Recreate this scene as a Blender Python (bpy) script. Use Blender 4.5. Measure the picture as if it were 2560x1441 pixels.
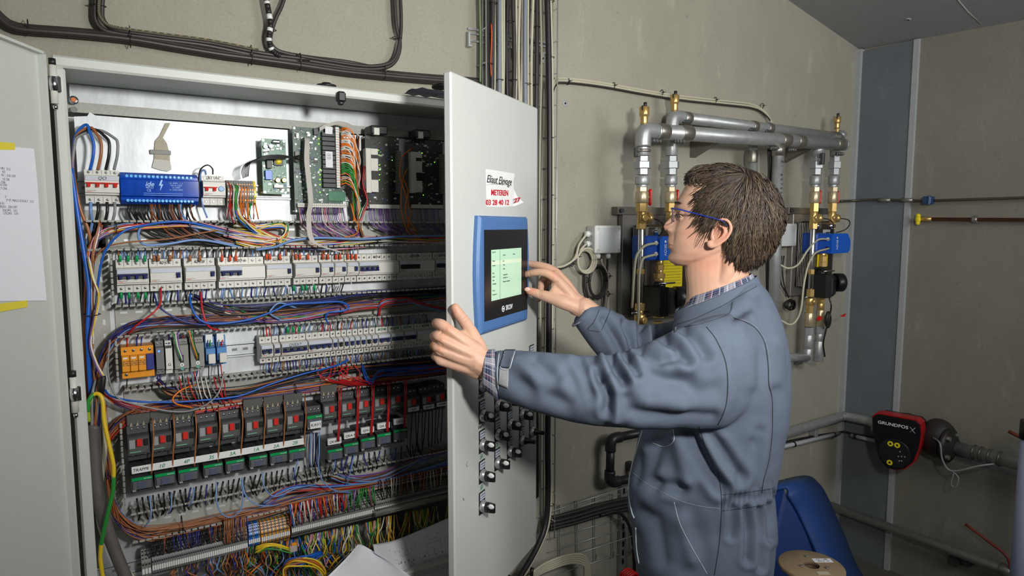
import bpy, bmesh, math, random
import numpy as np
from mathutils import Vector, Matrix
from mathutils.bvhtree import BVHTree
for o in list(bpy.data.objects): bpy.data.objects.remove(o)
SC = bpy.context.scene; COL = SC.collection
rnd = random.Random(7)
# ------------------------------------------------------------------ camera
F = 1618.; CX, CY = 1280., 720.5
YAW = math.radians(32); PIT = math.atan(155/F); CAMZ = 1.62
Rv = Vector((math.cos(YAW), -math.sin(YAW), 0)); Fh = Vector((math.sin(YAW), math.cos(YAW), 0)); Zv = Vector((0, 0, 1))
FW = Fh*math.cos(PIT)-Zv*math.sin(PIT); UP = Zv*math.cos(PIT)+Fh*math.sin(PIT); C0 = Vector((0, 0, CAMZ))
cam = bpy.data.cameras.new('camera'); cam.sensor_width = 36; cam.lens = F/2560*36; cam.clip_start = .02
camo = bpy.data.objects.new('camera', cam); COL.objects.link(camo)
camo.location = C0; camo.rotation_euler = Matrix((Rv, UP, -FW)).transposed().to_euler()
SC.camera = camo
# ------------------------------------------------------------------ world, lights, exposure
w = bpy.data.worlds.new('world'); SC.world = w; w.use_nodes = True
w.node_tree.nodes['Background'].inputs[0].default_value = (.72, .80, .92, 1); w.node_tree.nodes['Background'].inputs[1].default_value = .35
def lamp(name, kind, loc, aim, power, color, **kw):
    l = bpy.data.lights.new(name, kind); l.energy = power; l.color = color
    for k, v in kw.items(): setattr(l, k, v)
    o = bpy.data.objects.new(name, l); COL.objects.link(o); o.location = loc
    o.rotation_euler = (Vector(aim)-Vector(loc)).to_track_quat('-Z', 'Y').to_euler(); return o
lamp('work_light', 'SPOT', (.52, -.12, 1.86), (1.1, 1.7, 2.0), 100, (1, .985, .95), spot_size=math.radians(125), spot_blend=1.0, shadow_soft_size=.07)
lamp('overhead_fill', 'AREA', (1.25, -.75, 2.62), (1.0, 1.4, 1.6), 17, (1, .98, .95), shape='RECTANGLE', size=1.6, size_y=.8)  # added soft fill from overhead, no fixture is built here
lamp('left_fill', 'AREA', (-1.45, -1.1, 1.5), (1.6, 1.4, 1.3), 3, (.80, .90, 1), shape='RECTANGLE', size=1.0, size_y=1.1)  # added cool fill from the left, the room has no window
lamp('side_fill', 'AREA', (2.0, -.9, 2.0), (2.2, 1.3, 2.9), 22, (.98, .99, 1), shape='RECTANGLE', size=.9, size_y=.6)  # added upward fill to brighten the ceiling and right wall
SC.view_settings.view_transform = 'Standard'; SC.view_settings.look = 'None'; SC.view_settings.exposure = 0; SC.view_settings.gamma = 1
SC.view_settings.use_curve_mapping = False
# ------------------------------------------------------------------ pixel helpers (a pixel and a real plane give a point in the room)
def ray(px, py): return FW+Rv*((px-CX)/F)-UP*((py-CY)/F)
def pl(px, py, p0, n):
    r = ray(px, py); n = Vector(n); return C0+r*((Vector(p0)-C0).dot(n)/r.dot(n))
def aty(px, py, y): return pl(px, py, (0, y, 0), (0, 1, 0))
def atx(px, py, x): return pl(px, py, (x, 0, 0), (1, 0, 0))
def atd(px, py, d): return pl(px, py, C0+Fh*d, Fh)
def proj(v):
    v = Vector(v)-C0; z = v.dot(FW); return CX+F*v.dot(Rv)/z, CY-F*v.dot(UP)/z
# ------------------------------------------------------------------ materials
def lin(c):
    return tuple(((x/255)/12.92 if x/255 <= .04045 else ((x/255+.055)/1.055)**2.4) for x in c)
MATS = {}
def mat(name, c, rough=.5, metal=0., var=0., scale=20., bump=0., bscale=200., spec=.5, alpha=1., emit=0, trans=0., sss=0., stretch=None, detail=6.):
    if name in MATS: return MATS[name]
    m = bpy.data.materials.new(name); m.use_nodes = True; nt = m.node_tree; b = nt.nodes['Principled BSDF']
    L = lin(c); b.inputs['Base Color'].default_value = (*L, 1); b.inputs['Roughness'].default_value = rough
    b.inputs['Metallic'].default_value = metal; b.inputs['Specular IOR Level'].default_value = spec
    tc = nt.nodes.new('ShaderNodeTexCoord'); src = tc.outputs['Object']
    if stretch:
        mp = nt.nodes.new('ShaderNodeMapping'); mp.inputs['Scale'].default_value = stretch; nt.links.new(src, mp.inputs[0]); src = mp.outputs[0]
    if var:
        n = nt.nodes.new('ShaderNodeTexNoise'); n.inputs['Scale'].default_value = scale; n.inputs['Detail'].default_value = detail; n.inputs['Roughness'].default_value = .65
        nt.links.new(src, n.inputs[0]); r = nt.nodes.new('ShaderNodeValToRGB')
        r.color_ramp.elements[0].position = .3; r.color_ramp.elements[1].position = .7
        r.color_ramp.elements[0].color = (*[max(0, x*(1-var)) for x in L], 1); r.color_ramp.elements[1].color = (*[min(1, x*(1+var)) for x in L], 1)
        nt.links.new(n.outputs[0], r.inputs[0]); nt.links.new(r.outputs[0], b.inputs['Base Color'])
    if bump:
        n2 = nt.nodes.new('ShaderNodeTexNoise'); n2.inputs['Scale'].default_value = bscale; n2.inputs['Detail'].default_value = 5; nt.links.new(src, n2.inputs[0])
        bp = nt.nodes.new('ShaderNodeBump'); bp.inputs['Strength'].default_value = bump; bp.inputs['Distance'].default_value = .002
        nt.links.new(n2.outputs[0], bp.inputs['Height']); nt.links.new(bp.outputs[0], b.inputs['Normal'])
    if alpha < 1: b.inputs['Alpha'].default_value = alpha
    if trans: b.inputs['Transmission Weight'].default_value = trans
    if sss:
        b.inputs['Subsurface Weight'].default_value = sss; b.inputs['Subsurface Radius'].default_value = (1, .35, .2); b.inputs['Subsurface Scale'].default_value = .006
    if emit: b.inputs['Emission Color'].default_value = (*L, 1); b.inputs['Emission Strength'].default_value = emit
    MATS[name] = m; return m
GREY = mat('cabinet_paint', (198, 202, 195), .42, 0, .02, 60, .05, 900)
DOORM = mat('door_paint', (192, 195, 191), .38, 0, .015, 8, .04, 900)
ZINC = mat('galvanised_steel', (205, 209, 211), .52, .46, .15, 9, .10, 60, stretch=(3, 3, 1))
ZPIPE = mat('zinc_pipe', (172, 175, 175), .40, .55, .12, 40, .08, 120)
STEEL = mat('stainless_steel', (160, 157, 152), .32, .7, .1, 12)
CHROME = mat('chrome', (205, 207, 210), .18, 1.)
BRASS = mat('brass', (205, 172, 108), .30, .7, .12, 60)
BLACKP = mat('black_plastic', (30, 29, 30), .42)
BLACKR = mat('black_rubber', (34, 32, 31), .5, 0, .1, 40)
DKGREY = mat('dark_grey_plastic', (62, 64, 65), .45)
MIDGREY = mat('mid_grey_plastic', (128, 128, 124), .5)
BRK = mat('breaker_plastic', (205, 204, 196), .45, 0, .03, 90)
BRK2 = mat('breaker_plastic_warm', (214, 213, 205), .4)
LABW = mat('label_window', (198, 203, 214), .2)
NAVY = mat('navy_toggle', (36, 46, 100), .35)
REDP = mat('red_plastic', (205, 44, 36), .35)
REDW = mat('valve_red', (200, 30, 28), .35)
DUCT = mat('duct_plastic', (172, 172, 164), .5, 0, .04, 60)
BRKB = mat('blue_casing', (22, 78, 190), .1, 0, .25, 55, trans=.25)
BLUEC = mat('bright_blue_plastic', (30, 104, 200), .35)
WHITE = mat('white_plastic', (226, 228, 226), .4)
PAPER = mat('paper', (232, 233, 240), .8)
INK = mat('ink', (34, 34, 40), .6)
INKB = mat('faint_ink', (96, 98, 110), .7)
INKG = mat('green_ink', (20, 130, 80), .6)
INKR = mat('red_ink', (190, 24, 44), .6)
INKW = mat('white_ink', (225, 228, 232), .5)
ORNG = mat('orange_plastic', (230, 150, 30), .4)
PCB = mat('circuit_board_green', (28, 110, 74), .35, 0, .35, 120)
PCBD = mat('circuit_board_dark', (20, 72, 54), .35, 0, .5, 150)
GREENP = mat('green_plastic', (0, 150, 80), .4)
YEL = mat('yellow_plastic', (238, 216, 30), .45)
TAPE = mat('yellow_tape', (228, 212, 66), .5)
LEDG = mat('led_green', (150, 255, 60), .4, emit=2.2)
LEDB = mat('led_blue', (60, 110, 255), .4, emit=3)
WC = {}
for n, c in dict(blue=(24, 92, 190), navy=(44, 50, 120), sky=(112, 146, 198), brown=(158, 98, 58), dbrown=(120, 70, 46), orange=(228, 118, 28), red=(190, 32, 36), pink=(206, 130, 150),
                 white=(222, 218, 208), grey=(136, 138, 140), black=(30, 28, 28), green=(44, 140, 56), violet=(112, 72, 148), yellow=(224, 190, 40), beige=(196, 192, 170), yg=(150, 170, 50)).items():
    WC[n] = mat('wire_'+n, c, .35, spec=.5)
# ------------------------------------------------------------------ mesh builder
def frame(d):
    d = Vector(d).normalized(); a = Vector((0, 0, 1)) if abs(d.z) < .9 else Vector((1, 0, 0))
    u = d.cross(a).normalized(); return d, u, d.cross(u).normalized()
class MB:
    def __init__(s): s.v = []; s.f = []; s.m = []; s.mats = []; s.sm = []
    def mi(s, m):
        if m not in s.mats: s.mats.append(m)
        return s.mats.index(m)
    def add(s, vs, fs, m, smooth=False):
        o = len(s.v); s.v += [tuple(x) for x in vs]; k = s.mi(m)
        for f in fs: s.f.append(tuple(i+o for i in f)); s.m.append(k); s.sm.append(smooth)
        return s
    def box(s, c, size, m, M=None, bev=0):
        x, y, z = [a/2 for a in size]; c = Vector(c)
        M3 = M if M is not None else Matrix.Identity(3)
        if bev <= 0:
            vs = [c+M3@Vector((i*x, j*y, k*z)) for i in (-1, 1) for j in (-1, 1) for k in (-1, 1)]
            fs = [(0, 1, 3, 2), (4, 6, 7, 5), (0, 4, 5, 1), (2, 3, 7, 6), (0, 2, 6, 4), (1, 5, 7, 3)]
        else:
            b = min(bev, x*.9, y*.9, z*.9); vs = []; idx = {}
            for i in (-1, 1):
                for j in (-1, 1):
                    for k in (-1, 1):
                        for ax, q in enumerate(((i*x, j*(y-b), k*(z-b)), (i*(x-b), j*y, k*(z-b)), (i*(x-b), j*(y-b), k*z))):
                            idx[i, j, k, ax] = len(vs); vs.append(c+M3@Vector(q))
            fs = []; I = idx
            for i in (-1, 1):
                fs += [(I[i, -1, -1, 0], I[i, 1, -1, 0], I[i, 1, 1, 0], I[i, -1, 1, 0]), (I[-1, i, -1, 1], I[1, i, -1, 1], I[1, i, 1, 1], I[-1, i, 1, 1]), (I[-1, -1, i, 2], I[1, -1, i, 2], I[1, 1, i, 2], I[-1, 1, i, 2])]
                for j in (-1, 1):
                    fs += [(I[i, j, -1, 0], I[i, j, 1, 0], I[i, j, 1, 1], I[i, j, -1, 1]), (I[i, -1, j, 0], I[i, 1, j, 0], I[i, 1, j, 2], I[i, -1, j, 2]), (I[-1, i, j, 1], I[1, i, j, 1], I[1, i, j, 2], I[-1, i, j, 2])]
                    for k in (-1, 1): fs.append((I[i, j, k, 0], I[i, j, k, 1], I[i, j, k, 2]))
        return s.add(vs, fs, m)
    def bb(s, lo, hi, m, bev=0):
        return s.box([(a+b)/2 for a, b in zip(lo, hi)], [abs(b-a) for a, b in zip(lo, hi)], m, None, bev)
    def cyl(s, p0, p1, r0, m, r1=None, n=12, cap=True, smooth=True):
        return s.lathe(p0, Vector(p1)-Vector(p0), [(r0, 0), (r0 if r1 is None else r1, 1)], m, n, cap, smooth, True)
    def lathe(s, p, ax, prof, m, n=16, cap=True, smooth=True, rel=False, rot=0):
        p = Vector(p); d, u, v = frame(ax); L = Vector(ax).length if rel else 1; vs = []; fs = []
        for r, t in prof:
            for k in range(n):
                a = 2*math.pi*k/n+rot; vs.append(p+d*t*L+(u*math.cos(a)+v*math.sin(a))*r)
        for i in range(len(prof)-1):
            for k in range(n): fs.append((i*n+k, i*n+(k+1) % n, (i+1)*n+(k+1) % n, (i+1)*n+k))
        s.add(vs, fs, m, smooth)
        if cap:
            o = len(s.v)-len(vs); q = s.mi(m)
            for e in (tuple(o+k for k in range(n)), tuple(o+(len(prof)-1)*n+n-1-k for k in range(n))): s.f.append(e); s.m.append(q); s.sm.append(False)
        return s
    def tube(s, pts, r, m, n=6, cap=True, flat=1., smooth=True):
        pts = [Vector(p) for p in pts]; rr = r if isinstance(r, (list, tuple)) else [r]*len(pts); vs = []; fs = []; u = None
        for i, p in enumerate(pts):
            d = (pts[min(i+1, len(pts)-1)]-pts[max(i-1, 0)])
            d = d.normalized() if d.length > 1e-9 else Vector((1, 0, 0))
            if u is None: _, u, _v = frame(d)
            u = (u-d*u.dot(d)); u = u.normalized() if u.length > 1e-6 else frame(d)[1]; v = d.cross(u)
            for k in range(n):
                a = 2*math.pi*k/n; vs.append(p+(u*math.cos(a)+v*math.sin(a)*flat)*rr[i])
        for i in range(len(pts)-1):
            for k in range(n): fs.append((i*n+k, i*n+(k+1) % n, (i+1)*n+(k+1) % n, (i+1)*n+k))
        if cap: fs += [tuple(range(n)), tuple((len(pts)-1)*n+n-1-k for k in range(n))]
        return s.add(vs, fs, m, smooth)
    def sph(s, c, r, m, n=12, sc=(1, 1, 1), M=None):
        c = Vector(c); M3 = M if M is not None else Matrix.Identity(3); vs = []; fs = []; h = n//2+1
        for i in range(h+1):
            t = math.pi*i/h
            for k in range(n):
                a = 2*math.pi*k/n; vs.append(c+M3@Vector((r*sc[0]*math.sin(t)*math.cos(a), r*sc[1]*math.sin(t)*math.sin(a), r*sc[2]*math.cos(t))))
        for i in range(h):
            for k in range(n): fs.append((i*n+k, i*n+(k+1) % n, (i+1)*n+(k+1) % n, (i+1)*n+k))
        return s.add(vs, fs, m, True)
    def prism(s, pts, off, m, smooth=False):
        n = len(pts); a = [Vector(p) for p in pts]; b = [p+Vector(off) for p in a]
        return s.add(a+b, [tuple(range(n)), tuple(2*n-1-i for i in range(n))]+[(i, (i+1) % n, n+(i+1) % n, n+i) for i in range(n)], m, smooth)
    def grid(s, rows, m, closed=False, smooth=True, caps=False):
        h = len(rows); n = len(rows[0]); vs = [p for r in rows for p in r]; fs = []
        for i in range(h-1):
            for k in range(n if closed else n-1): fs.append((i*n+k, i*n+(k+1) % n, (i+1)*n+(k+1) % n, (i+1)*n+k))
        if caps: fs += [tuple(range(n)), tuple((h-1)*n+n-1-k for k in range(n))]
        return s.add(vs, fs, m, smooth)
    def mesh(s, name):
        me = bpy.data.meshes.new(name); me.from_pydata(s.v, [], s.f)
        for m in s.mats: me.materials.append(m)
        me.polygons.foreach_set('material_index', s.m); me.polygons.foreach_set('use_smooth', s.sm)
        bm = bmesh.new(); bm.from_mesh(me); bmesh.ops.recalc_face_normals(bm, faces=bm.faces); bm.to_mesh(me); bm.free(); me.update(); return me
    def build(s, name, parent=None, **kw):
        o = bpy.data.objects.new(name, s.mesh(name)); COL.objects.link(o)
        if parent is not None: par(o, parent)
        tag(o, **kw); return o
def par(o, p):
    o.parent = p; m = p.matrix_basis.copy(); q = p.parent
    while q is not None: m = q.matrix_basis @ m; q = q.parent
    o.matrix_parent_inverse = m.inverted()
def tag(o, label=None, cat=None, group=None, kind=None):
    if label: o['label'] = label
    if cat: o['category'] = cat
    if group: o['group'] = group
    if kind: o['kind'] = kind
    return o
def empty(name, loc, label, cat, group=None):
    o = bpy.data.objects.new(name, None); COL.objects.link(o); o.location = loc; o.empty_display_size = .02; return tag(o, label, cat, group)
def text(s, loc, size, ux, uy, m, parent=None, name='lettering', sx=1., shear=0., align='CENTER', ext=.0003, kw={}):
    cu = bpy.data.curves.new(name, 'FONT'); cu.body = s; cu.size = size; cu.align_x = align; cu.align_y = 'CENTER'; cu.extrude = ext; cu.shear = shear; cu.resolution_u = 3
    if kw.get('bold'): cu.offset = size*.018
    t = bpy.data.objects.new('t', cu); COL.objects.link(t); dg = bpy.context.evaluated_depsgraph_get(); dg.update()
    me = bpy.data.meshes.new_from_object(t.evaluated_get(dg)); bpy.data.objects.remove(t)
    ux = Vector(ux).normalized(); uy = Vector(uy).normalized(); uz = ux.cross(uy)
    me.transform(Matrix.Translation(loc) @ Matrix((ux*sx, uy, uz)).transposed().to_4x4()); me.materials.clear(); me.materials.append(m)
    me.name = name; o = bpy.data.objects.new(name, me); COL.objects.link(o)
    if parent is not None: par(o, parent)
    return o
def smoothpath(pts, n=6):
    P = [Vector(p) for p in pts]; P = [P[0]*2-P[1]]+P+[P[-1]*2-P[-2]]; out = []
    for i in range(1, len(P)-2):
        for k in range(n):
            t = k/n; a, b, c, d = P[i-1:i+3]
            out.append(.5*((2*b)+(c-a)*t+(2*a-5*b+4*c-d)*t*t+(3*b-a-3*c+d)*t**3))
    return out+[P[-2]]
XA, ZA = Vector((1, 0, 0)), Vector((0, 0, 1))
# ================================================================== room
YB = 1.80; XR = 3.062
def concrete(name, c, var, c2=None, stain=True):
    m = bpy.data.materials.new(name); m.use_nodes = True; nt = m.node_tree; b = nt.nodes['Principled BSDF']; b.inputs['Roughness'].default_value = .82
    b.inputs['Specular IOR Level'].default_value = .25
    tc = nt.nodes.new('ShaderNodeTexCoord')
    def noise(s, d, st=(1, 1, 1)):
        mp = nt.nodes.new('ShaderNodeMapping'); mp.inputs['Scale'].default_value = st; nt.links.new(tc.outputs['Object'], mp.inputs[0])
        n = nt.nodes.new('ShaderNodeTexNoise'); n.inputs['Scale'].default_value = s; n.inputs['Detail'].default_value = d; n.inputs['Roughness'].default_value = .6; nt.links.new(mp.outputs[0], n.inputs[0]); return n.outputs[0]
    L = lin(c)
    def ramp(src, p0, p1, a, bb):
        r = nt.nodes.new('ShaderNodeValToRGB'); r.color_ramp.elements[0].position = p0; r.color_ramp.elements[1].position = p1
        r.color_ramp.elements[0].color = (a, a, a, 1); r.color_ramp.elements[1].color = (bb, bb, bb, 1); nt.links.new(src, r.inputs[0]); return r.outputs[0]
    def mul(a, bq):
        x = nt.nodes.new('ShaderNodeMix'); x.data_type = 'RGBA'; x.blend_type = 'MULTIPLY'; x.inputs[0].default_value = 1
        nt.links.new(a, x.inputs[6]); nt.links.new(bq, x.inputs[7]); return x.outputs[2]
    base = nt.nodes.new('ShaderNodeRGB'); base.outputs[0].default_value = (*L, 1)
    o = mul(base.outputs[0], ramp(noise(1.6, 5), .3, .7, 1-var, 1+var))
    o = mul(o, ramp(noise(9, 8, (1, 1, .5)), .35, .65, 1-var*.6, 1+var*.5))
    o = mul(o, ramp(noise(140, 3), .35, .62, .93, 1.03))
    if stain:
        o = mul(o, ramp(noise(14, 4, (1, 1, .35)), .60, .72, 1, 1.16))
        o = mul(o, ramp(noise(26, 5), .66, .74, 1, .86))
    nt.links.new(o, b.inputs['Base Color'])
    bp = nt.nodes.new('ShaderNodeBump'); bp.inputs['Strength'].default_value = .25; bp.inputs['Distance'].default_value = .003
    nt.links.new(noise(60, 8), bp.inputs['Height']); nt.links.new(bp.outputs[0], b.inputs['Normal']); return m
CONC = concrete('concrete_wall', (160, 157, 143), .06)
CONR = concrete('concrete_wall_shaded_side', (136, 133, 121), .07)  # darker copy of the wall concrete, its shade put into the colour
CONB = concrete('blue_grey_concrete', (108, 114, 119), .10)
CONC2 = concrete('concrete_ceiling', (150, 150, 152), .03, stain=False)
CONF = concrete('concrete_floor', (96, 92, 86), .1)
SEAM = mat('pale_seal', (168, 172, 172), .7, 0, .05, 30)
XL, YF, T = -1.6, -1.6, .12
# ceiling plane from three room points
c1 = aty(2150, 125, YB); c2 = aty(1970, 0, YB); c3 = atx(2560, 50, XR)
cn = (c2-c1).cross(c3-c1).normalized()
def cz(x, y): return c1.z-(cn.x*(x-c1.x)+cn.y*(y-c1.y))/cn.z
def slab(name, q, off, m):
    return MB().prism(q, off, m).build(name, kind='structure')
slab('floor', [(XL-T, YF-T, 0), (XR+T, YF-T, 0), (XR+T, YB+T, 0), (XL-T, YB+T, 0)], (0, 0, -T), CONF)
slab('ceiling', [(XL-T, YF-T, cz(XL-T, YF-T)), (XR+T, YF-T, cz(XR+T, YF-T)), (XR+T, YB+T, cz(XR+T, YB+T)), (XL-T, YB+T, cz(XL-T, YB+T))], (0, 0, .15), CONC2)
slab('wall_back', [(XL, YB, 0), (XR, YB, 0), (XR, YB, cz(XR, YB)+.03), (XL, YB, cz(XL, YB)+.03)], (0, T, 0), CONC)
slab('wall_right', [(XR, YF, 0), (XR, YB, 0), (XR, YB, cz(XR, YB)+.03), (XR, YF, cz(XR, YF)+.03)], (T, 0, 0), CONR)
slab('wall_left', [(XL, YF, 0), (XL, YB, 0), (XL, YB, cz(XL, YB)+.03), (XL, YF, cz(XL, YF)+.03)], (-T, 0, 0), CONC)
slab('wall_front', [(XL, YF, 0), (XR, YF, 0), (XR, YF, cz(XR, YF)+.03), (XL, YF, cz(XL, YF)+.03)], (0, -T, 0), CONC)
# blue-grey precast column face at the corner of the right wall with its two pale sealed joints
ys = 1.55
MB().bb((XR-.012, ys, .0), (XR+.002, YB-.02, cz(XR, ys)-.002), CONB).build('trim_1', kind='structure')
MB().bb((XR-.016, ys-.022, 0), (XR+.002, ys, cz(XR, ys)-.002), SEAM).build('trim_2', kind='structure')
MB().bb((XR-.03, YB-.022, 0), (XR+.002, YB+.002, cz(XR, YB)-.004), SEAM).build('trim_3', kind='structure')
def cq(px, py): return pl(px, py, c1, cn)
# pale filled joint across the ceiling
a, b, c = cq(2395, 0), cq(2420, 30), cq(2452, 60)
MB().tube([p-cn*.0*1 for p in (a+(a-b)*2, a, b, c)], .0035, SEAM, 5, flat=.5).build('trim_4', kind='structure')
def anchor(p, n, lab, host):
    o = empty('wall_anchor', p, lab, 'anchor')
    MB().lathe(p, n, [(.011, -.001), (.011, .0015), (.006, .003)], SEAM, 14).build('plug', o)
    MB().lathe(p, n, [(.004, .002), (.004, .004)], BLACKP, 8).build('hole', o)
anchor(aty(1452-1452+1412, 259, YB), (0, -1, 0), 'small round anchor plug in the concrete right of the cable tray', 0)
anchor(cq(2271, 48), -cn if cn.z > 0 else cn, 'small round anchor hole in the ceiling above the corner', 0)
# no window behind the camera: cool light from the left is added fill
# ================================================================== cabinet
PXL = -.052; CXL, CXR, CYF, ZT, ZBm = -.071, 1.006, 1.497, 1.937, .705
YP = 1.70   # mounting plate
cab = empty('electrical_cabinet', (.48, 1.78, ZBm), 'open light grey double-door wall cabinet full of wiring', 'cabinet')
t = .003
mb = MB(); mb.bb((CXL, CYF+.02, ZT-t), (CXR, YB-.005, ZT), GREY); mb.bb((CXL, YB-.012, ZT-.075), (CXR, YB-.008, ZT), ZINC)
mb.build('top_panel', cab)
MB().bb((CXL, YB-.01, ZBm), (CXR, YB-.006, ZT-.003), mat('inner_back', (150, 152, 150), .5, .3)).build('back_panel', cab)
for x in (CXL, CXR-t): MB().bb((x, CYF+.02, ZBm), (x+t, YB-.005, ZT-t), GREY).build('side_panel', cab)
MB().bb((CXL, CYF+.02, ZBm), (CXR, YB-.005, ZBm+t), GREY).build('bottom_panel', cab)
# front rim: folded frame round the opening
mb = MB(); rw = .022
for lo, hi in [((CXL, CYF, ZT-rw), (CXR, CYF+.022, ZT)), ((CXL, CYF, ZBm), (CXR, CYF+.022, ZBm+rw)), ((CXL, CYF, ZBm+rw), (CXL+.021, CYF+.022, ZT-rw)), ((CXR-.018, CYF, ZBm+rw), (CXR, CYF+.022, ZT-rw))]:
    mb.bb(lo, hi, GREY, .004)
mb.build('front_frame', cab)
mb = MB()
mb.bb((CXL+.018, YP+.06, ZT-.05), (CXR-.018, YP+.075, ZT-.004), ZINC)
mb.bb((CXL+.004, YP+.012, ZT-.072), (CXR-.004, YB-.012, ZT-.05), mat('speckled_strip', (176, 176, 168), .6, .1, .15, 300))
mb.build('support_rail', cab)
mp = MB(); mp.prism([(PXL+.006, YP, .80), (CXR-.012, YP, .80), (CXR-.012, YP, ZT-.077), (PXL+.045, YP, ZT-.077), (PXL+.035, YP, ZT-.071), (PXL+.03, YP, ZT-.080), (PXL+.006, YP, ZT-.083)][::-1], (0, .003, 0), ZINC)
plate = mp.build('mounting_plate', cab)
mb = MB(); b_ = aty(184, 251, YP-.002)
mb.lathe(b_, (0, -1, 0), [(.009, 0), (.009, .003), (.006, .004)], CHROME, 16); mb.lathe(b_, (0, -1, 0), [(.0045, .004), (.0045, .009)], mat('copper', (205, 120, 70), .35, .8), 10)
mb.build('bolt', cab); b_ = aty(185, 274, YP-.002)
MB().lathe(b_, (0, -1, 0), [(.0065, 0), (.0065, .001)], MIDGREY, 14).build('punched_hole', cab)
q = pl(1075, 238, (0, 0, ZT), ZA); e = empty('plastic_sheet', (q.x, q.y, ZT), 'thin crumpled violet-tinted plastic sheet lying on top of the cabinet near the door', 'sheet')
MB().grid([[Vector((q.x-.05+.13*i/8, q.y-.03+.09*j/4, ZT+.004+.006*abs(math.sin(i*1.3+j)))) for j in range(5)] for i in range(9)], mat('violet_film', (120, 118, 160), .3)).build('film', e)
# left door: swung wide open towards the camera
hl = Vector((CXL, CYF, 0)); ang = math.radians(29); dl = Vector((-math.sin(ang), -math.cos(ang), 0)); nl = Vector((math.cos(ang), -math.sin(ang), 0))   # nl: out of the inner face
def LD(u, v, o=0): return hl+dl*u+nl*o+Vector((0, 0, v))
def ldbox(m, u0, u1, v0, v1, o0, o1, mt, bev=0):
    M = Matrix((dl, nl, ZA)).transposed(); c = LD((u0+u1)/2, (v0+v1)/2, (o0+o1)/2); return m.box(c, (u1-u0, o1-o0, v1-v0), mt, M, bev)
W = .53
mb = MB(); ldbox(mb, 0.012, W, ZBm, ZT, -.018, -.012, GREY)
for a in [(0.012, .018, ZBm, ZT, -.018, .0), (W-.006, W, ZBm, ZT, -.018, .0), (0.012, W, ZT-.005, ZT, -.018, .0), (0.012, W, ZBm, ZBm+.005, -.018, .0)]: ldbox(mb, *a, GREY)
ld = mb.build('cabinet_door', cab, label='left cabinet door standing wide open with a sheet of paper on it')
g = .032; gz = .026
MB().tube(smoothpath([LD(g+.012, ZT-gz, -.007), LD(g, ZT-gz-.012, -.007), LD(g, 1.6, -.007), LD(g, 1.1, -.007), LD(g, ZBm+.03, -.007)], 5)+[], .0072, BLACKR, 8).build('rubber_seal', ld)
MB().tube([LD(W-.02, ZT-gz, -.007), LD(g+.010, ZT-gz, -.007)], .0072, BLACKR, 8).build('rubber_seal', ld)
mb = MB(); ldbox(mb, .047, .0485, ZBm+.05, ZT-.055, -.012, .004, GREY); ldbox(mb, .0485, .062, ZBm+.05, ZT-.055, .0, .0015, GREY)
for k in range(44):
    z = ZT-.08-k*.025
    mb.lathe(LD(.0555, z, .0012), nl, [(.0022, 0), (.0022, .0008)], DKGREY, 8)
mb.build('perforated_strip', ld)
for pz in (aty(155, 215, CYF).z, aty(190, 985, CYF).z):
    mb = MB(); c = LD(.004, 0, .005)
    mb.cyl((c.x, c.y, pz-.035), (c.x, c.y, pz+.035), .0065, BRK2, n=12); mb.cyl((c.x, c.y, pz+.035), (c.x, c.y, pz+.047), .006, BLACKP, n=10)
    mb.cyl((c.x, c.y, pz-.012), (c.x, c.y, pz+.014), .0085, CHROME, n=12); mb.cyl((c.x, c.y, pz-.045), (c.x, c.y, pz-.037), .005, CHROME, n=10)
    mb.bb((c.x, c.y-.004, pz-.014), (CXL+.014, CYF+.002, pz+.016), CHROME, .002); mb.build('hinge', cab)
mb = MB(); q = pl(89, 227, LD(0, 0, -.012), nl); mb.cyl(q, q+nl*.012, .003, mat('copper', (1, 1, 1)), n=8); mb.build('earth_stud', ld)
# sheet of paper taped to the left door
def LQ(px, py, o=-.0105): return pl(px, py, LD(0, 0, o), nl)
pr = empty('paper_sheet', LQ(50, 560), 'white printed sheet taped to the inside of the left door', 'paper')
P = [LQ(-60, 360), LQ(84, 372), LQ(92, 450), LQ(104, 620), LQ(116, 752), LQ(-40, 754)]
MB().prism(P, nl*.0006, PAPER).build('sheet', pr)
for q in ([LQ(-40, 352, -.0098), LQ(36, 358, -.0098), LQ(37, 375, -.0098), LQ(-40, 374, -.0098)], [LQ(-20, 762, -.0098), LQ(68, 751, -.0098), LQ(68, 768, -.0098), LQ(-10, 782, -.0098)]):
    MB().prism(q, nl*.0006, TAPE).build('tape', pr)
ux = (-dl); lines = [(2, 412, 'RE1'), (15, 421, 'VR1  313'), (20, 430, 'R2'), (18, 438, 'R1 : 310 OFF'), (20, 448, '15 OK'), (8, 455, '23 ON'), (12, 462, '16 ON'), (12, 471, '17 ON'), (4, 478, 'AX'), (8, 485, '-  :'), (26, 493, 'T'), (30, 501, 'P VT MAG1 E15OLT , 513'), (6, 508, 'V16 E1'), (14, 517, 'REA1 . 320 OFF'), (20, 526, '32(OM1 . 312'), (22, 534, '17(OM1 . 514')]
for px, py, s in lines:
    text(s, LQ(px-14, py, -.0098), .0062, ux, ZA, INKB, pr, 'printed_line', align='LEFT', ext=.0001)
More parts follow.
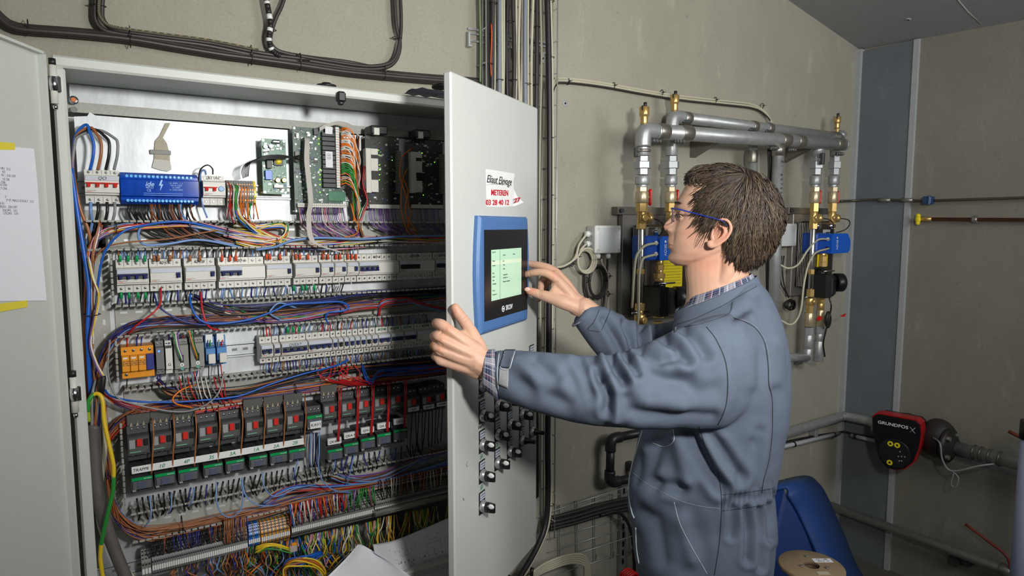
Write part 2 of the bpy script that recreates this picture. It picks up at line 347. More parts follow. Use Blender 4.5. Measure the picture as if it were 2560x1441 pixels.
# right door: half open, seen from outside
fe = pl(1127, 176, (0, 0, ZT), ZA); he = Vector((CXR-.002, CYF-.022, ZT)); dr = (he-fe); dr.z = 0; WD = dr.length; dr.normalize(); nr = Vector((dr.y, -dr.x, 0))  # nr towards the viewer
fe0 = Vector((fe.x, fe.y, 0))
def RD(u, v, o=0): return fe0+dr*u+nr*o+Vector((0, 0, v))
def RQ(px, py, o=0): return pl(px, py, fe0+nr*o, nr)
MR = Matrix((dr, -nr, ZA)).transposed()
def rdbox(m, u0, u1, v0, v1, o0, o1, mt, bev=0):
    return m.box(RD((u0+u1)/2, (v0+v1)/2, (o0+o1)/2), (u1-u0, abs(o1-o0), v1-v0), mt, MR, bev)
mb = MB(); rdbox(mb, 0, WD, ZBm+.004, ZT, -.019, 0, DOORM, .0035)
rd = mb.build('cabinet_door', cab, label='right cabinet door, half open, seen from outside with panel and switches')
mb = MB(); rdbox(mb, .012, WD-.012, ZBm+.02, ZT-.014, -.0225, -.0185, BLACKR); mb.build('rubber_seal', rd)
lk = RQ(1157, 944); mb = MB(); mb.lathe(lk, nr, [(.0115, 0), (.0115, .003), (.009, .005), (.004, .0055)], CHROME, 18); mb.build('door_lock', rd)
mb = MB()
for q in (aty(817, 211, 1.55), aty(1098, 208, 1.56)):
    pass
for i, (px, py, y) in enumerate([(816, 212, 1.60), (1103, 214, 1.6)]):
    q = pl(px, py, (0, 0, ZT+.006), ZA); MB().lathe((q.x, q.y, ZT), ZA, [(.022, 0), (.022, .005), (.010, .007), (.010, .010)], BLACKP, 16).build('lifting_eye', cab)
q = aty(852, 243, CYF-.004); MB().box(q, (.02, .02, .024), BLACKP, None, .004).box(q+Vector((0, .002, -.012)), (.012, .014, .012), BLACKP, None, .003).build('latch_catch', cab)
# ================================================================== inside the cabinet
YD = 1.640      # front of wiring ducts
def XZ(px, py, y=YD): p = aty(px, py, y); return p.x, p.z
def X_(px, z, y):            # room X of a pixel column at height z on plane y
    a = aty(px, 700, y)
    for _ in range(4):
        py = proj((a.x, y, z))[1]; a = aty(px, py, y)
    return a.x
WIRES = {}
def arcw(mb, pts, r, c, n=5, k=5): mb.tube(smoothpath(pts, k), r, WC[c], n)
# ------------------------------------------------------------------ slotted ducts
def tooth_mesh(wd, hgt, dep):
    mb = MB(); mb.box((0, dep/2, 0), (wd, dep, hgt), DUCT, None, .0008); mb.box((0, .002, 0), (wd*1.22, .004, hgt*1.9), DUCT, None, .001); return mb.mesh('finger')
def duct(z0, z1, x0, x1, lab, teeth=True, pitch=.0135, wall=.0025):
    """open slotted duct: back, two comb walls made of fingers with wide heads"""
    e = empty('wiring_duct', ((x0+x1)/2, YP, z0), lab, 'wiring duct')
    m = MB(); m.bb((x0, YP-.003, z0), (x1, YP-.0005, z1), DUCT)
    k = 0
    for zz in (z0, z1-wall): m.bb((x0, YP-.018, zz), (x1, YP-.003, zz+wall), DUCT)
    m.build('trough', e)
    sl = MB(); sm = mat('slot_shine', (232, 236, 238), .3, .3)
    for i in range(int((x1-x0)/.03)):
        for r in (.32, .68): sl.bb((x0+.01+i*.03, YP-.0034, z0+(z1-z0)*r-.0022), (x0+.024+i*.03, YP-.0029, z0+(z1-z0)*r+.0022), sm)
    sl.build('slots', e, kind='stuff')
    me = tooth_mesh(pitch*.66, wall, YP-.018-YD)
    for zz in (z0+wall/2, z1-wall/2):
        n = int((x1-x0)/pitch)
        for i in range(n):
            o = bpy.data.objects.new('finger', me); o.location = (x0+pitch*(i+.5), YD, zz); o.rotation_euler = (rnd.uniform(-.05, .05), 0, rnd.uniform(-.04, .04)); COL.objects.link(o); par(o, e)
    return e
XD0 = XZ(286, 755)[0]
def zof(px, py): return XZ(px, py)[1]
DZ = [(zof(300, 626), zof(300, 552)), (zof(296, 845), zof(296, 765)), (zof(312, 1050), zof(300, 978)), (zof(380, 1350), zof(316, 1290))]
DX = [(X_(212, 1.63, YD), .985), (XD0, .985), (XD0+.008, .985), (XD0+.006, .985)]
nm = ['slotted grey duct under the top row of devices', 'slotted grey duct between the two breaker rows', 'slotted grey duct above the motor starters', 'lowest slotted grey duct above the terminal strips']
for (z0, z1), (x0, x1), l in zip(DZ, DX, nm): duct(z0, z1, x0, x1, l)
# vertical duct down the left side of the plate
e = empty('wiring_duct', (-.02, YP, 1.3), 'vertical slotted duct down the left edge of the mounting plate', 'wiring duct')
mb = MB(); mb.bb((-.045, YP-.003, .92), (-.002, YP-.0005, 1.655), DUCT)
mb.build('trough', e)
me = tooth_mesh(.009, .0025, YP-.02-YD)
segs = [(DZ[0][0]-.006, DZ[1][1]+.006), (DZ[1][0]-.006, DZ[2][1]+.006), (DZ[2][0]-.006, DZ[3][1]+.006)]
for z1, z0 in segs:
    for i in range(int((z1-z0)/.0135)):
        o = bpy.data.objects.new('finger', me); o.location = (XD0-.002, YD, z1-.0135*(i+.5)); o.rotation_euler = (0, math.pi/2, 0); COL.objects.link(o); par(o, e)
sm = mat('slot_shine', (1, 1, 1)); mb = MB()
for i in range(22):
    z = 1.63-i*.032
    for x in (-.036, -.014): mb.bb((x-.0025, YP-.0034, z-.006), (x+.0025, YP-.0029, z+.006), sm)
mb.build('slots', e, kind='stuff')
# ------------------------------------------------------------------ DIN rails
def rail(x0, x1, z, lab):
    m = MB(); y = YP-.001
    m.bb((x0, y-.0075, z-.0175), (x1, y-.0065, z-.0125), ZINC); m.bb((x0, y-.0075, z+.0125), (x1, y-.0065, z+.0175), ZINC)
    m.bb((x0, y-.0075, z-.0135), (x1, y, z-.0125), ZINC); m.bb((x0, y-.0075, z+.0125), (x1, y, z+.0135), ZINC); m.bb((x0, y-.001, z-.0135), (x1, y, z+.0135), ZINC)
    n = int((x1-x0)/.025)
    for i in range(n): m.bb((x0+.008+i*.025, y-.0014, z-.003), (x0+.02+i*.025, y-.0008, z+.003), MIDGREY)
    tag(m.build('mounting_rail'), lab, 'rail')
BF = 1.632   # front of modular device noses
z1m = (aty(211, 425, BF).z+aty(211, 506, BF).z)/2
rail(X_(194, z1m, 1.69), .60, z1m, 'steel mounting rail behind the top row devices, bare at its left end')
z2t, z2b = aty(291, 652, BF).z, aty(291, 735, BF).z; z2m = (z2t+z2b)/2
rail(X_(289, z2m, 1.69), .985, z2m, 'steel mounting rail behind the upper long row of breakers')
z3t, z3b = aty(667, 846, BF).z, aty(667, 912, BF).z; z3m = (z3t+z3b)/2
rail(X_(304, z3m, 1.69), .985, z3m, 'steel mounting rail of the third row, bare between blue relays and breakers')
# ------------------------------------------------------------------ modular devices
def screws(o, xs, z, y, r=.0028, name='terminal_screw'):
    for x in xs:
        MB().lathe((x, y, z), (0, -1, 0), [(r, 0), (r, .0006), (r*.6, .0009)], CHROME, 10).box((x, y-.001, z), (r*1.5, .0006, .0006), DKGREY).build(name, o)
def modular(name, lab, x0, x1, zt, zb, poles, toggle='navy', up=True, tx=None, label=None, cat='circuit breaker', group=None, window=True, body=BRK, ink=INK, nose=(.26, .74), scr=True, wide=None, deco=True):
    """stepped body (deep terminals shelves, raised nose), screws, label window, toggles"""
    h = zt-zb; m = MB(); yb = YP-.009; ys = BF+.022; yn = BF
    zn0, zn1 = zb+h*nose[0], zb+h*nose[1]
    prof = [(yb, zb), (ys, zb), (ys, zn0-.002), (yn+.006, zn0), (yn+.006, zn1), (ys, zn1+.002), (ys, zt), (yb, zt)]
    prof2 = [(yn+.006, zn0+h*.04), (yn, zn0+h*.06), (yn, zn1-h*.04), (yn+.006, zn1-h*.01)]
    gx = .0004
    m.prism([(x0+gx, a, b) for a, b in prof], (x1-x0-2*gx, 0, 0), body)
    m.prism([(x0+.001, a, b) for a, b in prof2], (x1-x0-.002, 0, 0), body)
    e = empty(name, ((x0+x1)/2, yb, zb), lab, cat, group)
    m.build('body', e); pw = (x1-x0)/poles
    for i in range(1, poles):
        MB().bb((x0+i*pw-.0004, ys-.0006, zb), (x0+i*pw+.0004, ys, zn0-.004), MIDGREY).bb((x0+i*pw-.0004, ys-.0006, zn1+.004), (x0+i*pw+.0004, ys, zt), MIDGREY).build('pole_joint', e)
    if scr:
        xs = [x0+(i+.5)*pw for i in range(poles)]; screws(e, xs, (zt+zn1)/2+.001, ys); screws(e, xs, (zb+zn0)/2-.001, ys)
    tm = dict(navy=NAVY, red=REDP, black=BLACKP)[toggle]; a, b_ = tx if tx else (0, poles)
    ta, tb = x0+a*pw, x0+b_*pw
    if window:
        wa, wb = (x0+.002, x1-.002) if wide else (ta+.0015, tb-.0015)
        MB().bb((wa, yn-.002, zn1-h*.15), (wb, yn+.001, zn1-h*.015), LABW, .0006).build('label_window', e)
    zc = zn0+(zn1-zn0)*.48
    MB().bb((ta+.0018, yn-.0005, zc-h*.07), (tb-.0018, yn+.001, zc+h*.115), DKGREY if toggle != 'red' else BRK2).build('toggle_slot', e)
    bar = MB(); sgn = 1 if up else -1
    bar.bb((ta+.002, yn-.008, zc+sgn*h*.06-h*.018), (tb-.002, yn-.002, zc+sgn*h*.06+h*.022), tm, .0012)
    n = max(1, round(b_-a))
    for i in range(n):
        c = ta+(i+.5)*(tb-ta)/n; bar.prism([(c-.0032, yn-.006, zc+sgn*h*.05), (c+.0032, yn-.006, zc+sgn*h*.05), (c+.0026, yn-.010, zc-sgn*h*.055), (c-.0026, yn-.010, zc-sgn*h*.055)], (0, .006, 0), tm)
    bar.build('toggle', e)
    if deco:
        MB().bb((x0+.003, yn-.0004, zn0+h*.075), (x0+min(.012, (x1-x0)*.6), yn, zn0+h*.09), mat('orange_print', (214, 100, 70), .6)).bb((x0+.003, yn-.0004, zn0+h*.105), (x0+min(.02, (x1-x0)*.7), yn, zn0+h*.115), INKB).build('printed_mark', e)
    if label: text(label, ((x0+x1)/2 if wide != 'l' else x0+.02, ys-.0012 if True else 0, (zt+zn1)/2+.0015) if label[0] != '^' else ((x0+x1)/2, yn-.0024, zn1-h*.08), .0088, XA, ZA, ink, e, 'handwriting', shear=.25, sx=.95) if label[0] != '^' else text(label[1:], ((x0+x1)/2, yn-.0024, zn1-h*.085), .0095, XA, ZA, ink, e, 'handwriting', shear=.25)
    return e
def row2(pxa, pxb, zm, y=BF): return X_(pxa, zm, y), X_(pxb, zm, y)
# top row
z1t, z1b = aty(212, 422, BF).z, aty(212, 508, BF).z
xa, xb = row2(211, 300, z1m)
modular('main_switch', 'four-pole main switch with red handles, leftmost in the top row', xa, xb, z1t, z1b, 4, 'red', up=True, label='^QO', cat='switch', wide=True, nose=(.26, .82))
xa, xb = row2(507, 565, z1m); zt_, zb_ = aty(508, 437, BF).z, aty(508, 512, BF).z
e = modular('circuit_breaker', 'small breaker with two red toggles and a light blue button beside the transparent block', xa, xb, zt_, zb_, 3, 'red', tx=(0, 2), window=False, nose=(.26, .80), label='QO-U-C')
MB().lathe((xb-.010, BF, (zt_+zb_)/2+.003), (0, -1, 0), [(.0062, 0), (.0062, .002), (.005, .0025)], mat('pale_blue_button', (110, 160, 205), .4), 16).build('test_button', e)
# blue transparent distribution block
xa, xb = row2(301, 497, z1m, BF-.004); e = empty('distribution_block', ((xa+xb)/2, YP-.008, z1b), 'long transparent blue power distribution block beside the main switch', 'terminal block')
zt_, zb_ = z1t-.003, z1b; h = zt_-zb_
m = MB(); pr2 = [(YP-.008, zb_), (BF+.02, zb_), (BF+.008, zb_+.008), (BF+.008, zb_+h*.22), (BF-.004, zb_+h*.26), (BF-.004, zb_+h*.76), (BF+.008, zb_+h*.80), (BF+.008, zt_-.008), (BF+.02, zt_), (YP-.008, zt_)]
m.prism([(xa, a, b) for a, b in pr2], (xb-xa, 0, 0), BRKB); m.build('blue_housing', e)
lb = mat('lit_blue_terminal', (90, 175, 240), .25)
for r, n in ((zt_-h*.12, 16), (zb_+h*.11, 18)):
    for i in range(n):
        x = xa+(xb-xa)*(.06+.88*(i+.5)/n); MB().lathe((x, BF+.008, r), (0, -1, 0), [(.0034, -.001), (.0034, .0008), (.002, .001), (.002, .0002)], lb, 10).build('terminal_screw', e)
wb_ = mat('pale_print_on_blue', (150, 190, 235), .5)
text('ide', (xa+(xb-xa)*.36, BF-.0046, zb_+h*.63), .014, XA, ZA, wb_, e, shear=.3, kw=dict(bold=1)); text('48723', (xa+(xb-xa)*.36, BF-.0046, zb_+h*.52), .006, XA, ZA, wb_, e); text('CE', (xa+(xb-xa)*.35, BF-.0046, zb_+h*.43), .007, XA, ZA, wb_, e)
MB().prism([(xa+(xb-xa)*.51+a, BF-.0043, zb_+h*.6+b) for a, b in ((0, .012), (-.005, -.001), (-.001, 0), (-.003, -.012), (.004, .003), (.0, .002), (.003, .012))], (0, -.0004, 0), wb_).build('lightning_mark', e)
for i, s in enumerate(('UL 500V - 1.2', '160 A-125A', 'Ui 500V', 'In 125A 400V')): text(s, (xa+(xb-xa)*.70, BF-.0046, zb_+h*(.68-.07*i)), .0048, XA, ZA, wb_, e)
for z in (.34, .28): MB().bb((xa+(xb-xa)*.28, BF-.0045, zb_+h*z), (xb-(xb-xa)*.22, BF-.004, zb_+h*z+.0006), wb_).build('printed_mark', e)
# tape and paper tag
e = empty('tape_tag', aty(405, 380, YP), 'strip of beige masking tape with a paper tag, above the blue block', 'tape')
Q = lambda px, py, y=YP-.004: aty(px, py, y)
MB().prism([Q(414, 308), Q(426, 308), Q(407, 345), Q(417, 358), Q(424, 385), Q(425, 402), Q(385, 402), Q(386, 372), Q(388, 352), Q(400, 338)], (0, -.0008, 0), mat('masking_tape', (168, 160, 138), .6, 0, .1, 80)).build('tape', e)
MB().prism([Q(385, 398), Q(425, 402), Q(429, 424), Q(420, 429), Q(402, 426), Q(380, 419)], (0, -.001, 0), mat('grey_paper', (196, 194, 184), .7)).build('paper_tag', e)
q0, q1 = Q(374, 379, YP-.001), Q(427, 386, YP-.001); MB().bb((q0.x, YP-.006, q0.z-.006), (q1.x, YP, q0.z+.004), MIDGREY, .001).build('clip_base', e)
# terminal clusters top row
def termblock(name, lab, pxa, pxb, pyt, pyb, n, cols, bands, y=BF+.004, slope=True):
    x0, z1 = XZ(pxa, pyt, y); z0 = XZ(pxa, pyb, y)[1]; x1 = X_(pxb, (z0+z1)/2, y)
    e = empty(name, ((x0+x1)/2, YP-.008, z0), lab, 'terminal block'); w_ = (x1-x0)/n; h = z1-z0
    for i in range(n):
        m = MB(); m.prism([(x0+i*w_+.0002, a, b) for a, b in ((YP-.008, z0), (y+.012, z0), (y+.006, z0+h*.2), (y, z0+h*.35), (y, z0+h*.6), (y+.006, z0+h*.8), (y+.012, z1), (YP-.008, z1))], (w_-.0004, 0, 0), cols[i % len(cols)])
        for fz, col, yo in bands: m.bb((x0+i*w_+w_*.2, y+yo-.0012, z0+h*fz-.0022), (x0+i*w_+w_*.8, y+yo+.004, z0+h*fz+.0022), col)
        m.build('terminal', e)
    return e, x0, x1, z0, z1
termblock('terminal_block', 'grey and orange spring terminal block between the small breaker and the small green board', 567, 641, 450, 512, 12, [MIDGREY]*11+[YEL],
          [(.92, BLACKP, .011), (.82, ORNG, .008), (.7, BLACKP, .004), (.62, ORNG, .001), (.45, WHITE, -.0002), (.3, BLACKP, .003), (.2, ORNG, .006), (.1, BLACKP, .01)])
# long breaker row (row two)
def R2(a, b): return row2(a, b, z2m)
h2 = dict(zt=z2t, zb=z2b)
xa, xb = R2(291, 373); modular('circuit_breaker', 'four-pole breaker with green wire ends, leftmost in the upper breaker row', xa, xb, z2t, z2b, 4)
spec2 = [(375, 456, 4, (3.1, 3.9), 'IQ-CC', 'wide breaker with one blue toggle, second from left in the upper breaker row'),
         (463, 541, 4, (3.1, 3.9), 'IQ-CY', 'wide breaker with one blue toggle, third from left in the upper breaker row'),
         (549, 664, 6, (0, 3), 'QD-m', 'breaker with three blue toggles and residual current block marked QD-m'),
         (666, 731, 4, (3.1, 3.9), 'IQ-PM', 'wide breaker hand-marked IQ-PM in the upper breaker row'),
         (738, 801, 4, (3.1, 3.9), 'ID-V', 'wide breaker hand-marked ID-V in the upper breaker row'),
         (803, 836, 2, (1.1, 1.9), 'D-ECL1', 'narrow breaker hand-marked D-ECL1 in the upper breaker row'),
         (837, 867, 2, (1.1, 1.9), 'D-ECL2', 'narrow breaker hand-marked D-ECL2 in the upper breaker row'),
         (868, 897, 2, (1.1, 1.9), 'ID-C', 'narrow breaker hand-marked ID-C in the upper breaker row'),
         (898, 998, 8, (0, 4), 'QD-B', 'breaker marked QD-B with its blue toggles flipped down, half in shadow'),
         (1000, 1088, 7, (0, 4), 'QD-TR', 'breaker marked QD-TR with white-tipped toggles, in shadow'),
         (1090, 1140, 4, (0, 3), 'QD-CH', 'breaker marked QD-CH, last before the door edge in the upper row')]
for a, b, p, tx, lt, lab in spec2:
    xa, xb = R2(a, b); modular('circuit_breaker', lab, xa, xb, z2t, z2b, p, 'black' if 'TR' in lt else 'navy', up=('QD-B' != lt), tx=tx, label=lt, wide=(tx[0] > 0), body=BRK2 if p > 4 else BRK)
# third row: orange surge arrester
y3 = BF-.004; xa, zt_ = XZ(302, 873, y3); zb_ = XZ(304, 952, y3)[1]; xb = X_(386, (zt_+zb_)/2, y3); h = zt_-zb_
e = empty('surge_arrester', ((xa+xb)/2, YP-.009, zb_), 'orange surge arrester with a dark blue right module, left end of the third row', 'surge arrester')
MB().prism([(xa, a, b) for a, b in ((YP-.009, zb_), (y3+.016, zb_), (y3+.016, zb_+h*.24), (y3+.016, zb_+h*.76), (y3+.016, zt_), (YP-.009, zt_))], (xb-xa, 0, 0), ORNG).build('body', e)
pw = (xb-xa)/4
for i in range(4):
    MB().bb((xa+i*pw+.0005, y3, zb_+h*.25), (xa+(i+1)*pw-.0005, y3+.016, zb_+h*.75), ORNG if i < 3 else mat('dark_blue_module', (50, 56, 130), .4), .001).build('plug_module', e)
    if i < 3: MB().bb((xa+i*pw+.003, y3-.0006, zb_+h*.66), (xa+(i+1)*pw-.004, y3, zb_+h*.71), WHITE).build('label_window', e)
    if i < 3:
        for k in range(3): text(['VAL 230', 'IN 20kA', 'UP 1.3kV'][k], (xa+(i+.5)*pw, y3-.0008, zb_+h*(.58-.06*k)), .0038, XA, ZA, INKB, e, 'printed_mark')
screws(e, [xa+(i+.5)*pw for i in range(4)], zt_-h*.12, y3+.016, .0033); screws(e, [xa+.5*pw], zb_+h*.12, y3+.016, .0033)
def module3(name, lab, pxa, pxb, pyt, pyb, body, cat, y=BF, steps=(.16, .84), face=None, dots=None):
    xa, zt_ = XZ(pxa, pyt, y); zb_ = XZ(pxa, pyb, y)[1]; xb = X_(pxb, (zt_+zb_)/2, y); h = zt_-zb_
    e = empty(name, ((xa+xb)/2, YP-.009, zb_), lab, cat)
    MB().prism([(xa+.0004, a, b) for a, b in ((YP-.009, zb_), (y+.014, zb_), (y+.014, zb_+h*steps[0]-.002), (y, zb_+h*steps[0]), (y, zb_+h*steps[1]), (y+.014, zb_+h*steps[1]+.002), (y+.014, zt_), (YP-.009, zt_))], (xb-xa-.0008, 0, 0), body).build('body', e)
    return e, xa, xb, zb_, zt_, h
e, xa, xb, zb_, zt_, h = module3('relay_module', 'narrow grey module with a blue indicator light right of the orange arrester', 388, 411, 856, 940, mat('grey_module', (112, 112, 112), .5), 'relay', steps=(.18, .82))
MB().sph(((xa+xb)/2-.002, BF-.0005, zt_-h*.28), .0022, LEDB, 8).build('indicator_light', e); screws(e, [xa+.004, xb-.004], zt_-.006, BF+.014, .002); screws(e, [xa+.004, xb-.004], zb_+.006, BF+.014, .002)
e, xa, xb, zb_, zt_, h = module3('relay_module', 'narrow pale timer module with ribbed top beside the two grey modules', 412, 432, 855, 938, BRK2, 'relay')
for k in range(8): MB().bb((xa+.001+k*(xb-xa-.002)/8, BF-.0012, zt_-h*.2), (xa+.001+k*(xb-xa-.002)/8+.0012, BF, zt_-h*.12), DKGREY).build('vent_rib', e)
screws(e, [xa+.004, xb-.004], zt_-.006, BF+.014, .002); text('G', ((xa+xb)/2, BF-.0005, zb_+h*.3), .009, XA, ZA, INK, e)
for i, (a, b, l, cs) in enumerate([(434, 472, 'left one of the two grey box modules with wires plugged into their face', ('green', 'white', 'violet')), (474, 511, 'right one of the two grey box modules, with an orange wire in its face', ('orange', 'green', 'black'))]):
    e, xa, xb, zb_, zt_, h = module3('control_module', l, a, b, 852-5*i, 938-5*i, mat('warm_grey_module', (140, 140, 134), .5), 'control module')
    MB().bb(((xa+xb)/2-.004, BF-.0006, zb_+h*.34), ((xa+xb)/2+.004, BF, zb_+h*.56), BLACKP).build('socket', e)
    MB().lathe(((xa+xb)/2, BF, zb_+h*.27), (0, -1, 0), [(.0042, 0), (.0042, .001)], WHITE, 14).lathe(((xa+xb)/2, BF-.001, zb_+h*.27), (0, -1, 0), [(.0015, 0), (.0015, .0004)], DKGREY, 8).build('dial', e)
    MB().lathe(((xa+xb)/2, BF, zb_+h*.16), (0, -1, 0), [(.0036, 0), (.0036, .001)], mat('teal_button', (90, 160, 150), .5), 12).build('button', e)
    screws(e, [xa+(xb-xa)*f for f in (.2, .4, .62, .82)], zt_-.006, BF+.014, .0022); screws(e, [xa+(xb-xa)*f for f in (.3, .5, .7)], zb_+.006, BF+.014, .0022)
    wm = MB()
    for k, c in enumerate(cs):
        xx = (xa+xb)/2-.002+.002*k; arcw(wm, [(xx, BF-.001, zb_+h*.38), (xx-.001, BF-.012, zb_+h*.5), (xx-.008, BF-.012, zb_+h*.85), (xx-.014+.003*k, BF-.006, zt_+.02)], .0014, c)
    tag(wm.build('wire_bundle'), f'few thin wires plugged into the {"left" if i == 0 else "right"} grey box module', 'wires', kind='stuff')
for i, (a, b) in enumerate([(513, 539), (541, 567)]):
    e, xa, xb, zb_, zt_, h = module3('plug_in_relay', ['left of the two light blue socket relays', 'right of the two light blue socket relays'][i], a, b, 846-3*i, 918-3*i, mat('light_blue_plastic', (76, 128, 186), .45), 'relay', y=BF+.006, steps=(.2, .62))
    MB().bb((xa+.004, BF-.006, zb_+h*.12), (xb-.002, BF+.006, zb_+h*.45), BRK2, .001).build('relay_cover', e); screws(e, [xa+(xb-xa)*f for f in (.2, .45, .7, .9)], zt_-h*.3, BF+.02-.001, .002)
    screws(e, [xa+(xb-xa)*f for f in (.3, .6)], zb_+h*.08, BF+.02-.001, .002); MB().bb((xa+.002, BF+.017, zt_-h*.2), (xb-.004, BF+.021, zt_+.006), WHITE).build('marker_strip', e)
def R3(a, b): return row2(a, b, z3m)
spec3 = [(653, 684, 2, (0, 1.9), None, True, 'narrow breaker at the left end of the lower breaker row'), (685, 702, 1, (0, 1), None, False, 'single breaker with its toggle down, second in the lower breaker row'),
         (704, 770, 4, (0, 4), 'QVEXT', False, 'four-pole breaker marked QVEXT with toggles down'), (771, 831, 4, (0, 4), None, True, 'four-pole breaker right of the QVEXT breaker'), (832, 845, 1, (0, 1), None, True, 'single breaker right of the second four-pole breaker in the lower row'),
         (846, 859, 1, (0, 1), None, True, 'single breaker with a black toggle in the lower breaker row'), (860, 873, 1, (0, 1), None, True, 'first of four joined single breakers in the lower breaker row'), (874, 887, 1, (0, 1), None, True, 'second of four joined single breakers in the lower breaker row'),
         (888, 901, 1, (0, 1), None, True, 'third of four joined single breakers in the lower breaker row'), (902, 915, 1, (0, 1), None, True, 'fourth of four joined single breakers in the lower breaker row'), (916, 929, 1, (0, 1), None, True, 'single black-toggle breaker standing proud in the lower breaker row'),
         (930, 945, 1, (0, 1), None, True, 'single breaker just left of the breaker marked QDMA'), (946, 977, 2, (0, 2), 'QDMA', True, 'double breaker marked QDMA in green, in shadow'), (978, 1010, 2, (0, 2), 'QDMB', True, 'double breaker marked QDMB in green, in shadow'),
         (1011, 1042, 2, (0, 2), 'QDMC', True, 'double breaker marked QDMC in green, in shadow'), (1043, 1100, 4, (3.1, 3.9), 'ID-PC', True, 'wide breaker marked ID-PC beside the gripping hand')]
for a, b, p, tx, lt, up, lab in spec3:
    xa, xb = R3(a, b); modular('circuit_breaker', lab, xa, xb, z3t, z3b, p, 'black' if 'black' in lab else 'navy', up=up, tx=tx, label=(lt and ('^'+lt if lt == 'QVEXT' else lt)), wide=p == 4 and tx[0] > 0, ink=INKG if lt and lt.startswith('QDM') else INK, deco=p > 1)
# ------------------------------------------------------------------ motor starters and contactors (fourth row)
def T3(x, zt_, zb_, w_): pass
YG = 1.612
zg_b = aty(325, 1168, YG).z; zg_t = aty(325, 1076, YG).z
gray_face = mat('starter_face', (84, 84, 82), .4); plate_m = mat('name_plate_grey', (150, 152, 152), .4)
def starter(px, w_, lab, zt_, zb_, sq=False, tape=None):
    x = X_(px, (zt_+zb_)/2, YG); h = zt_-zb_; e = empty('motor_starter', (x, YP-.009, zb_), lab, 'motor starter', 'motor starters with red buttons'); x0, x1 = x-w_/2, x+w_/2
    MB().prism([(x0, a, b) for a, b in ((YP-.009, zb_), (YG+.020, zb_), (YG+.020, zb_+h*.20), (YG, zb_+h*.22), (YG, zb_+h*.76), (YG+.020, zb_+h*.78), (YG+.022, zt_), (YP-.009, zt_))], (w_, 0, 0), DKGREY).build('body', e)
    MB().bb((x0+.002, YG-.0012, zb_+h*.27), (x1-.002, YG, zb_+h*.72), gray_face, .0005).build('face_plate', e)
    MB().bb((x-.004, YG-.006, zb_+h*.47), (x+.0065, YG, zb_+h*.68), REDP, .001).build('red_button', e)
    MB().bb((x+.0095, YG-.004, zb_+h*.47), (x1-.003, YG, zb_+h*.66), BLACKP, .001).build('black_button', e)
    MB().bb((x0+.003, YG-.0018, zb_+h*.42), (x-.007, YG, zb_+h*.67), plate_m).build('name_plate', e)
    MB().bb((x0+.003, YG-.002, zb_+h*.30), (x+.004, YG, zb_+h*.325), mat('pale_green_strip', (110, 170, 140), .5)).build('brand_strip', e)
    for z, y in ((zt_-h*.10, YG+.0215), (zb_+h*.12, YG+.02)):
        screws(e, [x-.012, x, x+.012], z, y, .0028)
    if tape: 
        MB().bb((x0+.004, YG-.003, zb_+h*.2), (x1-.004, YG-.0015, zb_+h*.36), WHITE).build('label_tape', e); text(tape, (x, YG-.0034, zb_+h*.28), .0075, XA, ZA, INK, e, 'handwriting', shear=.2)
    return e, x0, x1
GV = [(347, 'first'), (405, 'second'), (462, 'third'), (521, 'fourth'), (578, 'fifth'), (637, 'sixth'), (688, 'seventh'), (738, 'eighth'), (828, 'ninth'), (872, 'tenth'), (913, 'eleventh'), (953, 'twelfth'), (993, 'thirteenth')]
zA = (aty(347, 1150, YG).z+aty(347, 1070, YG).z)/2
for i, (px, nth) in enumerate(GV):
    q = [1, 1, 1, 1, 1, 1, 1, 1, 1, 1, 1, 1, 1][i]
    zt_, zb_ = aty(325, 1073, YG).z, aty(325, 1160, YG).z
    if 3 <= i <= 4: zt_ += .004; zb_ += .004
    if i > 7: zt_ += .010; zb_ += .012
    e, x0, x1 = starter(px, .042 if i < 8 else .040, f'black motor starter with red button, {nth} from the left', zt_, zb_)
    if i in (0, 1, 2, 5, 6, 7, 8): 
        m = MB(); m.bb((x0+.001, YG+.024, zt_), (x1+.004, YP-.02, zt_+.024), mat('busbar_grey', (86, 86, 84), .45), .001)
        for k in (-.012, 0, .012): m.prism([((x0+x1)/2+k-.003, YG+.022, zt_-.001), ((x0+x1)/2+k+.003, YG+.022, zt_-.001), ((x0+x1)/2+k, YG+.022, zt_+.009)], (0, -.001, 0), mat('tinned_tip', (220, 210, 180), .3, .6))
        m.build('busbar_cover', e)
for px, py, l in ((1033, 1003, 'KDS'), (1071, 997, 'KDMC'), (1104, 990, 'KDMP')):
    zt_, zb_ = aty(px, py-25, YG).z, aty(px, py+38, YG).z; starter(px, .040, f'black motor starter with a white tape marked {l}, in shadow', zt_, zb_, tape=l)
ghost = mat('clear_cover', (96, 98, 102), .15)
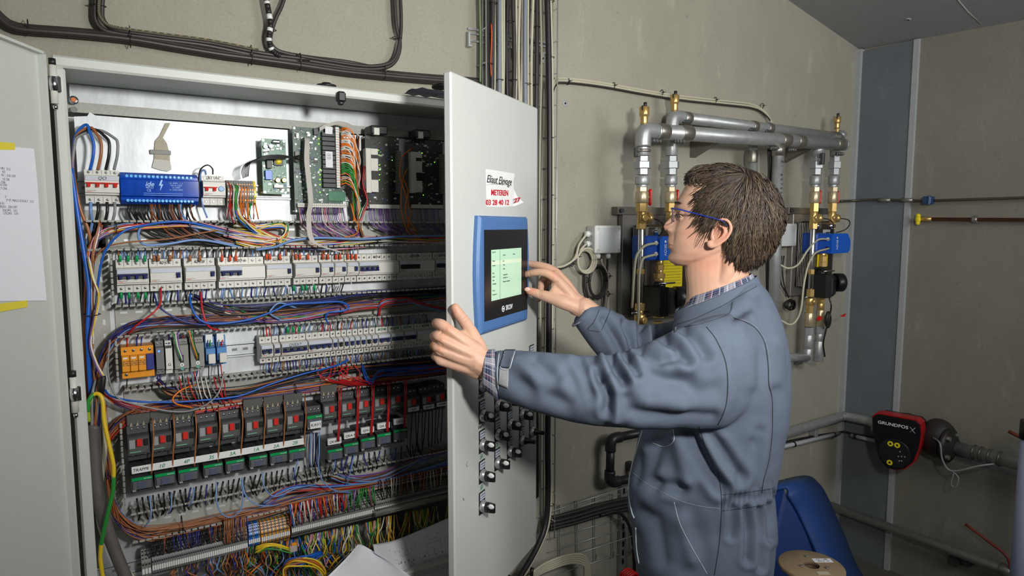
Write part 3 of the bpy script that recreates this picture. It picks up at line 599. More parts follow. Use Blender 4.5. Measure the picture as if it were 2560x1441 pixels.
def contactor(px, lab, zt_, zb_, w_=.042, tape=None, y=YG-.002):
    x = X_(px, (zt_+zb_)/2, y); h = zt_-zb_; e = empty('contactor', (x, YP-.009, zb_), lab, 'contactor', 'contactors with a green stripe'); x0, x1 = x-w_/2, x+w_/2
    MB().prism([(x0, a, b) for a, b in ((YP-.009, zb_), (y+.022, zb_), (y+.022, zb_+h*.22), (y, zb_+h*.26), (y, zb_+h*.72), (y+.018, zb_+h*.76), (y+.02, zt_), (YP-.009, zt_))], (w_, 0, 0), DKGREY).build('body', e)
    MB().bb((x0+.001, y-.002, zb_+h*.60), (x1-.001, y, zb_+h*.72), GREENP, .0006).build('green_stripe', e)
    MB().bb((x0+.003, y-.003, zb_+h*.27), (x1-.003, y, zb_+h*.58), ghost, .001).build('clear_cover', e)
    MB().bb((x-.008, y-.0045, zb_+h*.30), (x+.008, y-.003, zb_+h*.55), mat('slate_window', (86, 92, 112), .2)).build('window', e)
    MB().bb((x0+.002, y-.001, zb_+h*.20), (x0+.009, y+.004, zb_+h*.29), plate_m).build('tab', e)
    text('Schneider', (x1-.010, y-.0023, zb_+h*.66), .0036, XA, ZA, INKW, e)
    screws(e, [x-.004, x+.006, x+.015], zt_-h*.14, y+.019, .0026); screws(e, [x-.004, x+.006, x+.015], zb_+h*.11, y+.022, .0026)
    if tape:
        MB().bb((x0+.002, y-.001, zt_-.004), (x1-.003, y+.008, zt_+.012), WHITE, .0008).build('label_tape', e); text(tape, (x, y-.0018, zt_+.004), .0085, XA, ZA, INK, e, 'handwriting', shear=.2)
    return e
zc_t, zc_b = aty(333, 1178, YG).z, aty(333, 1243, YG).z
CT = [(355, 'first'), (413, 'second'), (471, 'third'), (533, 'fourth'), (588, 'fifth'), (646, 'sixth'), (697, 'seventh'), (743, 'eighth')]
for i, (px, nth) in enumerate(CT): contactor(px, f'small black contactor with green stripe, {nth} from the left under the white marker strip', zc_t, zc_b+(.003 if i > 2 else 0))
for px, py, tp in ((838, 1135, 'QKA-Y1'), (878, 1120, 'QKA-Y2'), (920, 1107, 'QM-YC'), (960, 1096, 'QA-YA'), (1001, 1085, 'QA-YX')):
    zt_, zb_ = aty(px, py-28, YG).z, aty(px, py+28, YG).z; contactor(px, f'black contactor under a white tape marked {tp}', zt_, zb_, .04, tp)
xk = 787; zt_, zb_ = aty(xk, 1020, YG).z, aty(xk, 1084, YG).z
e = contactor(xk, 'small contactor with a white label marked KAV1, between the two starter groups', zt_, zb_, .040)
x = X_(xk, (zt_+zb_)/2, YG); MB().bb((x-.014, YG-.0085, zb_+.015), (x+.014, YG-.007, zb_+.033), WHITE).build('label_tape', e); text('KAV1', (x, YG-.009, zb_+.024), .0105, XA, ZA, INK, e, 'handwriting', shear=.2)
# white marker strip across the starters
a, b = aty(329, 1183, 1.600), aty(761, 1100, 1.600); zz = (a.z+b.z)/2
e = empty('marker_strip', (a.x, 1.6, zz), 'long white plastic strip with green handwriting, between starters and contactors', 'marker strip')
MB().bb((a.x, 1.600, zz-.008), (b.x, 1.603, zz+.008), WHITE, .001).bb((a.x+.01, 1.603, zz-.006), (b.x-.01, 1.63, zz-.003), WHITE).build('strip', e)
for px, s in ((404, '10'), (466, '4P'), (528, '3S'), (581, '3A'), (640, '1A'), (690, '2A'), (737, '2B')): text(s, (X_(px, zz, 1.6), 1.5995, zz), .012, XA, ZA, INKG, e, 'handwriting', shear=.2)
text('TRAPPE', (X_(352, zz, 1.6), 1.5995, zz), .009, XA, ZA, INK, e, 'handwriting', shear=.2)
# ------------------------------------------------------------------ circuit boards
def board(lab, pts, col, y, n, seed, comps=True, standoff=.012):
    r_ = random.Random(seed); q = [aty(px, py, y) for px, py in pts]
    x0 = min(p.x for p in q); x1 = max(p.x for p in q); z0 = min(p.z for p in q); z1 = max(p.z for p in q)
    e = empty('circuit_board', ((x0+x1)/2, YP, z0), lab, 'circuit board')
    MB().bb((x0, y, z0), (x1, y+.0016, z1), col).build('board', e)
    m = MB()
    for a in (x0+.004, x1-.004):
        for b in (z0+.004, z1-.004): m.cyl((a, y, b), (a, YP, b), .0025, WHITE, n=6); m.lathe((a, y, b), (0, -1, 0), [(.003, 0), (.003, .0012)], CHROME, 8)
    m.build('standoffs', e, kind='stuff')
    m = MB(); cols = [BLACKP, BLACKP, CHROME, BRK2, WHITE, DKGREY, mat('solder', (200, 205, 200), .25, .6), mat('dark_blue_part', (34, 60, 120), .4)]
    for i in range(n):
        w_, h_ = r_.choice([(.002, .001), (.003, .0015), (.0012, .0025), (.005, .005), (.002, .002), (.0015, .0015), (.007, .004)]); c = cols[r_.randrange(8)]
        xx, zz = r_.uniform(x0+.004, x1-.004), r_.uniform(z0+.005, z1-.005); m.bb((xx-w_/2, y-r_.uniform(.0008, .003), zz-h_/2), (xx+w_/2, y, zz+h_/2), c)
    m.build('small_components', e, kind='stuff'); return e, x0, x1, z0, z1
yb1 = 1.655; e, x0, x1, z0, z1 = board('small green circuit board with yellow, blue and gold parts', [(653, 346), (718, 486)], PCB, yb1, 170, 3)
def at_(px, py, y): p = aty(px, py, y); return p
def comp(e, nm_, px, py, w_, h_, d_, m_, y, bev=.0008):
    p = at_(px, py, y-d_/2); return MB().bb((p.x-w_/2, y-d_, p.z-h_/2), (p.x+w_/2, y, p.z+h_/2), m_, bev).build(nm_, e)
comp(e, 'yellow_transformer', 696, 404, .015, .013, .012, YEL, yb1, .004); comp(e, 'transformer_frame', 695, 404, .022, .02, .008, BLACKP, yb1); comp(e, 'relay', 672, 410, .012, .022, .014, BLACKP, yb1)
comp(e, 'blue_connector', 671, 438, .016, .022, .012, BLUEC, yb1); comp(e, 'terminal_row', 696, 466, .022, .008, .010, WHITE, yb1); comp(e, 'heat_sink', 690, 355, .020, .009, .012, CHROME, yb1, .003)
gold = mat('gold_capacitor', (214, 180, 110), .25, .7)
for px, py in ((694, 451), (710, 451)): p = at_(px, py, yb1-.006); MB().lathe((p.x, yb1, p.z), (0, -1, 0), [(.006, 0), (.006, .010), (.005, .011)], gold, 16).build('capacitor', e)
for px, py in ((663, 367), (677, 366)): p = at_(px, py, yb1-.006); MB().lathe((p.x, yb1, p.z), (0, -1, 0), [(.0045, 0), (.0045, .010)], CHROME, 14).build('capacitor', e)
yb2 = 1.660; e, x0, x1, z0, z1 = board('large green circuit board with a black relay row and a white terminal strip', [(731, 316), (858, 533)], PCBD, yb2, 420, 5)
xa_ = X_(806, 1.75, yb2-.008); xb_ = X_(838, 1.75, yb2-.008); zt_ = at_(820, 332, yb2).z; zb_ = at_(820, 470, yb2).z; n = 12; hh = (zt_-zb_)/n
for k in range(n): MB().bb((xa_, yb2-.014, zb_+k*hh+.0006), (xb_, yb2, zb_+(k+1)*hh-.0006), BLACKP, .0006).build('relay', e)
for px, py, h_ in ((822, 326, .018), (823, 399, .040)): p = at_(px, py, yb2-.015); MB().bb((p.x-.009, yb2-.0152, p.z-h_/2), (p.x+.009, yb2-.014, p.z+h_/2), PAPER).build('label_sticker', e)
p = at_(823, 392, yb2-.0155)
for k in range(4): MB().bb((p.x-.006, yb2-.0156, p.z-.004*k+.006), (p.x+.005, yb2-.0152, p.z-.004*k+.007), INKB).build('printed_mark', e)
xs_ = X_(846, 1.75, yb2-.02)
for k in range(24): 
    z = zb_+(zt_+.014-zb_)*k/24; MB().bb((xs_-.004, yb2-.018, z), (xs_+.005, yb2, z+(zt_+.014-zb_)/24-.0005), BRK2, .0004).bb((xs_+.005, yb2-.012, z), (xs_+.008, yb2, z+.004), REDP).build('terminal', e)
xa_, xb_ = X_(744, 1.66, yb2-.01), X_(866, 1.66, yb2-.01); zz = at_(800, 514, yb2-.01).z
for k in range(24):
    a = xa_+(xb_-xa_)*k/24; MB().bb((a, yb2-.014, zz-.005), (a+(xb_-xa_)/24-.0004, yb2, zz+.005), BRK2, .0004).lathe((a+.002, yb2-.014, zz), (0, -1, 0), [(.0014, 0), (.0014, .0003)], MIDGREY, 6).build('terminal', e)
for py in (347, 360, 424, 437, 449, 462, 481): p = at_(797 if py < 400 else 800, py, yb2-.003); MB().sph((p.x, yb2-.003, p.z), .0016, LEDG, 8).build('indicator_light', e)
comp(e, 'connector', 789, 330, .012, .016, .010, DKGREY, yb2); comp(e, 'chip', 787, 401, .014, .014, .002, BLACKP, yb2, .0003); comp(e, 'connector', 743, 340, .007, .014, .010, WHITE, yb2); comp(e, 'connector', 742, 392, .010, .026, .010, MIDGREY, yb2)
comp(e, 'daughter_board', 842, 491, .044, .024, .004, PCB, yb2, .0002)
# grey ribbon cable
tp = mat('ribbon_cable', (176, 172, 164), .5)
def ribbon(pts, w_, lab):
    P_ = smoothpath(pts, 6); rows = [[p+Vector((-w_/2, 0, 0)), p+Vector((w_/2, 0, 0)), p+Vector((w_/2, .0008, 0)), p+Vector((-w_/2, .0008, 0))] for p in P_]
    tag(MB().grid(rows, tp, closed=True, smooth=False, caps=True).build('ribbon_cable'), lab, 'cable')
ribbon([at_(760, 348, 1.645), at_(768, 348, 1.628), at_(767, 400, 1.622), at_(772, 450, 1.62), at_(777, 505, 1.618), at_(772, 540, 1.61), at_(776, 590, 1.60), at_(795, 612, 1.598), at_(855, 632, 1.60)], .012, 'grey ribbon cable hanging down over the large green board')
P_ = smoothpath([at_(799, 328, 1.648), at_(820, 318, 1.645), at_(848, 312, 1.645), at_(880, 322, 1.648), at_(900, 350, 1.655)], 6)
tag(MB().grid([[p, p+Vector((0, 0, .009)), p+Vector((0, .0008, .009)), p+Vector((0, .0008, 0))] for p in P_], tp, closed=True, smooth=False, caps=True).build('ribbon_cable'), 'grey ribbon cable arching over the top of the large green board', 'cable')
# dark controller units
def ctrl(lab, pl_, pr_, pyt, pyb, px_w0, px_w1, leds, seed):
    e, x0, x1, z0, z1 = board(lab, [(pl_, pyt), (pr_, pyb)], mat('dark_board', (44, 50, 44), .5, 0, .3, 90), 1.665, 160, seed)
    xa_, xb_ = X_(px_w0, 1.72, 1.64), X_(px_w1, 1.72, 1.64); zt_ = at_(px_w0, pyt+32, 1.64).z; zb_ = at_(px_w0, pyb-42, 1.64).z; mw = (xb_-xa_)*.42
    MB().bb((xa_, 1.642, zb_), (xa_+mw, 1.665, zt_), BRK2, .001).build('terminal_rail', e)
    hh = zt_-zb_
    for f0, f1, mm in ((.86, 1, PAPER), (.50, .78, PAPER), (.02, .30, PAPER)): MB().bb((xa_+mw, 1.644, zb_+hh*f0), (xb_, 1.665, zb_+hh*f1), BRK2, .0006).build('label_block', e)
    MB().bb((xa_+mw, 1.648, zb_+hh*.30), (xb_, 1.665, zb_+hh*.50), BLACKP).bb((xa_+mw, 1.648, zb_+hh*.78), (xb_, 1.665, zb_+hh*.86), BLACKP).build('black_block', e, kind='stuff')
    for px, py in leds: p = at_(px, py, 1.645); MB().sph((p.x, 1.644, p.z), .0013, LEDG, 8).build('indicator_light', e)
    MB().bb((x0+.004, 1.63, z1), (x0+.05, 1.68, z1+.022), BLACKP, .003).bb((x0+.012, 1.628, z1-.002), (x0+.027, 1.64, z1+.016), BRK2, .001).build('plug_housing', e)
    zz = at_(pl_+10, pyb-8, 1.65).z
    for k in range(20): a = x0+.004+(x1-x0-.01)*k/20; MB().bb((a, 1.650, zz-.005), (a+(x1-x0-.01)/20-.0004, 1.665, zz+.005), BRK2).build('terminal', e)
    for k in range(22):
        z = zb_+(zt_-zb_)*k/22; MB().bb((x1-.012, 1.648, z+.0005), (x1, 1.665, z+hh/22-.0006), mat('comb_grey', (130, 130, 122), .5)).build('comb_block', e)
ctrl('dark controller board with grey terminals, first in the shadow right of the large green board', 912, 1000, 338, 524, 917, 948, [(946, 376), (947, 388), (948, 413), (948, 425), (948, 437), (948, 450), (980, 401)], 11)
ctrl('dark controller board nearest to the half-open door', 1022, 1108, 347, 524, 1031, 1058, [(1055, 383), (1086, 406), (1058, 488)], 12)
# ================================================================== wires
def noisepath(pts, spread, r_, jy=.006, k=5, jx=0):
    """pts: (px,py,y); one wire of a bundle wandering round the bundle's centre line"""
    ph = [r_.uniform(0, 6.28) for _ in range(4)]; a = r_.uniform(0, 6.28); rad = math.sqrt(r_.random()); out = []; f = r_.uniform(.5, 1.3)
    for i, (px, py, y) in enumerate(pts):
        s = spread[i] if isinstance(spread, (list, tuple)) else spread
        aa = a+math.sin(i*f+ph[0])*1.1; p = aty(px, py, y); q = aty(min(px+5, 2500), py, y)
        out.append(p+Vector((math.cos(aa)*rad*s*.35+jx*math.sin(ph[2]+i), math.cos(aa+ph[1])*rad*jy, math.sin(aa)*rad*s)))
    return smoothpath(out, k)
def bundle(lab, pts, n, cols, spread, r=(.0012, .0018), seed=1, jy=.008, k=5, seg=5, group=None, mb=None):
    r_ = random.Random(seed); m = mb or MB(); names = [c for c, w_ in cols for _ in range(w_)]
    for i in range(n): m.tube(noisepath(pts, spread, r_, jy, k), r_.uniform(*r), WC[r_.choice(names)], seg)
    if mb: return m
    return tag(m.build('wire_bundle'), lab, 'wires', group, 'stuff')
YW = 1.652
def L3(*a): return [(x, y, YW) if len(q) == 2 else q for q in a for x, y in [q[:2]]]
mixc = [('white', 3), ('pink', 2), ('red', 2), ('green', 3), ('yellow', 2), ('violet', 2), ('navy', 2), ('sky', 1), ('orange', 1), ('grey', 1)]
bundle('bright multicoloured wire bundle looping through the top duct from the left', L3((232, 770), (219, 700), (220, 640), (240, 598), (292, 572), (380, 564), (470, 560), (570, 582), (650, 600), (700, 607)), 36, mixc, .0085, seed=2)
bundle('multicoloured wires running right through the top duct into the shadow', L3((560, 580), (660, 600), (740, 612), (830, 612), (920, 604), (1020, 600), (1150, 600)), 44, mixc+[('black', 3)], [.012, .014, .014, .016, .014, .014, .014], seed=3)
r_ = random.Random(5); m = MB()
for i in range(30):
    x = 322+i*5.4; c = r_.choice(['black', 'black', 'dbrown', 'black', 'sky' if i > 22 else 'black'])
    m.tube(smoothpath([aty(x, 511, 1.645), aty(x+r_.uniform(-3, 5), 530, 1.64), aty(x+14+r_.uniform(-4, 6), 556, 1.650), aty(x+60+r_.uniform(-8, 20), 585+r_.uniform(-4, 10), 1.662), aty(x+150, 606+r_.uniform(-10, 8), 1.665), aty(720+i*3, 606+r_.uniform(-10, 8), 1.668)], 5), r_.uniform(.0017, .0024), WC[c], 6)
tag(m.build('wire_bundle'), 'thick black wires fanning down from the blue distribution block', 'wires', None, 'stuff')
coil = [('yellow', 3), ('orange', 3), ('green', 3), ('white', 4), ('red', 2), ('blue', 2), ('black', 2)]
bundle('tangle of yellow, orange, green and white wires under the small green board', L3((585, 560), (640, 566), (700, 562), (716, 580), (700, 605), (650, 612), (590, 598)), 22, coil, .011, seed=7)
bundle('loose crossing wires below the orange terminal block', L3((585, 505, 1.63), (600, 545, 1.62), (640, 575), (700, 600), (780, 606), (840, 604)), 18, coil, [.006, .01, .012, .012, .012, .01], seed=8)
def drops(lab, xs, y0, y1, cols, r, seed, yy=1.64, jx=4, bend=6, n=5, sag=0):
    r_ = random.Random(seed); m = MB()
    for x in xs:
        a = y0(x) if callable(y0) else y0; b = y1(x) if callable(y1) else y1; d = r_.uniform(-bend, bend); c = r_.choice(cols)
        m.tube(smoothpath([aty(x, a, yy), aty(x+d*.4, a+(b-a)*.35, yy-.008), aty(x+d, a+(b-a)*.75, yy-.002), aty(x+d+r_.uniform(-jx, jx), b, yy+.012)], 4), r_.uniform(*r), WC[c], n)
    return tag(m.build('wire_bundle'), lab, 'wires', None, 'stuff')
drops('thin wires dropping from the orange terminal block into the top duct', [570+i*3.6 for i in range(20)], 508, 548, ['red', 'white', 'orange', 'green', 'orange', 'violet', 'brown', 'grey'], (.001, .0014), 4)
m = MB(); r_ = random.Random(12)
for i, (c, x) in enumerate([('red', 575), ('white', 583), ('green', 588), ('green', 592), ('white', 597), ('orange', 602), ('orange', 610), ('orange', 617)]):
    m.tube(smoothpath([aty(x-6+i*.6, 455+i*2, 1.628), aty(x+2, 470, 1.612), aty(x+r_.uniform(-3, 3), 500, 1.61), aty(x+2, 535, 1.622), aty(x+10, 560, 1.64)], 5), .0013, WC[c], 6)
tag(m.build('wire_bundle'), 'red, white, green and orange wires hanging over the orange terminal block', 'wires', None, 'stuff')
def fan(lab, x0, x1, n, ya, yb_, cols, seed, run=90):
    r_ = random.Random(seed); m = MB()
    for i in range(n):
        x = x0+(x1-x0)*i/n; q = r_.uniform(.5, 1.2)
        m.tube(smoothpath([aty(x, ya, 1.648), aty(x+2, ya+22, 1.640), aty(x+12*q, ya+45, 1.646), aty(x+50*q, yb_-18+r_.uniform(-6, 6), 1.654), aty(x+run*q, yb_+r_.uniform(-8, 6), 1.66), aty(x+run*2, yb_+r_.uniform(-6, 6), 1.664)], 5), r_.uniform(.001, .0015), WC[r_.choice(cols)], 5)
    return tag(m.build('wire_bundle'), lab, 'wires', None, 'stuff')
fan('violet and grey wires curving from the large green board into the duct', 748, 862, 24, 519, 600, ['violet', 'violet', 'violet', 'grey', 'white', 'violet', 'pink'], 21)
fan('violet wires under the first dark controller board', 922, 996, 18, 522, 600, ['violet', 'violet', 'grey'], 22, 60)
fan('violet wires under the controller board next to the door', 1034, 1100, 12, 522, 596, ['violet', 'grey'], 23, 40)
# right-hand side of the large board: fans of orange/white/green wires
m = MB(); r_ = random.Random(31)
for i in range(46):
    y0 = 322+i*3.2; c = 'orange' if (i//3) % 2 == 0 else 'white'
    if 27 < i < 36: c = 'green'
    if i > 36: c = r_.choice(['white', 'green', 'orange', 'black'])
    ex = 890+r_.uniform(-8, 12); ey = min(520, y0+40+r_.uniform(10, 60))
    m.tube(smoothpath([aty(852, y0, 1.648), aty(866, y0-2+r_.uniform(-2, 2), 1.638), aty(882+r_.uniform(-4, 4), y0+12, 1.636), aty(ex, ey, 1.648), aty(886+r_.uniform(-6, 6), ey+40, 1.66)], 5), r_.uniform(.0011, .0015), WC[c], 5)
tag(m.build('wire_bundle'), 'orange, white and green wires fanning out of the right edge of the large green board', 'wires', None, 'stuff')
bundle('dark wires gathered in the vertical slot right of the large green board', L3((893, 345), (893, 420), (890, 490), (892, 545), (905, 590)), 16, [('black', 6), ('orange', 2), ('brown', 3), ('green', 1)], .008, seed=33)
bundle('red and white wires gathered left of the first dark controller', L3((912, 420), (908, 460), (918, 500), (905, 530), (892, 570)), 12, [('white', 3), ('red', 3), ('black', 3)], .007, seed=34, jy=.006)
m = MB()
for pts in ([(1028, 372, 1.64), (1004, 395, 1.63), (1000, 440, 1.625), (1012, 480, 1.62), (1025, 530, 1.625), (1022, 570, 1.64), (1060, 595, 1.65), (1110, 600, 1.65)], [(1020, 420, 1.64), (1008, 445, 1.63), (1003, 500, 1.62), (1008, 545, 1.63), (1030, 590, 1.645), (1100, 606, 1.65)],
            [(877, 510, 1.63), (885, 540, 1.625), (895, 565, 1.63), (890, 585, 1.64), (860, 595, 1.65)], [(1010, 450, 1.64), (1020, 480, 1.62), (1014, 530, 1.62), (1040, 580, 1.64)]):
    m.tube(smoothpath([aty(*p) for p in pts], 5), .0015, WC['orange'], 6)
tag(m.build('orange_wire'), 'long orange wires looping between the two dark controller boards', 'wires', None, 'stuff')
m = MB()
for i in range(6):
    m.tube(smoothpath([aty(608+i*2.5, 446-i, 1.64), aty(605+i*4, 427-i*3.5, 1.628), aty(618+i*5, 408-i*2, 1.618), aty(660, 398-i*1.6, 1.612), aty(712, 396-i*1.4, 1.615), aty(758, 386+i*4, 1.63)], 6), .0010, WC['black'], 5)
tag(m.build('wire_bundle'), 'black wires crossing in front of the small green board', 'wires', None, 'stuff')
def wire1(lab, segs, r, cat='wire', name='wire', n=8, k=6):
    m = MB()
    for c, pts in segs: m.tube(smoothpath([p if isinstance(p, Vector) else aty(*p) for p in pts], k), r, WC[c], n)
    return tag(m.build(name), lab, cat)
# supply loops over the main switch
for c, xe, top, xs in (('blue', 225, 312, 196), ('brown', 244, 319, 197), ('black', 264, 324, 199), ('grey', 285, 326, 202)):
    wire1(f'thick {c} supply wire arching over the main switch', [(c, [(xe, 425, 1.652), (xe+8, 390, 1.645), (xe+9, 358, 1.645), (xe-1, top+18, 1.648), ((xe+200)/2+4, top, 1.655), (197, top+14, 1.66), (186, top+42, 1.665), (182, 420, 1.668), (190, 520, 1.668)])], .0030, n=10)
for c, x in (('sky', 227), ('black', 245), ('black', 268), ('grey', 287)):
    wire1(f'short thick {c} wire leaving the main switch below, {["first", "second", "third", "fourth"][[227, 245, 268, 287].index(x)]} from left', [(c, [(x, 506, 1.652), (x, 530, 1.648), (x-6 if x > 230 else x+3, 560, 1.655), (x-10, 610, 1.668)])], .0030, n=10)
wire1('black jumper wire arching over the small breaker with red toggles', [('black', [(532, 436, 1.65), (531, 422, 1.642), (519, 413, 1.64), (503, 422, 1.645), (497, 445, 1.655), (500, 500, 1.66)])], .0016)
wire1('grey-blue jumper wire beside the small breaker', [('sky', [(515, 436, 1.65), (512, 426, 1.645), (503, 430, 1.65), (500, 455, 1.658), (506, 510, 1.655), (518, 545, 1.65)])], .0020)
wire1('long pale blue cable crossing the top duct towards the right', [('sky', [(640, 625, 1.635), (690, 617, 1.628), (730, 602, 1.622), (800, 595, 1.62), (900, 598, 1.62), (1000, 592, 1.625), (1090, 590, 1.63), (1150, 588, 1.64)])], .0030, 'cable', 'cable')
wire1('thin brown wire crossing the black wires in the top duct', [('brown', [(232, 660, 1.64), (258, 622, 1.63), (320, 606, 1.622), (420, 598, 1.62), (490, 585, 1.62), (545, 576, 1.63)])], .0016)
wire1('pale blue cable loop in the left part of the top duct', [('sky', [(352, 566, 1.645), (346, 590, 1.635), (362, 612, 1.63), (420, 610, 1.632), (500, 600, 1.64), (600, 618, 1.65)])], .0028)
wire1('bright blue wire rising from the left channel into the top duct', [('blue', [(238, 800, 1.64), (246, 700, 1.63), (262, 630, 1.625), (300, 585, 1.62), (340, 568, 1.625), (420, 555, 1.625), (480, 558, 1.635), (560, 575, 1.65)])], .0024)
# duct two
d2 = L3((232, 1000), (246, 930), (270, 870), (320, 824), (400, 806), (500, 800), (620, 795), (740, 785), (880, 768), (1000, 755), (1150, 738))
bundle('dense bundle of dark blue and brown wires in the duct between the breaker rows', d2, 46, [('navy', 8), ('brown', 8), ('black', 4), ('dbrown', 4), ('sky', 1), ('violet', 2)], [.012, .014, .016, .014, .012, .013, .013, .015, .014, .012, .012], seed=41)
bundle('coloured wires at the bottom of the duct between the breaker rows', L3((560, 770), (600, 785), (650, 798), (740, 796), (840, 780), (940, 762), (1050, 752), (1150, 742)), 22, [('green', 2), ('white', 2), ('pink', 1), ('orange', 2), ('violet', 3), ('red', 3), ('brown', 3)], .010, seed=42)
bundle('dark slack loops of wire under the upper breaker row', L3((480, 745, 1.655), (560, 775, 1.645), (700, 770, 1.65), (820, 755), (900, 740), (1000, 735), (1120, 725)), 16, [('black', 6), ('navy', 2), ('violet', 1)], .013, seed=43)
wire1('bright blue wire with a long hairpin loop in the duct between the breaker rows', [('blue', [(475, 735, 1.65), (478, 765, 1.63), (500, 800, 1.622), (540, 810, 1.622), (620, 800, 1.622), (680, 780, 1.62), (720, 762, 1.618), (790, 758, 1.618), (850, 755, 1.618), (872, 768, 1.618), (855, 778, 1.62), (822, 782, 1.625), (814, 795, 1.635), (822, 812, 1.65)])], .0024)
wire1('lavender wire looping beside the blue hairpin loop', [('sky', [(740, 770, 1.64), (700, 758, 1.63), (680, 772, 1.63), (676, 785, 1.63), (700, 800, 1.64)])], .0022)
wire1('dark blue wire crossing down to the third row', [('navy', [(385, 735, 1.65), (400, 770, 1.63), (450, 800, 1.625), (500, 812, 1.625), (560, 810, 1.63), (640, 800, 1.64)])], .0020)
wire1('red wire rising diagonally left of the second row duct', [('red', [(322, 835, 1.64), (340, 815, 1.625), (380, 785, 1.62), (400, 760, 1.63), (402, 720, 1.65)])], .0020)
wire1('red wire falling from the upper breakers to the lower duct', [('red', [(502, 730, 1.65), (505, 770, 1.628), (515, 805, 1.622), (530, 822, 1.63), (560, 826, 1.65)])], .0022)
bundle('thin pale blue and grey loops in shadow in the right part of the middle duct', L3((945, 790), (955, 760, 1.63), (990, 752, 1.625), (1020, 750, 1.625), (1060, 765, 1.63), (1120, 778, 1.64)), 7, [('sky', 3), ('grey', 2), ('red', 2)], .007, seed=45)
# duct three
bundle('dense brown, blue and red wires in the duct above the motor starters', L3((240, 1200), (262, 1120), (290, 1068), (350, 1030), (430, 1012), (540, 1002), (680, 985), (820, 968), (950, 948), (1150, 925)), 52, [('brown', 13), ('dbrown', 3), ('navy', 4), ('red', 3), ('sky', 1), ('black', 2), ('orange', 1)], [.012, .014, .014, .012, .012, .013, .014, .014, .013, .013], seed=51)
bundle('bright red and pink wires running along the lower side of the third duct', L3((262, 985), (300, 1010), (380, 1030), (480, 1030), (600, 1012), (700, 990), (800, 968), (880, 960), (960, 950), (1120, 930)), 13, [('red', 6), ('pink', 2), ('orange', 2), ('navy', 1), ('white', 1)], [.006]+[.008]*9, seed=52, jy=.004)
bundle('black and dark blue slack wires under the third row devices', L3((395, 955, 1.655), (430, 980, 1.64), (520, 985, 1.64), (620, 975, 1.64), (720, 950), (850, 925), (960, 915), (1110, 905)), 22, [('black', 7), ('navy', 5), ('brown', 2)], .012, seed=53)
wire1('bright blue wire sweeping through the third duct', [('blue', [(262, 975, 1.64), (280, 992, 1.628), (340, 1004, 1.618), (430, 1006, 1.616), (520, 1000, 1.616), (600, 990, 1.618), (680, 960, 1.62), (760, 935, 1.62), (840, 915, 1.63), (870, 900, 1.65)])], .0022)
wire1('grey wire hanging in a long curve across the third duct', [('grey', [(275, 850, 1.63), (270, 930, 1.62), (290, 990, 1.615), (340, 1012, 1.612), (440, 1030, 1.61), (500, 1020, 1.61), (545, 985, 1.61), (560, 930, 1.625)])], .0018)
wire1('orange wire making a loop below the grey box modules', [('orange', [(490, 962, 1.64), (455, 975, 1.622), (433, 995, 1.615), (440, 1010, 1.615), (480, 1020, 1.625)])], .0018)
m = MB(); r_ = random.Random(54)
for i in range(12):
    x = 436+i*11; m.tube(smoothpath([aty(x, 942, 1.645), aty(x+5, 965, 1.63), aty(x+12+r_.uniform(-8, 8), 990, 1.622), aty(x+24+r_.uniform(-8, 8), 1012, 1.64)], 5), .0013, WC[r_.choice(['red', 'red', 'white', 'red', 'grey'])], 5)
for i in range(10):
    x = 820+r_.uniform(-30, 70); m.tube(smoothpath([aty(x, 900+r_.uniform(0, 20), 1.64), aty(x+r_.uniform(-25, 25), 935, 1.625), aty(x+r_.uniform(-40, 60), 950, 1.62), aty(x+60+r_.uniform(-30, 30), 965, 1.64)], 5), .0013, WC['red'], 5)
tag(m.build('wire_bundle'), 'thin red and white wires crossing the third duct', 'wires', None, 'stuff')
bundle('blue and brown loops in shadow right in the third duct', L3((905, 915), (915, 945, 1.63), (930, 955, 1.63), (945, 935, 1.63), (985, 930, 1.635), (1060, 925, 1.64), (1130, 915)), 14, [('blue', 4), ('dbrown', 6), ('red', 2)], .010, seed=55)
# duct four and below
bundle('thick sweep of brown and dark blue wires under the contactors', L3((262, 1020), (268, 1130), (276, 1230), (300, 1300), (360, 1335), (450, 1328), (560, 1302), (680, 1272), (800, 1238), (950, 1212), (1150, 1165)), 58, [('brown', 17), ('dbrown', 4), ('navy', 5), ('sky', 2), ('black', 2), ('violet', 1)], [.008, .012, .014, .018, .017, .017, .016, .015, .014, .012, .012], seed=61, jy=.012)
bundle('blue and violet wires in the right part of the lowest duct', L3((660, 1262), (700, 1235), (750, 1222), (820, 1222), (900, 1215), (1000, 1195), (1150, 1150)), 18, [('blue', 4), ('sky', 4), ('violet', 3), ('red', 2), ('brown', 4)], .010, seed=62)
bundle('slack wires in shadow under the dark contactors', L3((830, 1190), (880, 1200), (950, 1190), (1010, 1165), (1070, 1140), (1140, 1120)), 12, [('sky', 3), ('violet', 3), ('beige', 2), ('dbrown', 3)], .014, seed=63)
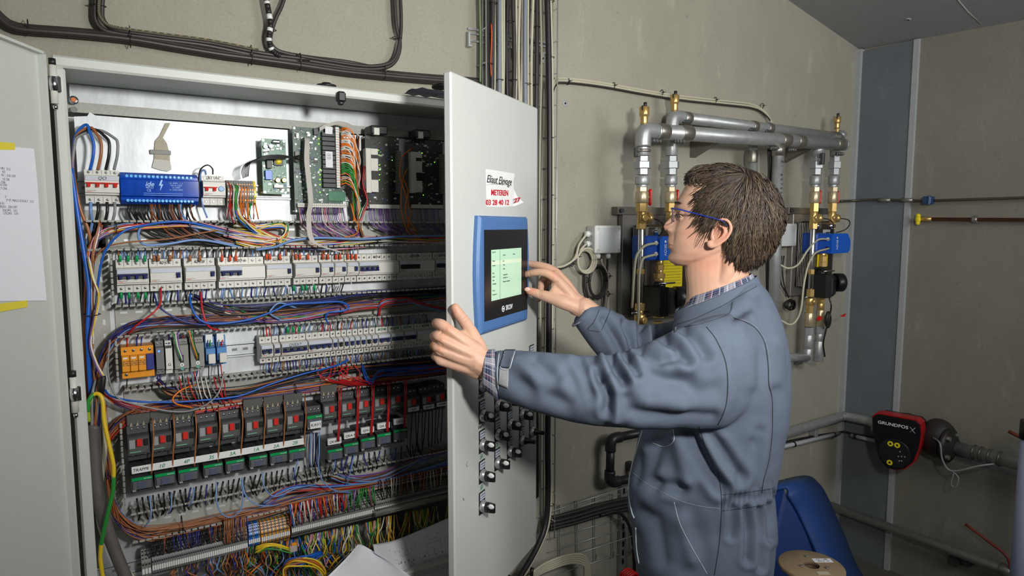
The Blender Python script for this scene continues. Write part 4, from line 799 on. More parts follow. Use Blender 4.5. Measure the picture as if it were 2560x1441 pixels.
for i, pts in enumerate([[(541, 1205, 1.625), (541, 1250, 1.61), (552, 1282, 1.605), (575, 1294, 1.605), (600, 1278, 1.605), (607, 1245, 1.61), (603, 1200, 1.625)], [(605, 1195, 1.625), (612, 1235, 1.61), (640, 1262, 1.606), (680, 1265, 1.61), (700, 1262, 1.63)],
                         [(656, 1180, 1.625), (660, 1215, 1.612), (676, 1238, 1.61), (700, 1240, 1.61), (740, 1222, 1.62), (790, 1212, 1.64)], [(798, 1080, 1.62), (798, 1130, 1.608), (796, 1165, 1.605), (808, 1205, 1.605), (840, 1228, 1.606), (880, 1232, 1.62)],
                         [(374, 1240, 1.625), (378, 1280, 1.61), (374, 1300, 1.61), (362, 1318, 1.62)], [(428, 1232, 1.625), (429, 1262, 1.61), (426, 1275, 1.61), (421, 1285, 1.62)], [(485, 1220, 1.63), (481, 1250, 1.612), (470, 1268, 1.62)], [(745, 1150, 1.63), (738, 1180, 1.615), (730, 1200, 1.63)],
                         [(838, 1152, 1.63), (836, 1170, 1.615), (830, 1185, 1.63)], [(885, 1138, 1.63), (878, 1170, 1.615), (868, 1210, 1.63)]]):
    wire1('pale blue wire hanging from the contactors in a ' + ['wide U-loop below the fifth contactor', 'sagging curve right of the U-loop', 'curve below the sixth contactor', 'long curve under the KAV1 contactor', 'short drop under the first contactor', 'short drop under the second contactor', 'short drop under the third contactor', 'short drop under the eighth contactor', 'short drop under the first taped contactor', 'drop under the second taped contactor'][i], [('sky', pts)], .0017, n=6)
for i, (x, a, b) in enumerate([(382, 1048, 1186), (434, 1038, 1174), (489, 1032, 1166), (548, 1026, 1155), (605, 1020, 1142), (661, 1012, 1130), (711, 1005, 1122), (763, 995, 1115)]):
    wire1(f'brown control wire running down between motor starters, {["first", "second", "third", "fourth", "fifth", "sixth", "seventh", "eighth"][i]} from the left', [('brown', [(x-3, a-6, 1.645), (x, a+10, 1.606), (x+2, (a+b)/2-20, 1.599), (x-1, (a+b)/2+30, 1.597), (x-3, b, 1.603)])], .0016, n=6)
for i, (x, a, b) in enumerate([(847, 975, 1104), (893, 968, 1096), (930, 962, 1088), (970, 958, 1080), (1012, 950, 1070)]):
    wire1(f'pair of red control wires over the dark motor starters, {["first", "second", "third", "fourth", "fifth"][i]} from the left', [('red', [(x-2, a-4, 1.645), (x, a+12, 1.606), (x, (a+b)/2, 1.598), (x-3, b, 1.603)]), ('red', [(x+5, a-4, 1.645), (x+5, a+12, 1.606), (x+3, (a+b)/2, 1.598), (x, b, 1.603)])], .0015, n=6)
# wires between ducts and devices
def lf(xa, ya, xb, yb_): return lambda x: ya+(yb_-ya)*(x-xa)/(xb-xa)
drops('short grey, blue and brown wires entering the tops of the upper breakers', [297+i*9.5+rnd.uniform(-2, 2) for i in range(64)], lf(300, 655, 1113, 640), lf(300, 622, 1113, 606), ['sky', 'sky', 'grey', 'grey', 'brown', 'black'], (.0016, .0022), 71, 1.662)
drops('short black and blue wires leaving the bottoms of the upper breakers', [300+i*11+rnd.uniform(-3, 3) for i in range(52)], lf(300, 730, 1113, 702), lf(300, 766, 1113, 722), ['sky', 'grey', 'black', 'black', 'navy', 'sky', 'grey'], (.0014, .0021), 72, 1.66)
drops('short wires entering the tops of the lower breakers', [660+i*8 for i in range(52)], lf(660, 846, 1100, 812), lf(660, 815, 1100, 780), ['red', 'grey', 'grey', 'sky', 'black', 'navy'], (.0013, .0019), 73, 1.66)
drops('short dark blue wires leaving the bottoms of the lower breakers', [664+i*7.5 for i in range(56)], lf(660, 908, 1100, 870), lf(660, 940, 1100, 896), ['navy', 'navy', 'black', 'brown', 'sky'], (.0012, .0018), 74, 1.66)
drops('short wires above the orange arrester and grey modules', [318, 342, 352, 395, 420, 440, 450, 460, 480, 490, 500, 518, 525, 545, 552], 872, 838, ['grey', 'green', 'red', 'red', 'brown', 'navy'], (.0013, .002), 75, 1.655)
drops('short wires below the grey modules and blue relays', [318, 395, 400, 420, 440, 445, 455, 478, 485, 495, 500, 522, 545, 552], lf(318, 948, 552, 912), lf(318, 975, 552, 950), ['red', 'navy', 'red', 'black', 'grey', 'sky'], (.0012, .0016), 76, 1.655)
drops('black wires entering the tops of the motor starters', [x+d for x, _ in GV for d in (-10, 0, 10)], lf(345, 1075, 1003, 980), lf(345, 1046, 1003, 955), ['black', 'black', 'black', 'navy'], (.0014, .0018), 77, 1.65)
drops('black zigzag wires dropping from the contactors into the lower duct', [342+i*13.5 for i in range(54)], lf(345, 1246, 1040, 1110), lf(345, 1300, 1040, 1150), ['black', 'black', 'black', 'black', 'navy'], (.0018, .0024), 78, 1.65, 8, 12)
drops('straight black wires hanging from the dark motor starters to the duct', [1030+i*8.5 for i in range(10)], lf(1030, 1035, 1110, 1020), lf(1030, 1135, 1110, 1105), ['black'], (.0014, .0017), 79, 1.66)
drops('black and blue wires between the two starter groups', [777, 783, 789, 793], 1082, 1168, ['black', 'navy', 'sky'], (.0016, .002), 80, 1.65)
# coloured ferrules on the wire ends
m = MB(); gf = [(x, 648, 'green') for x in (300, 320, 342, 362)]+[(x, 740, 'green') for x in (303, 323, 345, 364)]+[(735, 722, 'green'), (756, 721, 'green'), (766, 721, 'green'), (786, 720, 'green'), (719, 826, 'green'), (733, 825, 'green'), (748, 824, 'green')]
for x in (385, 396, 425, 475, 500, 555, 575, 590, 667, 675, 700, 740, 750, 770, 808, 820, 840, 850, 870, 880, 890): gf.append((x, 643 if x > 600 else 647, 'red' if x > 540 else 'brown'))
for px, py, c in gf: p = aty(px, py, 1.645); m.lathe((p.x, p.y, p.z+.008), (0, 0, -1), [(.0022, 0), (.0030, .004), (.0030, .014)], GREENP if c == 'green' else WC[c] if c == 'brown' else mat('orange_red_ferrule', (214, 80, 44), .4), 8)
tag(m.build('wire_ferrule'), 'small green, brown and red sleeves on the wire ends at the breakers', 'wire sleeves', None, 'stuff')
# left channel
bundle('vertical bundle of brown and red wires in the left channel', [(252, 560, 1.655), (232, 640, 1.65), (228, 720, 1.648), (230, 820, 1.645), (228, 900, 1.645), (238, 1000, 1.645), (262, 1100, 1.645), (272, 1200, 1.645)], 26, [('brown', 8), ('dbrown', 3), ('red', 2), ('white', 1), ('navy', 3), ('violet', 1), ('yellow', 1)], [.008, .010, .010, .009, .009, .012, .016, .018], (.0014, .002), seed=81, jy=.010)
bundle('white, yellow and red wires weaving down the left channel to a black connector', [(222, 650, 1.63), (232, 700, 1.622), (246, 740, 1.62), (236, 800, 1.62), (226, 860, 1.62), (240, 910, 1.618), (258, 945, 1.612)], 8, [('white', 3), ('yellow', 2), ('red', 2), ('violet', 1)], .006, (.0015, .002), seed=82, jy=.004)
wire1('thick bright blue cable running down the left channel', [('blue', [(178, 420, 1.65), (192, 520, 1.645), (208, 620, 1.64), (222, 720, 1.635), (219, 820, 1.63), (221, 900, 1.63), (226, 985, 1.64)])], .0042, 'cable', 'cable', 10)
wire1('thick brown cable beside the blue one in the left channel', [('brown', [(182, 430, 1.66), (200, 520, 1.655), (222, 580, 1.655), (228, 640, 1.66), (215, 720, 1.66), (212, 850, 1.66), (216, 1000, 1.66)])], .0036, 'cable', 'cable', 10)
bundle('black and brown wires at the far left edge of the plate', [(200, 560, 1.67), (206, 700, 1.67), (212, 850, 1.668), (225, 960, 1.665), (240, 1060, 1.66)], 8, [('black', 4), ('brown', 2), ('grey', 1)], .006, (.0016, .0022), seed=83)
p = aty(258, 945, 1.61); q = aty(252, 990, 1.612)
m = MB(); m.tube([p+Vector((0, 0, .004)), p, (p+q)/2, q], [.0045, .006, .0062, .0055], BLACKP, 10); m.tube([q, q+Vector((-.001, 0, -.016))], .0056, BRK2, 10); tag(m.build('connector'), 'black shrink-sleeved cable end in the left channel', 'connector')
wire1('thick grey sheathed supply cable descending at the left', [('grey', [(236, 1062, 1.62), (237, 1120, 1.618), (240, 1190, 1.615), (250, 1260, 1.612), (270, 1330, 1.608), (292, 1390, 1.606), (325, 1470, 1.60)])], .0125, 'cable', 'cable', 16).data.materials[0] = mat('grey_sheath', (98, 92, 88), .5, 0, .1, 30)
m = MB()
for k, c in enumerate(['grey', 'black', 'brown', 'grey', 'navy']): m.tube(smoothpath([aty(230+k*4, 1066, 1.612+.004*(k % 2)), aty(231+k*4.5, 1030, 1.612), aty(232+k*5, 985, 1.618), aty(240+k*3, 950, 1.635)], 4), .0034, WC[c], 8)
tag(m.build('cable_cores'), 'bare grey, black and brown cores above the thick grey cable', 'wires', None, 'stuff')
wire1('off-white cable running down behind the thick grey one', [('beige', [(253, 1004, 1.622), (262, 1070, 1.625), (258, 1160, 1.632), (247, 1250, 1.64), (252, 1320, 1.64), (285, 1385, 1.635), (335, 1450, 1.63)])], .0058, 'cable', 'cable', 10)
wire1('yellow and green striped earth cable bowing down the left side', [('yg', [(222, 1055, 1.60), (220, 1020, 1.60), (228, 990, 1.602)]), ('green', [(219, 1030, 1.5985), (222, 1002, 1.5985), (236, 984, 1.602)]), ('yellow', [(228, 990, 1.602), (244, 985, 1.60), (256, 1000, 1.596), (260, 1050, 1.59), (270, 1100, 1.585), (283, 1160, 1.58), (284, 1195, 1.58)]),
                                                   ('green', [(284, 1190, 1.58), (282, 1230, 1.58), (268, 1290, 1.58), (256, 1345, 1.585), (253, 1362, 1.587)]), ('yellow', [(253, 1360, 1.587), (251, 1400, 1.59), (260, 1460, 1.59)])], .0042, 'cable', 'earth_cable', 10)
# black cable ties round the bundles
def tie(px, py, y, rx, rz, lab, ax=(1, 0, 0)):
    c = aty(px, py, y); m = MB(); d, u, v = frame(ax)
    ring = [c+u*math.cos(a)*rx+v*math.sin(a)*rz for a in [2*math.pi*i/20 for i in range(21)]]
    m.tube(ring, .0016, BLACKP, 5, flat=.6); m.box(c+u*rx, (.005, .005, .004), BLACKP); m.tube([c+u*rx, c+u*(rx+.012)+d*.003], .0010, BLACKP, 4); return tag(m.build('cable_tie'), lab, 'cable tie')
for px, py, rx, rz, lab in ((291, 571, .009, .010, 'on the multicoloured bundle left in the top duct'), (475, 561, .009, .010, 'on the multicoloured bundle in the middle of the top duct'), (569, 582, .010, .011, 'on the bundle below the orange terminal block'), (692, 608, .011, .012, 'on the bundle below the small green board'),
                       (942, 600, .010, .010, 'on the pale blue cable in the shaded top duct'), (660, 796, .012, .014, 'on the bundle in the middle duct left of the blue hairpin'), (850, 780, .010, .010, 'at the right end of the blue hairpin loop'), (738, 975, .012, .013, 'on the red wires in the third duct'), (1016, 925, .011, .011, 'on the shaded bundle in the third duct')):
    tie(px, py, 1.646, rx, rz, 'black cable tie '+lab)
tie(226, 787, 1.634, .022, .018, 'black cable tie round the left channel bundle', (0, 0, 1)); tie(455, 1316, 1.640, .020, .024, 'black cable tie round the sweep of brown wires under the contactors'); tie(272, 1098, 1.64, .016, .014, 'brown tie round the wires right of the thick grey cable', (0, 0, 1))
# ------------------------------------------------------------------ terminal strips at the bottom
def strip(lab, pa, pb, n, hgt, cols, y, topcol=None, mark=True, seed=1):
    a, b = aty(*pa, y), aty(*pb, y); z1 = (a.z+b.z)/2 if abs(a.z-b.z) < .03 else a.z; w_ = (b.x-a.x)/n
    e = empty('terminal_strip', ((a.x+b.x)/2, YP, z1-hgt), lab, 'terminal strip'); mb0 = {}
    for k, c in enumerate(cols):
        t = MB(); t.prism([(.0002, yy, zz) for yy, zz in ((.03, -hgt), (.010, -hgt), (0, -hgt*.72), (0, -hgt*.35), (.012, 0), (.03, 0))], (w_-.0004, 0, 0), c)
        for zz, yy in ((-.06, .010), (-.16, .0065), (-.26, .003), (-.42, -.0004), (-.86, .004)): t.bb((w_*.22, yy-.0004, hgt*zz-.0016), (w_*.78, yy+.004, hgt*zz+.0016), BLACKP)
        t.bb((w_*.1, -.0008, hgt*-.72), (w_*.9, .001, hgt*-.55), WHITE if mark else c)
        mb0[k] = t.mesh('terminal')
    for i in range(n):
        o = bpy.data.objects.new('terminal', mb0[i % len(cols)]); o.location = (a.x+i*w_, y, z1); COL.objects.link(o); par(o, e)
    return e
tg = mat('terminal_grey', (126, 128, 126), .5)
zs = aty(385, 1372, 1.65).z
rail(CXL+.01, .99, aty(500, 1380, 1.69).z, 'steel mounting rail of the bottom terminal strips')
strip('end terminals with orange rows at the left of the bottom strip', (352, 1382), (376, 1376), 3, .075, [tg, MIDGREY], 1.648)
strip('long grey terminal strip with white markers at the bottom, left part', (378, 1376), (618, 1322), 44, .068, [tg], 1.644)
strip('short terminal group with blue and white terminals', (620, 1318), (650, 1312), 6, .062, [BLUEC, BLUEC, tg], 1.650, seed=3)
strip('terminal group with orange push rows in the middle of the bottom strip', (652, 1312), (724, 1296), 15, .062, [ORNG, tg], 1.650)
strip('long grey terminal strip with white markers at the bottom, right part', (728, 1290), (934, 1244), 46, .062, [tg], 1.646)
strip('dark terminal strip at the bottom in the shadow of the door', (936, 1240), (1140, 1195), 40, .062, [MIDGREY], 1.648)
MB_ = MB(); a, b = aty(936, 1285, 1.63), aty(1150, 1240, 1.63); tag(MB().cyl((a.x, 1.63, a.z), (b.x, 1.63, a.z), .010, STEEL, n=14).build('metal_tube'), 'bare metal tube along the bottom strip in the shadow', 'tube')
drops('black and blue wires entering the left bottom terminals', [382+i*3.9 for i in range(46)], lf(380, 1355, 560, 1312), lf(380, 1392, 560, 1350), ['black', 'black', 'black', 'black', 'navy', 'dbrown'], (.0013, .0017), 91, 1.63, 4, 6)
drops('brown wires entering the bottom terminals', [562+i*4.2 for i in range(14)], lf(562, 1300, 618, 1290), lf(562, 1362, 618, 1348), ['brown', 'brown', 'brown', 'navy'], (.0014, .0018), 92, 1.63, 3, 5)
drops('bright red, white, orange and violet wires entering the right bottom terminals', [724+i*4.4 for i in range(34)], lf(724, 1262, 880, 1228), lf(724, 1318, 880, 1272), ['white', 'white', 'red', 'orange', 'violet', 'brown', 'orange', 'blue'], (.0015, .002), 93, 1.63, 4, 9)
drops('green and grey wires entering the right bottom terminals', [860+i*5 for i in range(16)], lf(860, 1230, 940, 1214), lf(860, 1280, 940, 1262), ['green', 'green', 'grey', 'green', 'brown', 'violet'], (.0015, .002), 94, 1.63, 4, 9)
drops('pale wires hanging in shadow before the dark terminals', [950+i*7 for i in range(24)], lf(950, 1200, 1110, 1170), lf(950, 1250, 1110, 1215), ['beige', 'grey', 'beige', 'brown', 'black'], (.0013, .0017), 95, 1.63, 4, 7)
# hanging tangle below the strips
def tangle(lab, x0, x1, ya, yb_, n, cols, seed, yy=1.64, r=(.0014, .002), sway=30):
    r_ = random.Random(seed); m = MB()
    for i in range(n):
        x = r_.uniform(x0, x1); s = (x-x0)/(x1-x0); y0 = ya[0]+(ya[1]-ya[0])*s; d = r_.uniform(-sway, sway); e_ = r_.uniform(-sway, sway)*1.5; L = yb_-y0
        m.tube(smoothpath([aty(x, y0, yy+.01), aty(x+d*.2, y0+L*.2, yy-.006), aty(x+d*.7, y0+L*.5, yy+r_.uniform(-.03, .02)), aty(x+e_*.7, y0+L*.8, yy+r_.uniform(-.02, .03)), aty(x+e_*1.3, yb_+r_.uniform(-10, 30), yy+r_.uniform(0, .03))], 5), r_.uniform(*r), WC[r_.choice(cols)], 5)
    return tag(m.build('wire_tangle'), lab, 'wires', None, 'stuff')
tangle('brown and blue wires hanging below the left bottom terminals', 430, 620, (1425, 1372), 1452, 46, ['brown', 'brown', 'dbrown', 'sky', 'grey', 'navy', 'black'], 101, sway=22)
tangle('mixed yellow, green and blue wires hanging below the middle bottom terminals', 600, 760, (1372, 1345), 1445, 60, ['yellow', 'brown', 'blue', 'green', 'grey', 'orange', 'sky', 'black'], 102)
tangle('yellow-green and white cores hanging below the right bottom terminals', 740, 940, (1345, 1302), 1430, 70, ['yg', 'yellow', 'green', 'white', 'blue', 'pink', 'brown', 'beige', 'black'], 103)
tangle('yellow-green cores in shadow beside the curled papers', 930, 1130, (1300, 1258), 1420, 56, ['yg', 'beige', 'yellow', 'green', 'brown', 'black'], 104)
tangle('dark wires filling the bottom of the cabinet', 560, 1130, (1390, 1290), 1425, 90, ['black', 'dbrown', 'grey', 'brown', 'yg'], 105, 1.675, sway=60)
bundle('bundle of bright blue cores tied together above the papers', [(805, 1382, 1.60), (780, 1392, 1.59), (755, 1400, 1.585), (735, 1412, 1.59)], 12, [('blue', 5), ('sky', 1)], [.003, .010, .010, .006], (.0018, .0022), seed=111)
bundle('green and yellow cores gathered in a clear wire connector', [(640, 1378, 1.59), (665, 1366, 1.58), (695, 1368, 1.578), (728, 1378, 1.578)], 8, [('yg', 2), ('yellow', 4), ('green', 2)], [.010, .006, .006, .005], (.0018, .0022), seed=112)
p = aty(733, 1372, 1.576); MB_ = MB().box(p, (.018, .010, .016), mat('clear_plastic', (205, 190, 170), .15, alpha=.6), None, .0015).box(p+Vector((.002, 0, .011)), (.012, .008, .006), ORNG, None, .001); tag(MB_.build('wire_connector'), 'clear wire connector with orange levers below the bottom terminals', 'connector')
bundle('looped orange, brown and blue cores at the bottom edge of the picture', [(720, 1470, 1.60), (712, 1420, 1.59), (745, 1402, 1.58), (790, 1410, 1.58), (812, 1440, 1.58), (805, 1475, 1.59)], 12, [('orange', 2), ('brown', 3), ('blue', 2), ('grey', 2), ('yellow', 1)], .013, (.0018, .0024), seed=113)
# ------------------------------------------------------------------ papers lying in the cabinet mouth
def sheet(lab, rows, m_, printed=None):
    e = empty('drawing_sheet', rows[0][0], lab, 'paper'); R_ = []
    R_ = [smoothpath(r, 6) for r in rows]; cols_ = list(zip(*R_)); G = [smoothpath(c, 5) for c in cols_]; G = [list(x) for x in zip(*G)]
    m = MB(); m.grid(G, m_); o = m.build('sheet', e); s = o.modifiers.new('thick', 'SOLIDIFY'); s.thickness = .0008; s.offset = 0; return e, G
e, G = sheet('large folded wiring diagram sheet standing in the bottom right of the cabinet', [[aty(932, 1362, 1.585), aty(985, 1352, 1.60), aty(1060, 1322, 1.60), aty(1175, 1272, 1.60)], [aty(940, 1390, 1.55), aty(1000, 1385, 1.565), aty(1065, 1362, 1.57), aty(1180, 1322, 1.575)],
                    [aty(970, 1430, 1.52), aty(1020, 1425, 1.53), aty(1075, 1410, 1.54), aty(1185, 1385, 1.55)], [aty(985, 1500, 1.49), aty(1040, 1490, 1.505), aty(1090, 1480, 1.515), aty(1190, 1450, 1.53)]], PAPER)
m = MB(); r_ = random.Random(9); H = len(G); Wn = len(G[0])
for k in range(70):
    i = r_.randint(3, H-5); j = r_.randint(4, Wn-4); a = Vector(G[i][j]); b = Vector(G[i+(1 if k % 3 else 2)][j]) if k % 2 else Vector(G[i][j+1]); off = Vector((0, -.0012, .0006)); f = r_.random()
    m.tube([a.lerp(b, f*.5)+off, a.lerp(b, .5+f*.5)+off], .00035, INKB, 3)
for k in range(14):
    a = Vector(G[H//2][4+k % (Wn-8)]); m.box(a+Vector((r_.uniform(0, .006), -.0014, r_.uniform(-.004, .004))), (.0015, .0006, .005), INK)
m.build('printed_diagram', e, kind='stuff')
e, G = sheet('blank curled white sheet in front of the wiring diagram', [[aty(895, 1362, 1.525), aty(907, 1364, 1.53), aty(925, 1374, 1.525), aty(940, 1385, 1.51)], [aty(860, 1402, 1.50), aty(893, 1400, 1.515), aty(945, 1400, 1.515), aty(985, 1412, 1.495)], [aty(790, 1470, 1.475), aty(880, 1470, 1.49), aty(960, 1465, 1.495), aty(1040, 1450, 1.48)]], PAPER)
# ================================================================== cables and trays on the back wall
CBL = {'black': mat('cable_black', (52, 48, 47), .42, 0, .15, 60), 'beige': mat('cable_beige', (188, 184, 162), .5, 0, .05, 60), 'greyc': mat('cable_grey_blue', (130, 136, 148), .45), 'dark': mat('cable_dark', (38, 34, 36), .45), 'green': mat('cable_green', (110, 130, 88), .5), 'orange': mat('cable_orange', (220, 90, 50), .5)}
def cable(lab, pts, r, c, y=None, k=6, n=10, cat='cable', group=None):
    return tag(MB().tube(smoothpath([p if isinstance(p, Vector) else aty(*(p if len(p) == 3 else (*p, y))) for p in pts], k), r, CBL[c], n).build('cable', ), lab, cat, group)
def off(pts, dx, dy, dyy=0): return [(p[0]+dx, p[1]+dy, (p[2] if len(p) == 3 else 1.775)+dyy) for p in pts]
yw = 1.775
mn = [(-300, -180, yw), (-60, -10, yw), (5, 50, yw), (30, 66, yw), (68, 74, yw), (200, 84, yw), (325, 97, yw), (450, 118, yw), (560, 136, yw), (628, 145, yw), (750, 162, yw), (860, 178, yw), (958, 188, yw), (1060, 197, yw), (1140, 203, yw), (1200, 208, yw)]
for i, (dx, dy, dd, r, l) in enumerate([(0, -5, 0, .0062, 'uppermost'), (0, 1, -.008, .0068, 'front'), (0, 6, .002, .0062, 'lower'), (3, -9, .006, .0045, 'thin hindmost')]):
    cable(f'black cable of the run sagging along the wall above the cabinet, {l} one', off(mn, dx, dy, dd), r, 'black', n=12)
lp = [(246, -260, yw), (243, -30, yw), (241, 20, yw), (243, 50, yw), (262, 72, yw), (300, 82, yw), (400, 96, yw), (520, 112, yw), (640, 136, yw), (760, 152, yw)]
cable('black cable coming down left above the cabinet and joining the run', off(lp, -4, 2), .0060, 'black', n=12); cable('second black cable coming down left above the cabinet', off(lp, 14, -3, -.004), .0052, 'black', n=12)
m = MB(); pth = smoothpath([aty(*p) for p in off(lp[:-1], 6, -10, -.012)], 6); m.tube(pth, .0040, mat('braided_dark', (78, 72, 60), .6), 8)
for i in range(0, len(pth)-1): m.tube([pth[i].lerp(pth[i+1], .1)+Vector((0, -.003, .002)), pth[i].lerp(pth[i+1], .55)+Vector((0, -.003, .002))], .0016, mat('braid_fleck', (150, 142, 96), .6), 4)
tag(m.build('cable'), 'dark braided cable with pale flecks on top of the black run', 'cable')
lp2 = [(722, -230, yw), (712, -30, yw), (706, 10, yw), (688, 50, yw), (676, 95, yw), (684, 118, yw), (710, 132, yw), (780, 144, yw), (870, 155, yw), (950, 172, yw)]
cable('black cable curving down beside the striped cable', off(lp2, 0, 0), .0050, 'black', n=12)
cable('black cable forming the outer loop under the right vertical pair', [(975, -220, yw), (985, -30, yw), (990, 60, yw), (1000, 110, yw), (990, 150, yw), (960, 170, yw), (900, 172, yw), (820, 160, yw), (740, 146, yw)], .0056, 'black', n=12)
cable('black cable forming the inner loop under the right vertical pair', [(992, -220, 1.768), (1000, -30, 1.768), (1003, 60, 1.768), (998, 110, 1.768), (984, 150, 1.768), (950, 164, 1.768), (900, 164, 1.77), (820, 152, 1.77), (740, 138, 1.77)], .0050, 'black', n=12)
m = MB(); pth = smoothpath([aty(*p) for p in [(655, -225, 1.762), (664, -30, 1.762), (668, 10, 1.762), (676, 60, 1.762), (672, 95, 1.762), (680, 125, 1.765), (700, 140, 1.768)]], 4)
for i in range(len(pth)-1): m.tube([pth[i], pth[i+1]], .0072, WHITE if i % 3 == 1 and i < 20 else CBL['dark'], 10)
tag(m.build('cable'), 'black cable with white stripes hanging from above the cabinet', 'cable')
def wtie(px, py, y, rx, rz, lab, ax=(1, 0, 0)): return tie(px, py, y, rx, rz, lab, ax)
for px, py, rx, rz, l, ax in ((70, 68, .012, .016, 'at the left bend of the cable run', (1, 0, 0)), (244, 14, .010, .016, 'round the vertical pair at the left', (0, 0, 1)), (325, 92, .014, .024, 'on the cable run above the left part of the cabinet', (1, 0, 0)), (628, 138, .014, .024, 'on the cable run left of the striped cable', (1, 0, 0)),
                              (750, 155, .014, .022, 'on the cable run right of the striped cable', (1, 0, 0)), (960, 182, .014, .020, 'where the cable run meets the right loop', (1, 0, 0)), (993, 95, .010, .014, 'round the right vertical cable pair', (0, 0, 1)), (678, 75, .010, .012, 'round the striped cable', (0, 0, 1))):
    wtie(px, py, 1.772, rx, rz, 'black cable tie '+l, ax)
# vertical wire-mesh tray
wire_m = mat('tray_wire', (185, 187, 184), .35, .5); zt2, zb2 = 2.72, .55
e = empty('cable_tray', (aty(1290, 560, 1.79).x, YB-.01, zb2), 'vertical zinc wire-mesh cable tray on the wall between door and valves', 'cable tray')
def vx(px, y): return X_(px, 1.62, y)
for px, y in ((1208, 1.79), (1217, 1.735), (1262, 1.79), (1310, 1.79), (1354, 1.79), (1368, 1.79), (1391, 1.735)):
    x = vx(px, y); m = MB().cyl((x, y, zb2), (x, y, min(zt2, cz(x, y)-.01)), .0022, wire_m, n=6); m.build('tray_wire', e)
xa, xb = vx(1217, 1.735), vx(1391, 1.735)
for k in range(21):
    z = zb2+.06+k*.1; m = MB(); m.tube([(xa, 1.733, z), (xa, 1.79, z), (xb, 1.79, z), (xb, 1.733, z)], .0022, wire_m, 6); m.build('tray_rung', e)
bz = aty(1290, 110, 1.79).z
m = MB()
for i, z in enumerate((bz+.022, bz+.010, bz-.012)): m.bb((xa-.03, YB-.008, z-.003), (xb+.01, YB-.002, z+.003), ZPIPE)
for px in (1258, 1292, 1318, 1352): x = vx(px, 1.785); m.bb((x-.008, 1.778, bz-.05), (x+.008, 1.786, bz-.012), ZPIPE, .002); m.cyl((x, 1.778, bz-.035), (x, 1.774, bz-.035), .003, BLACKP, n=8)
m.bb((xa-.034, 1.785, bz-.03), (xa-.024, YB-.002, bz+.012), ZPIPE, .002); m.bb((xa-.036, 1.782, bz-.034), (xa-.020, YB-.002, bz-.026), ZPIPE, .002); m.build('wall_bracket', e)
vc = [(1204, .0035, 'green', 'thin green-beige', 0), (1211, .004, 'dark', 'thin dark', .01), (1223, .0048, 'dark', 'dark', 0), (1231, .0075, 'black', 'thick black', -.006), (1240, .004, 'beige', 'thin beige', 0), (1246, .0062, 'greyc', 'grey-blue', -.012), (1254, .0046, 'beige', 'beige', -.006), (1260, .0036, 'beige', 'slim beige', -.002),
      (1271, .0062, 'dark', 'black', 0), (1281, .0068, 'black', 'thick black', -.010), (1291, .0036, 'beige', 'slim beige', 0), (1298, .0046, 'beige', 'beige', -.006), (1305, .0046, 'beige', 'beige', -.002), (1311, .0066, 'greyc', 'grey-blue', -.012), (1322, .0036, 'beige', 'slim beige', 0), (1329, .0046, 'beige', 'beige', -.006),
      (1337, .0062, 'black', 'thick black', -.010), (1345, .0046, 'black', 'black', -.004), (1352, .0036, 'beige', 'slim beige', 0)]
ordw = ['first', 'second', 'third', 'fourth', 'fifth', 'sixth', 'seventh', 'eighth', 'ninth', 'tenth', 'eleventh', 'twelfth', 'thirteenth', 'fourteenth', 'fifteenth', 'sixteenth', 'seventeenth', 'eighteenth', 'nineteenth']
for i, (px, r, c, nm_, dy) in enumerate(vc):
    r_ = random.Random(i+200); x = vx(px, 1.76); pts = [Vector((x+r_.uniform(-.004, .004), 1.765+dy, z)) for z in (2.7, 2.4, 2.15, 1.9, 1.6, 1.3, 1.0, .7)]
    pts = [Vector((p.x, p.y, min(p.z, cz(p.x, p.y)-.01))) for p in pts]
    tag(MB().tube(smoothpath(pts, 4), r, CBL[c], 10).build('cable'), f'{nm_} vertical cable in the wire tray, {ordw[i]} from its left side', 'cable')
p0 = [aty(1228, 60, 1.748), aty(1229, 90, 1.747), aty(1227, 155, 1.748), aty(1228, 190, 1.75)]; tag(MB().tube(smoothpath(p0, 4), .0018, CBL['orange'], 6).build('wire'), 'short orange-red wire on the thick black tray cable', 'wire')
for i, (px0, px1, r, c, l) in enumerate([(1372, 1374, .0095, 'dark', 'thickest black cable at the right side of the wire tray'), (1379, 1384, .0055, 'beige', 'beige cable at the right edge of the wire tray')]):
    cable(l, [(px0-4, -20, 1.725), (px0, 150, 1.725), (px0+2, 400, 1.725), (px0+1, 700, 1.725), (px0, 900, 1.725), (px0-3, 1100, 1.725), (px0-2, 1230, 1.725), (px0-8, 1310, 1.722), (px0-30, 1370, 1.70), (px0-70, 1440, 1.66), (px0-110, 1500, 1.62)], r, c, n=12)
for i, (px, py, w_) in enumerate([(1220, 160, .02), (1233, 8, .014), (1250, 200, .014), (1283, 200, .016), (1277, 54, .014), (1318, 210, .016), (1343, 67, .012), (1340, 212, .012), (1376, 144, .016), (1376, 3, .016), (1376, 345, .016), (1376, 488, .016), (1376, 612, .016), (1376, 822, .016), (1376, 1000, .016), (1376, 1262, .016)]):
    wtie(px, py, 1.752 if px < 1360 else 1.727, w_*.8, w_*.7, f'black cable tie on the vertical wire tray, {"left part" if px < 1260 else "middle part" if px < 1360 else "right side"}, {ordw[i]} of its ties', (0, 0, 1))
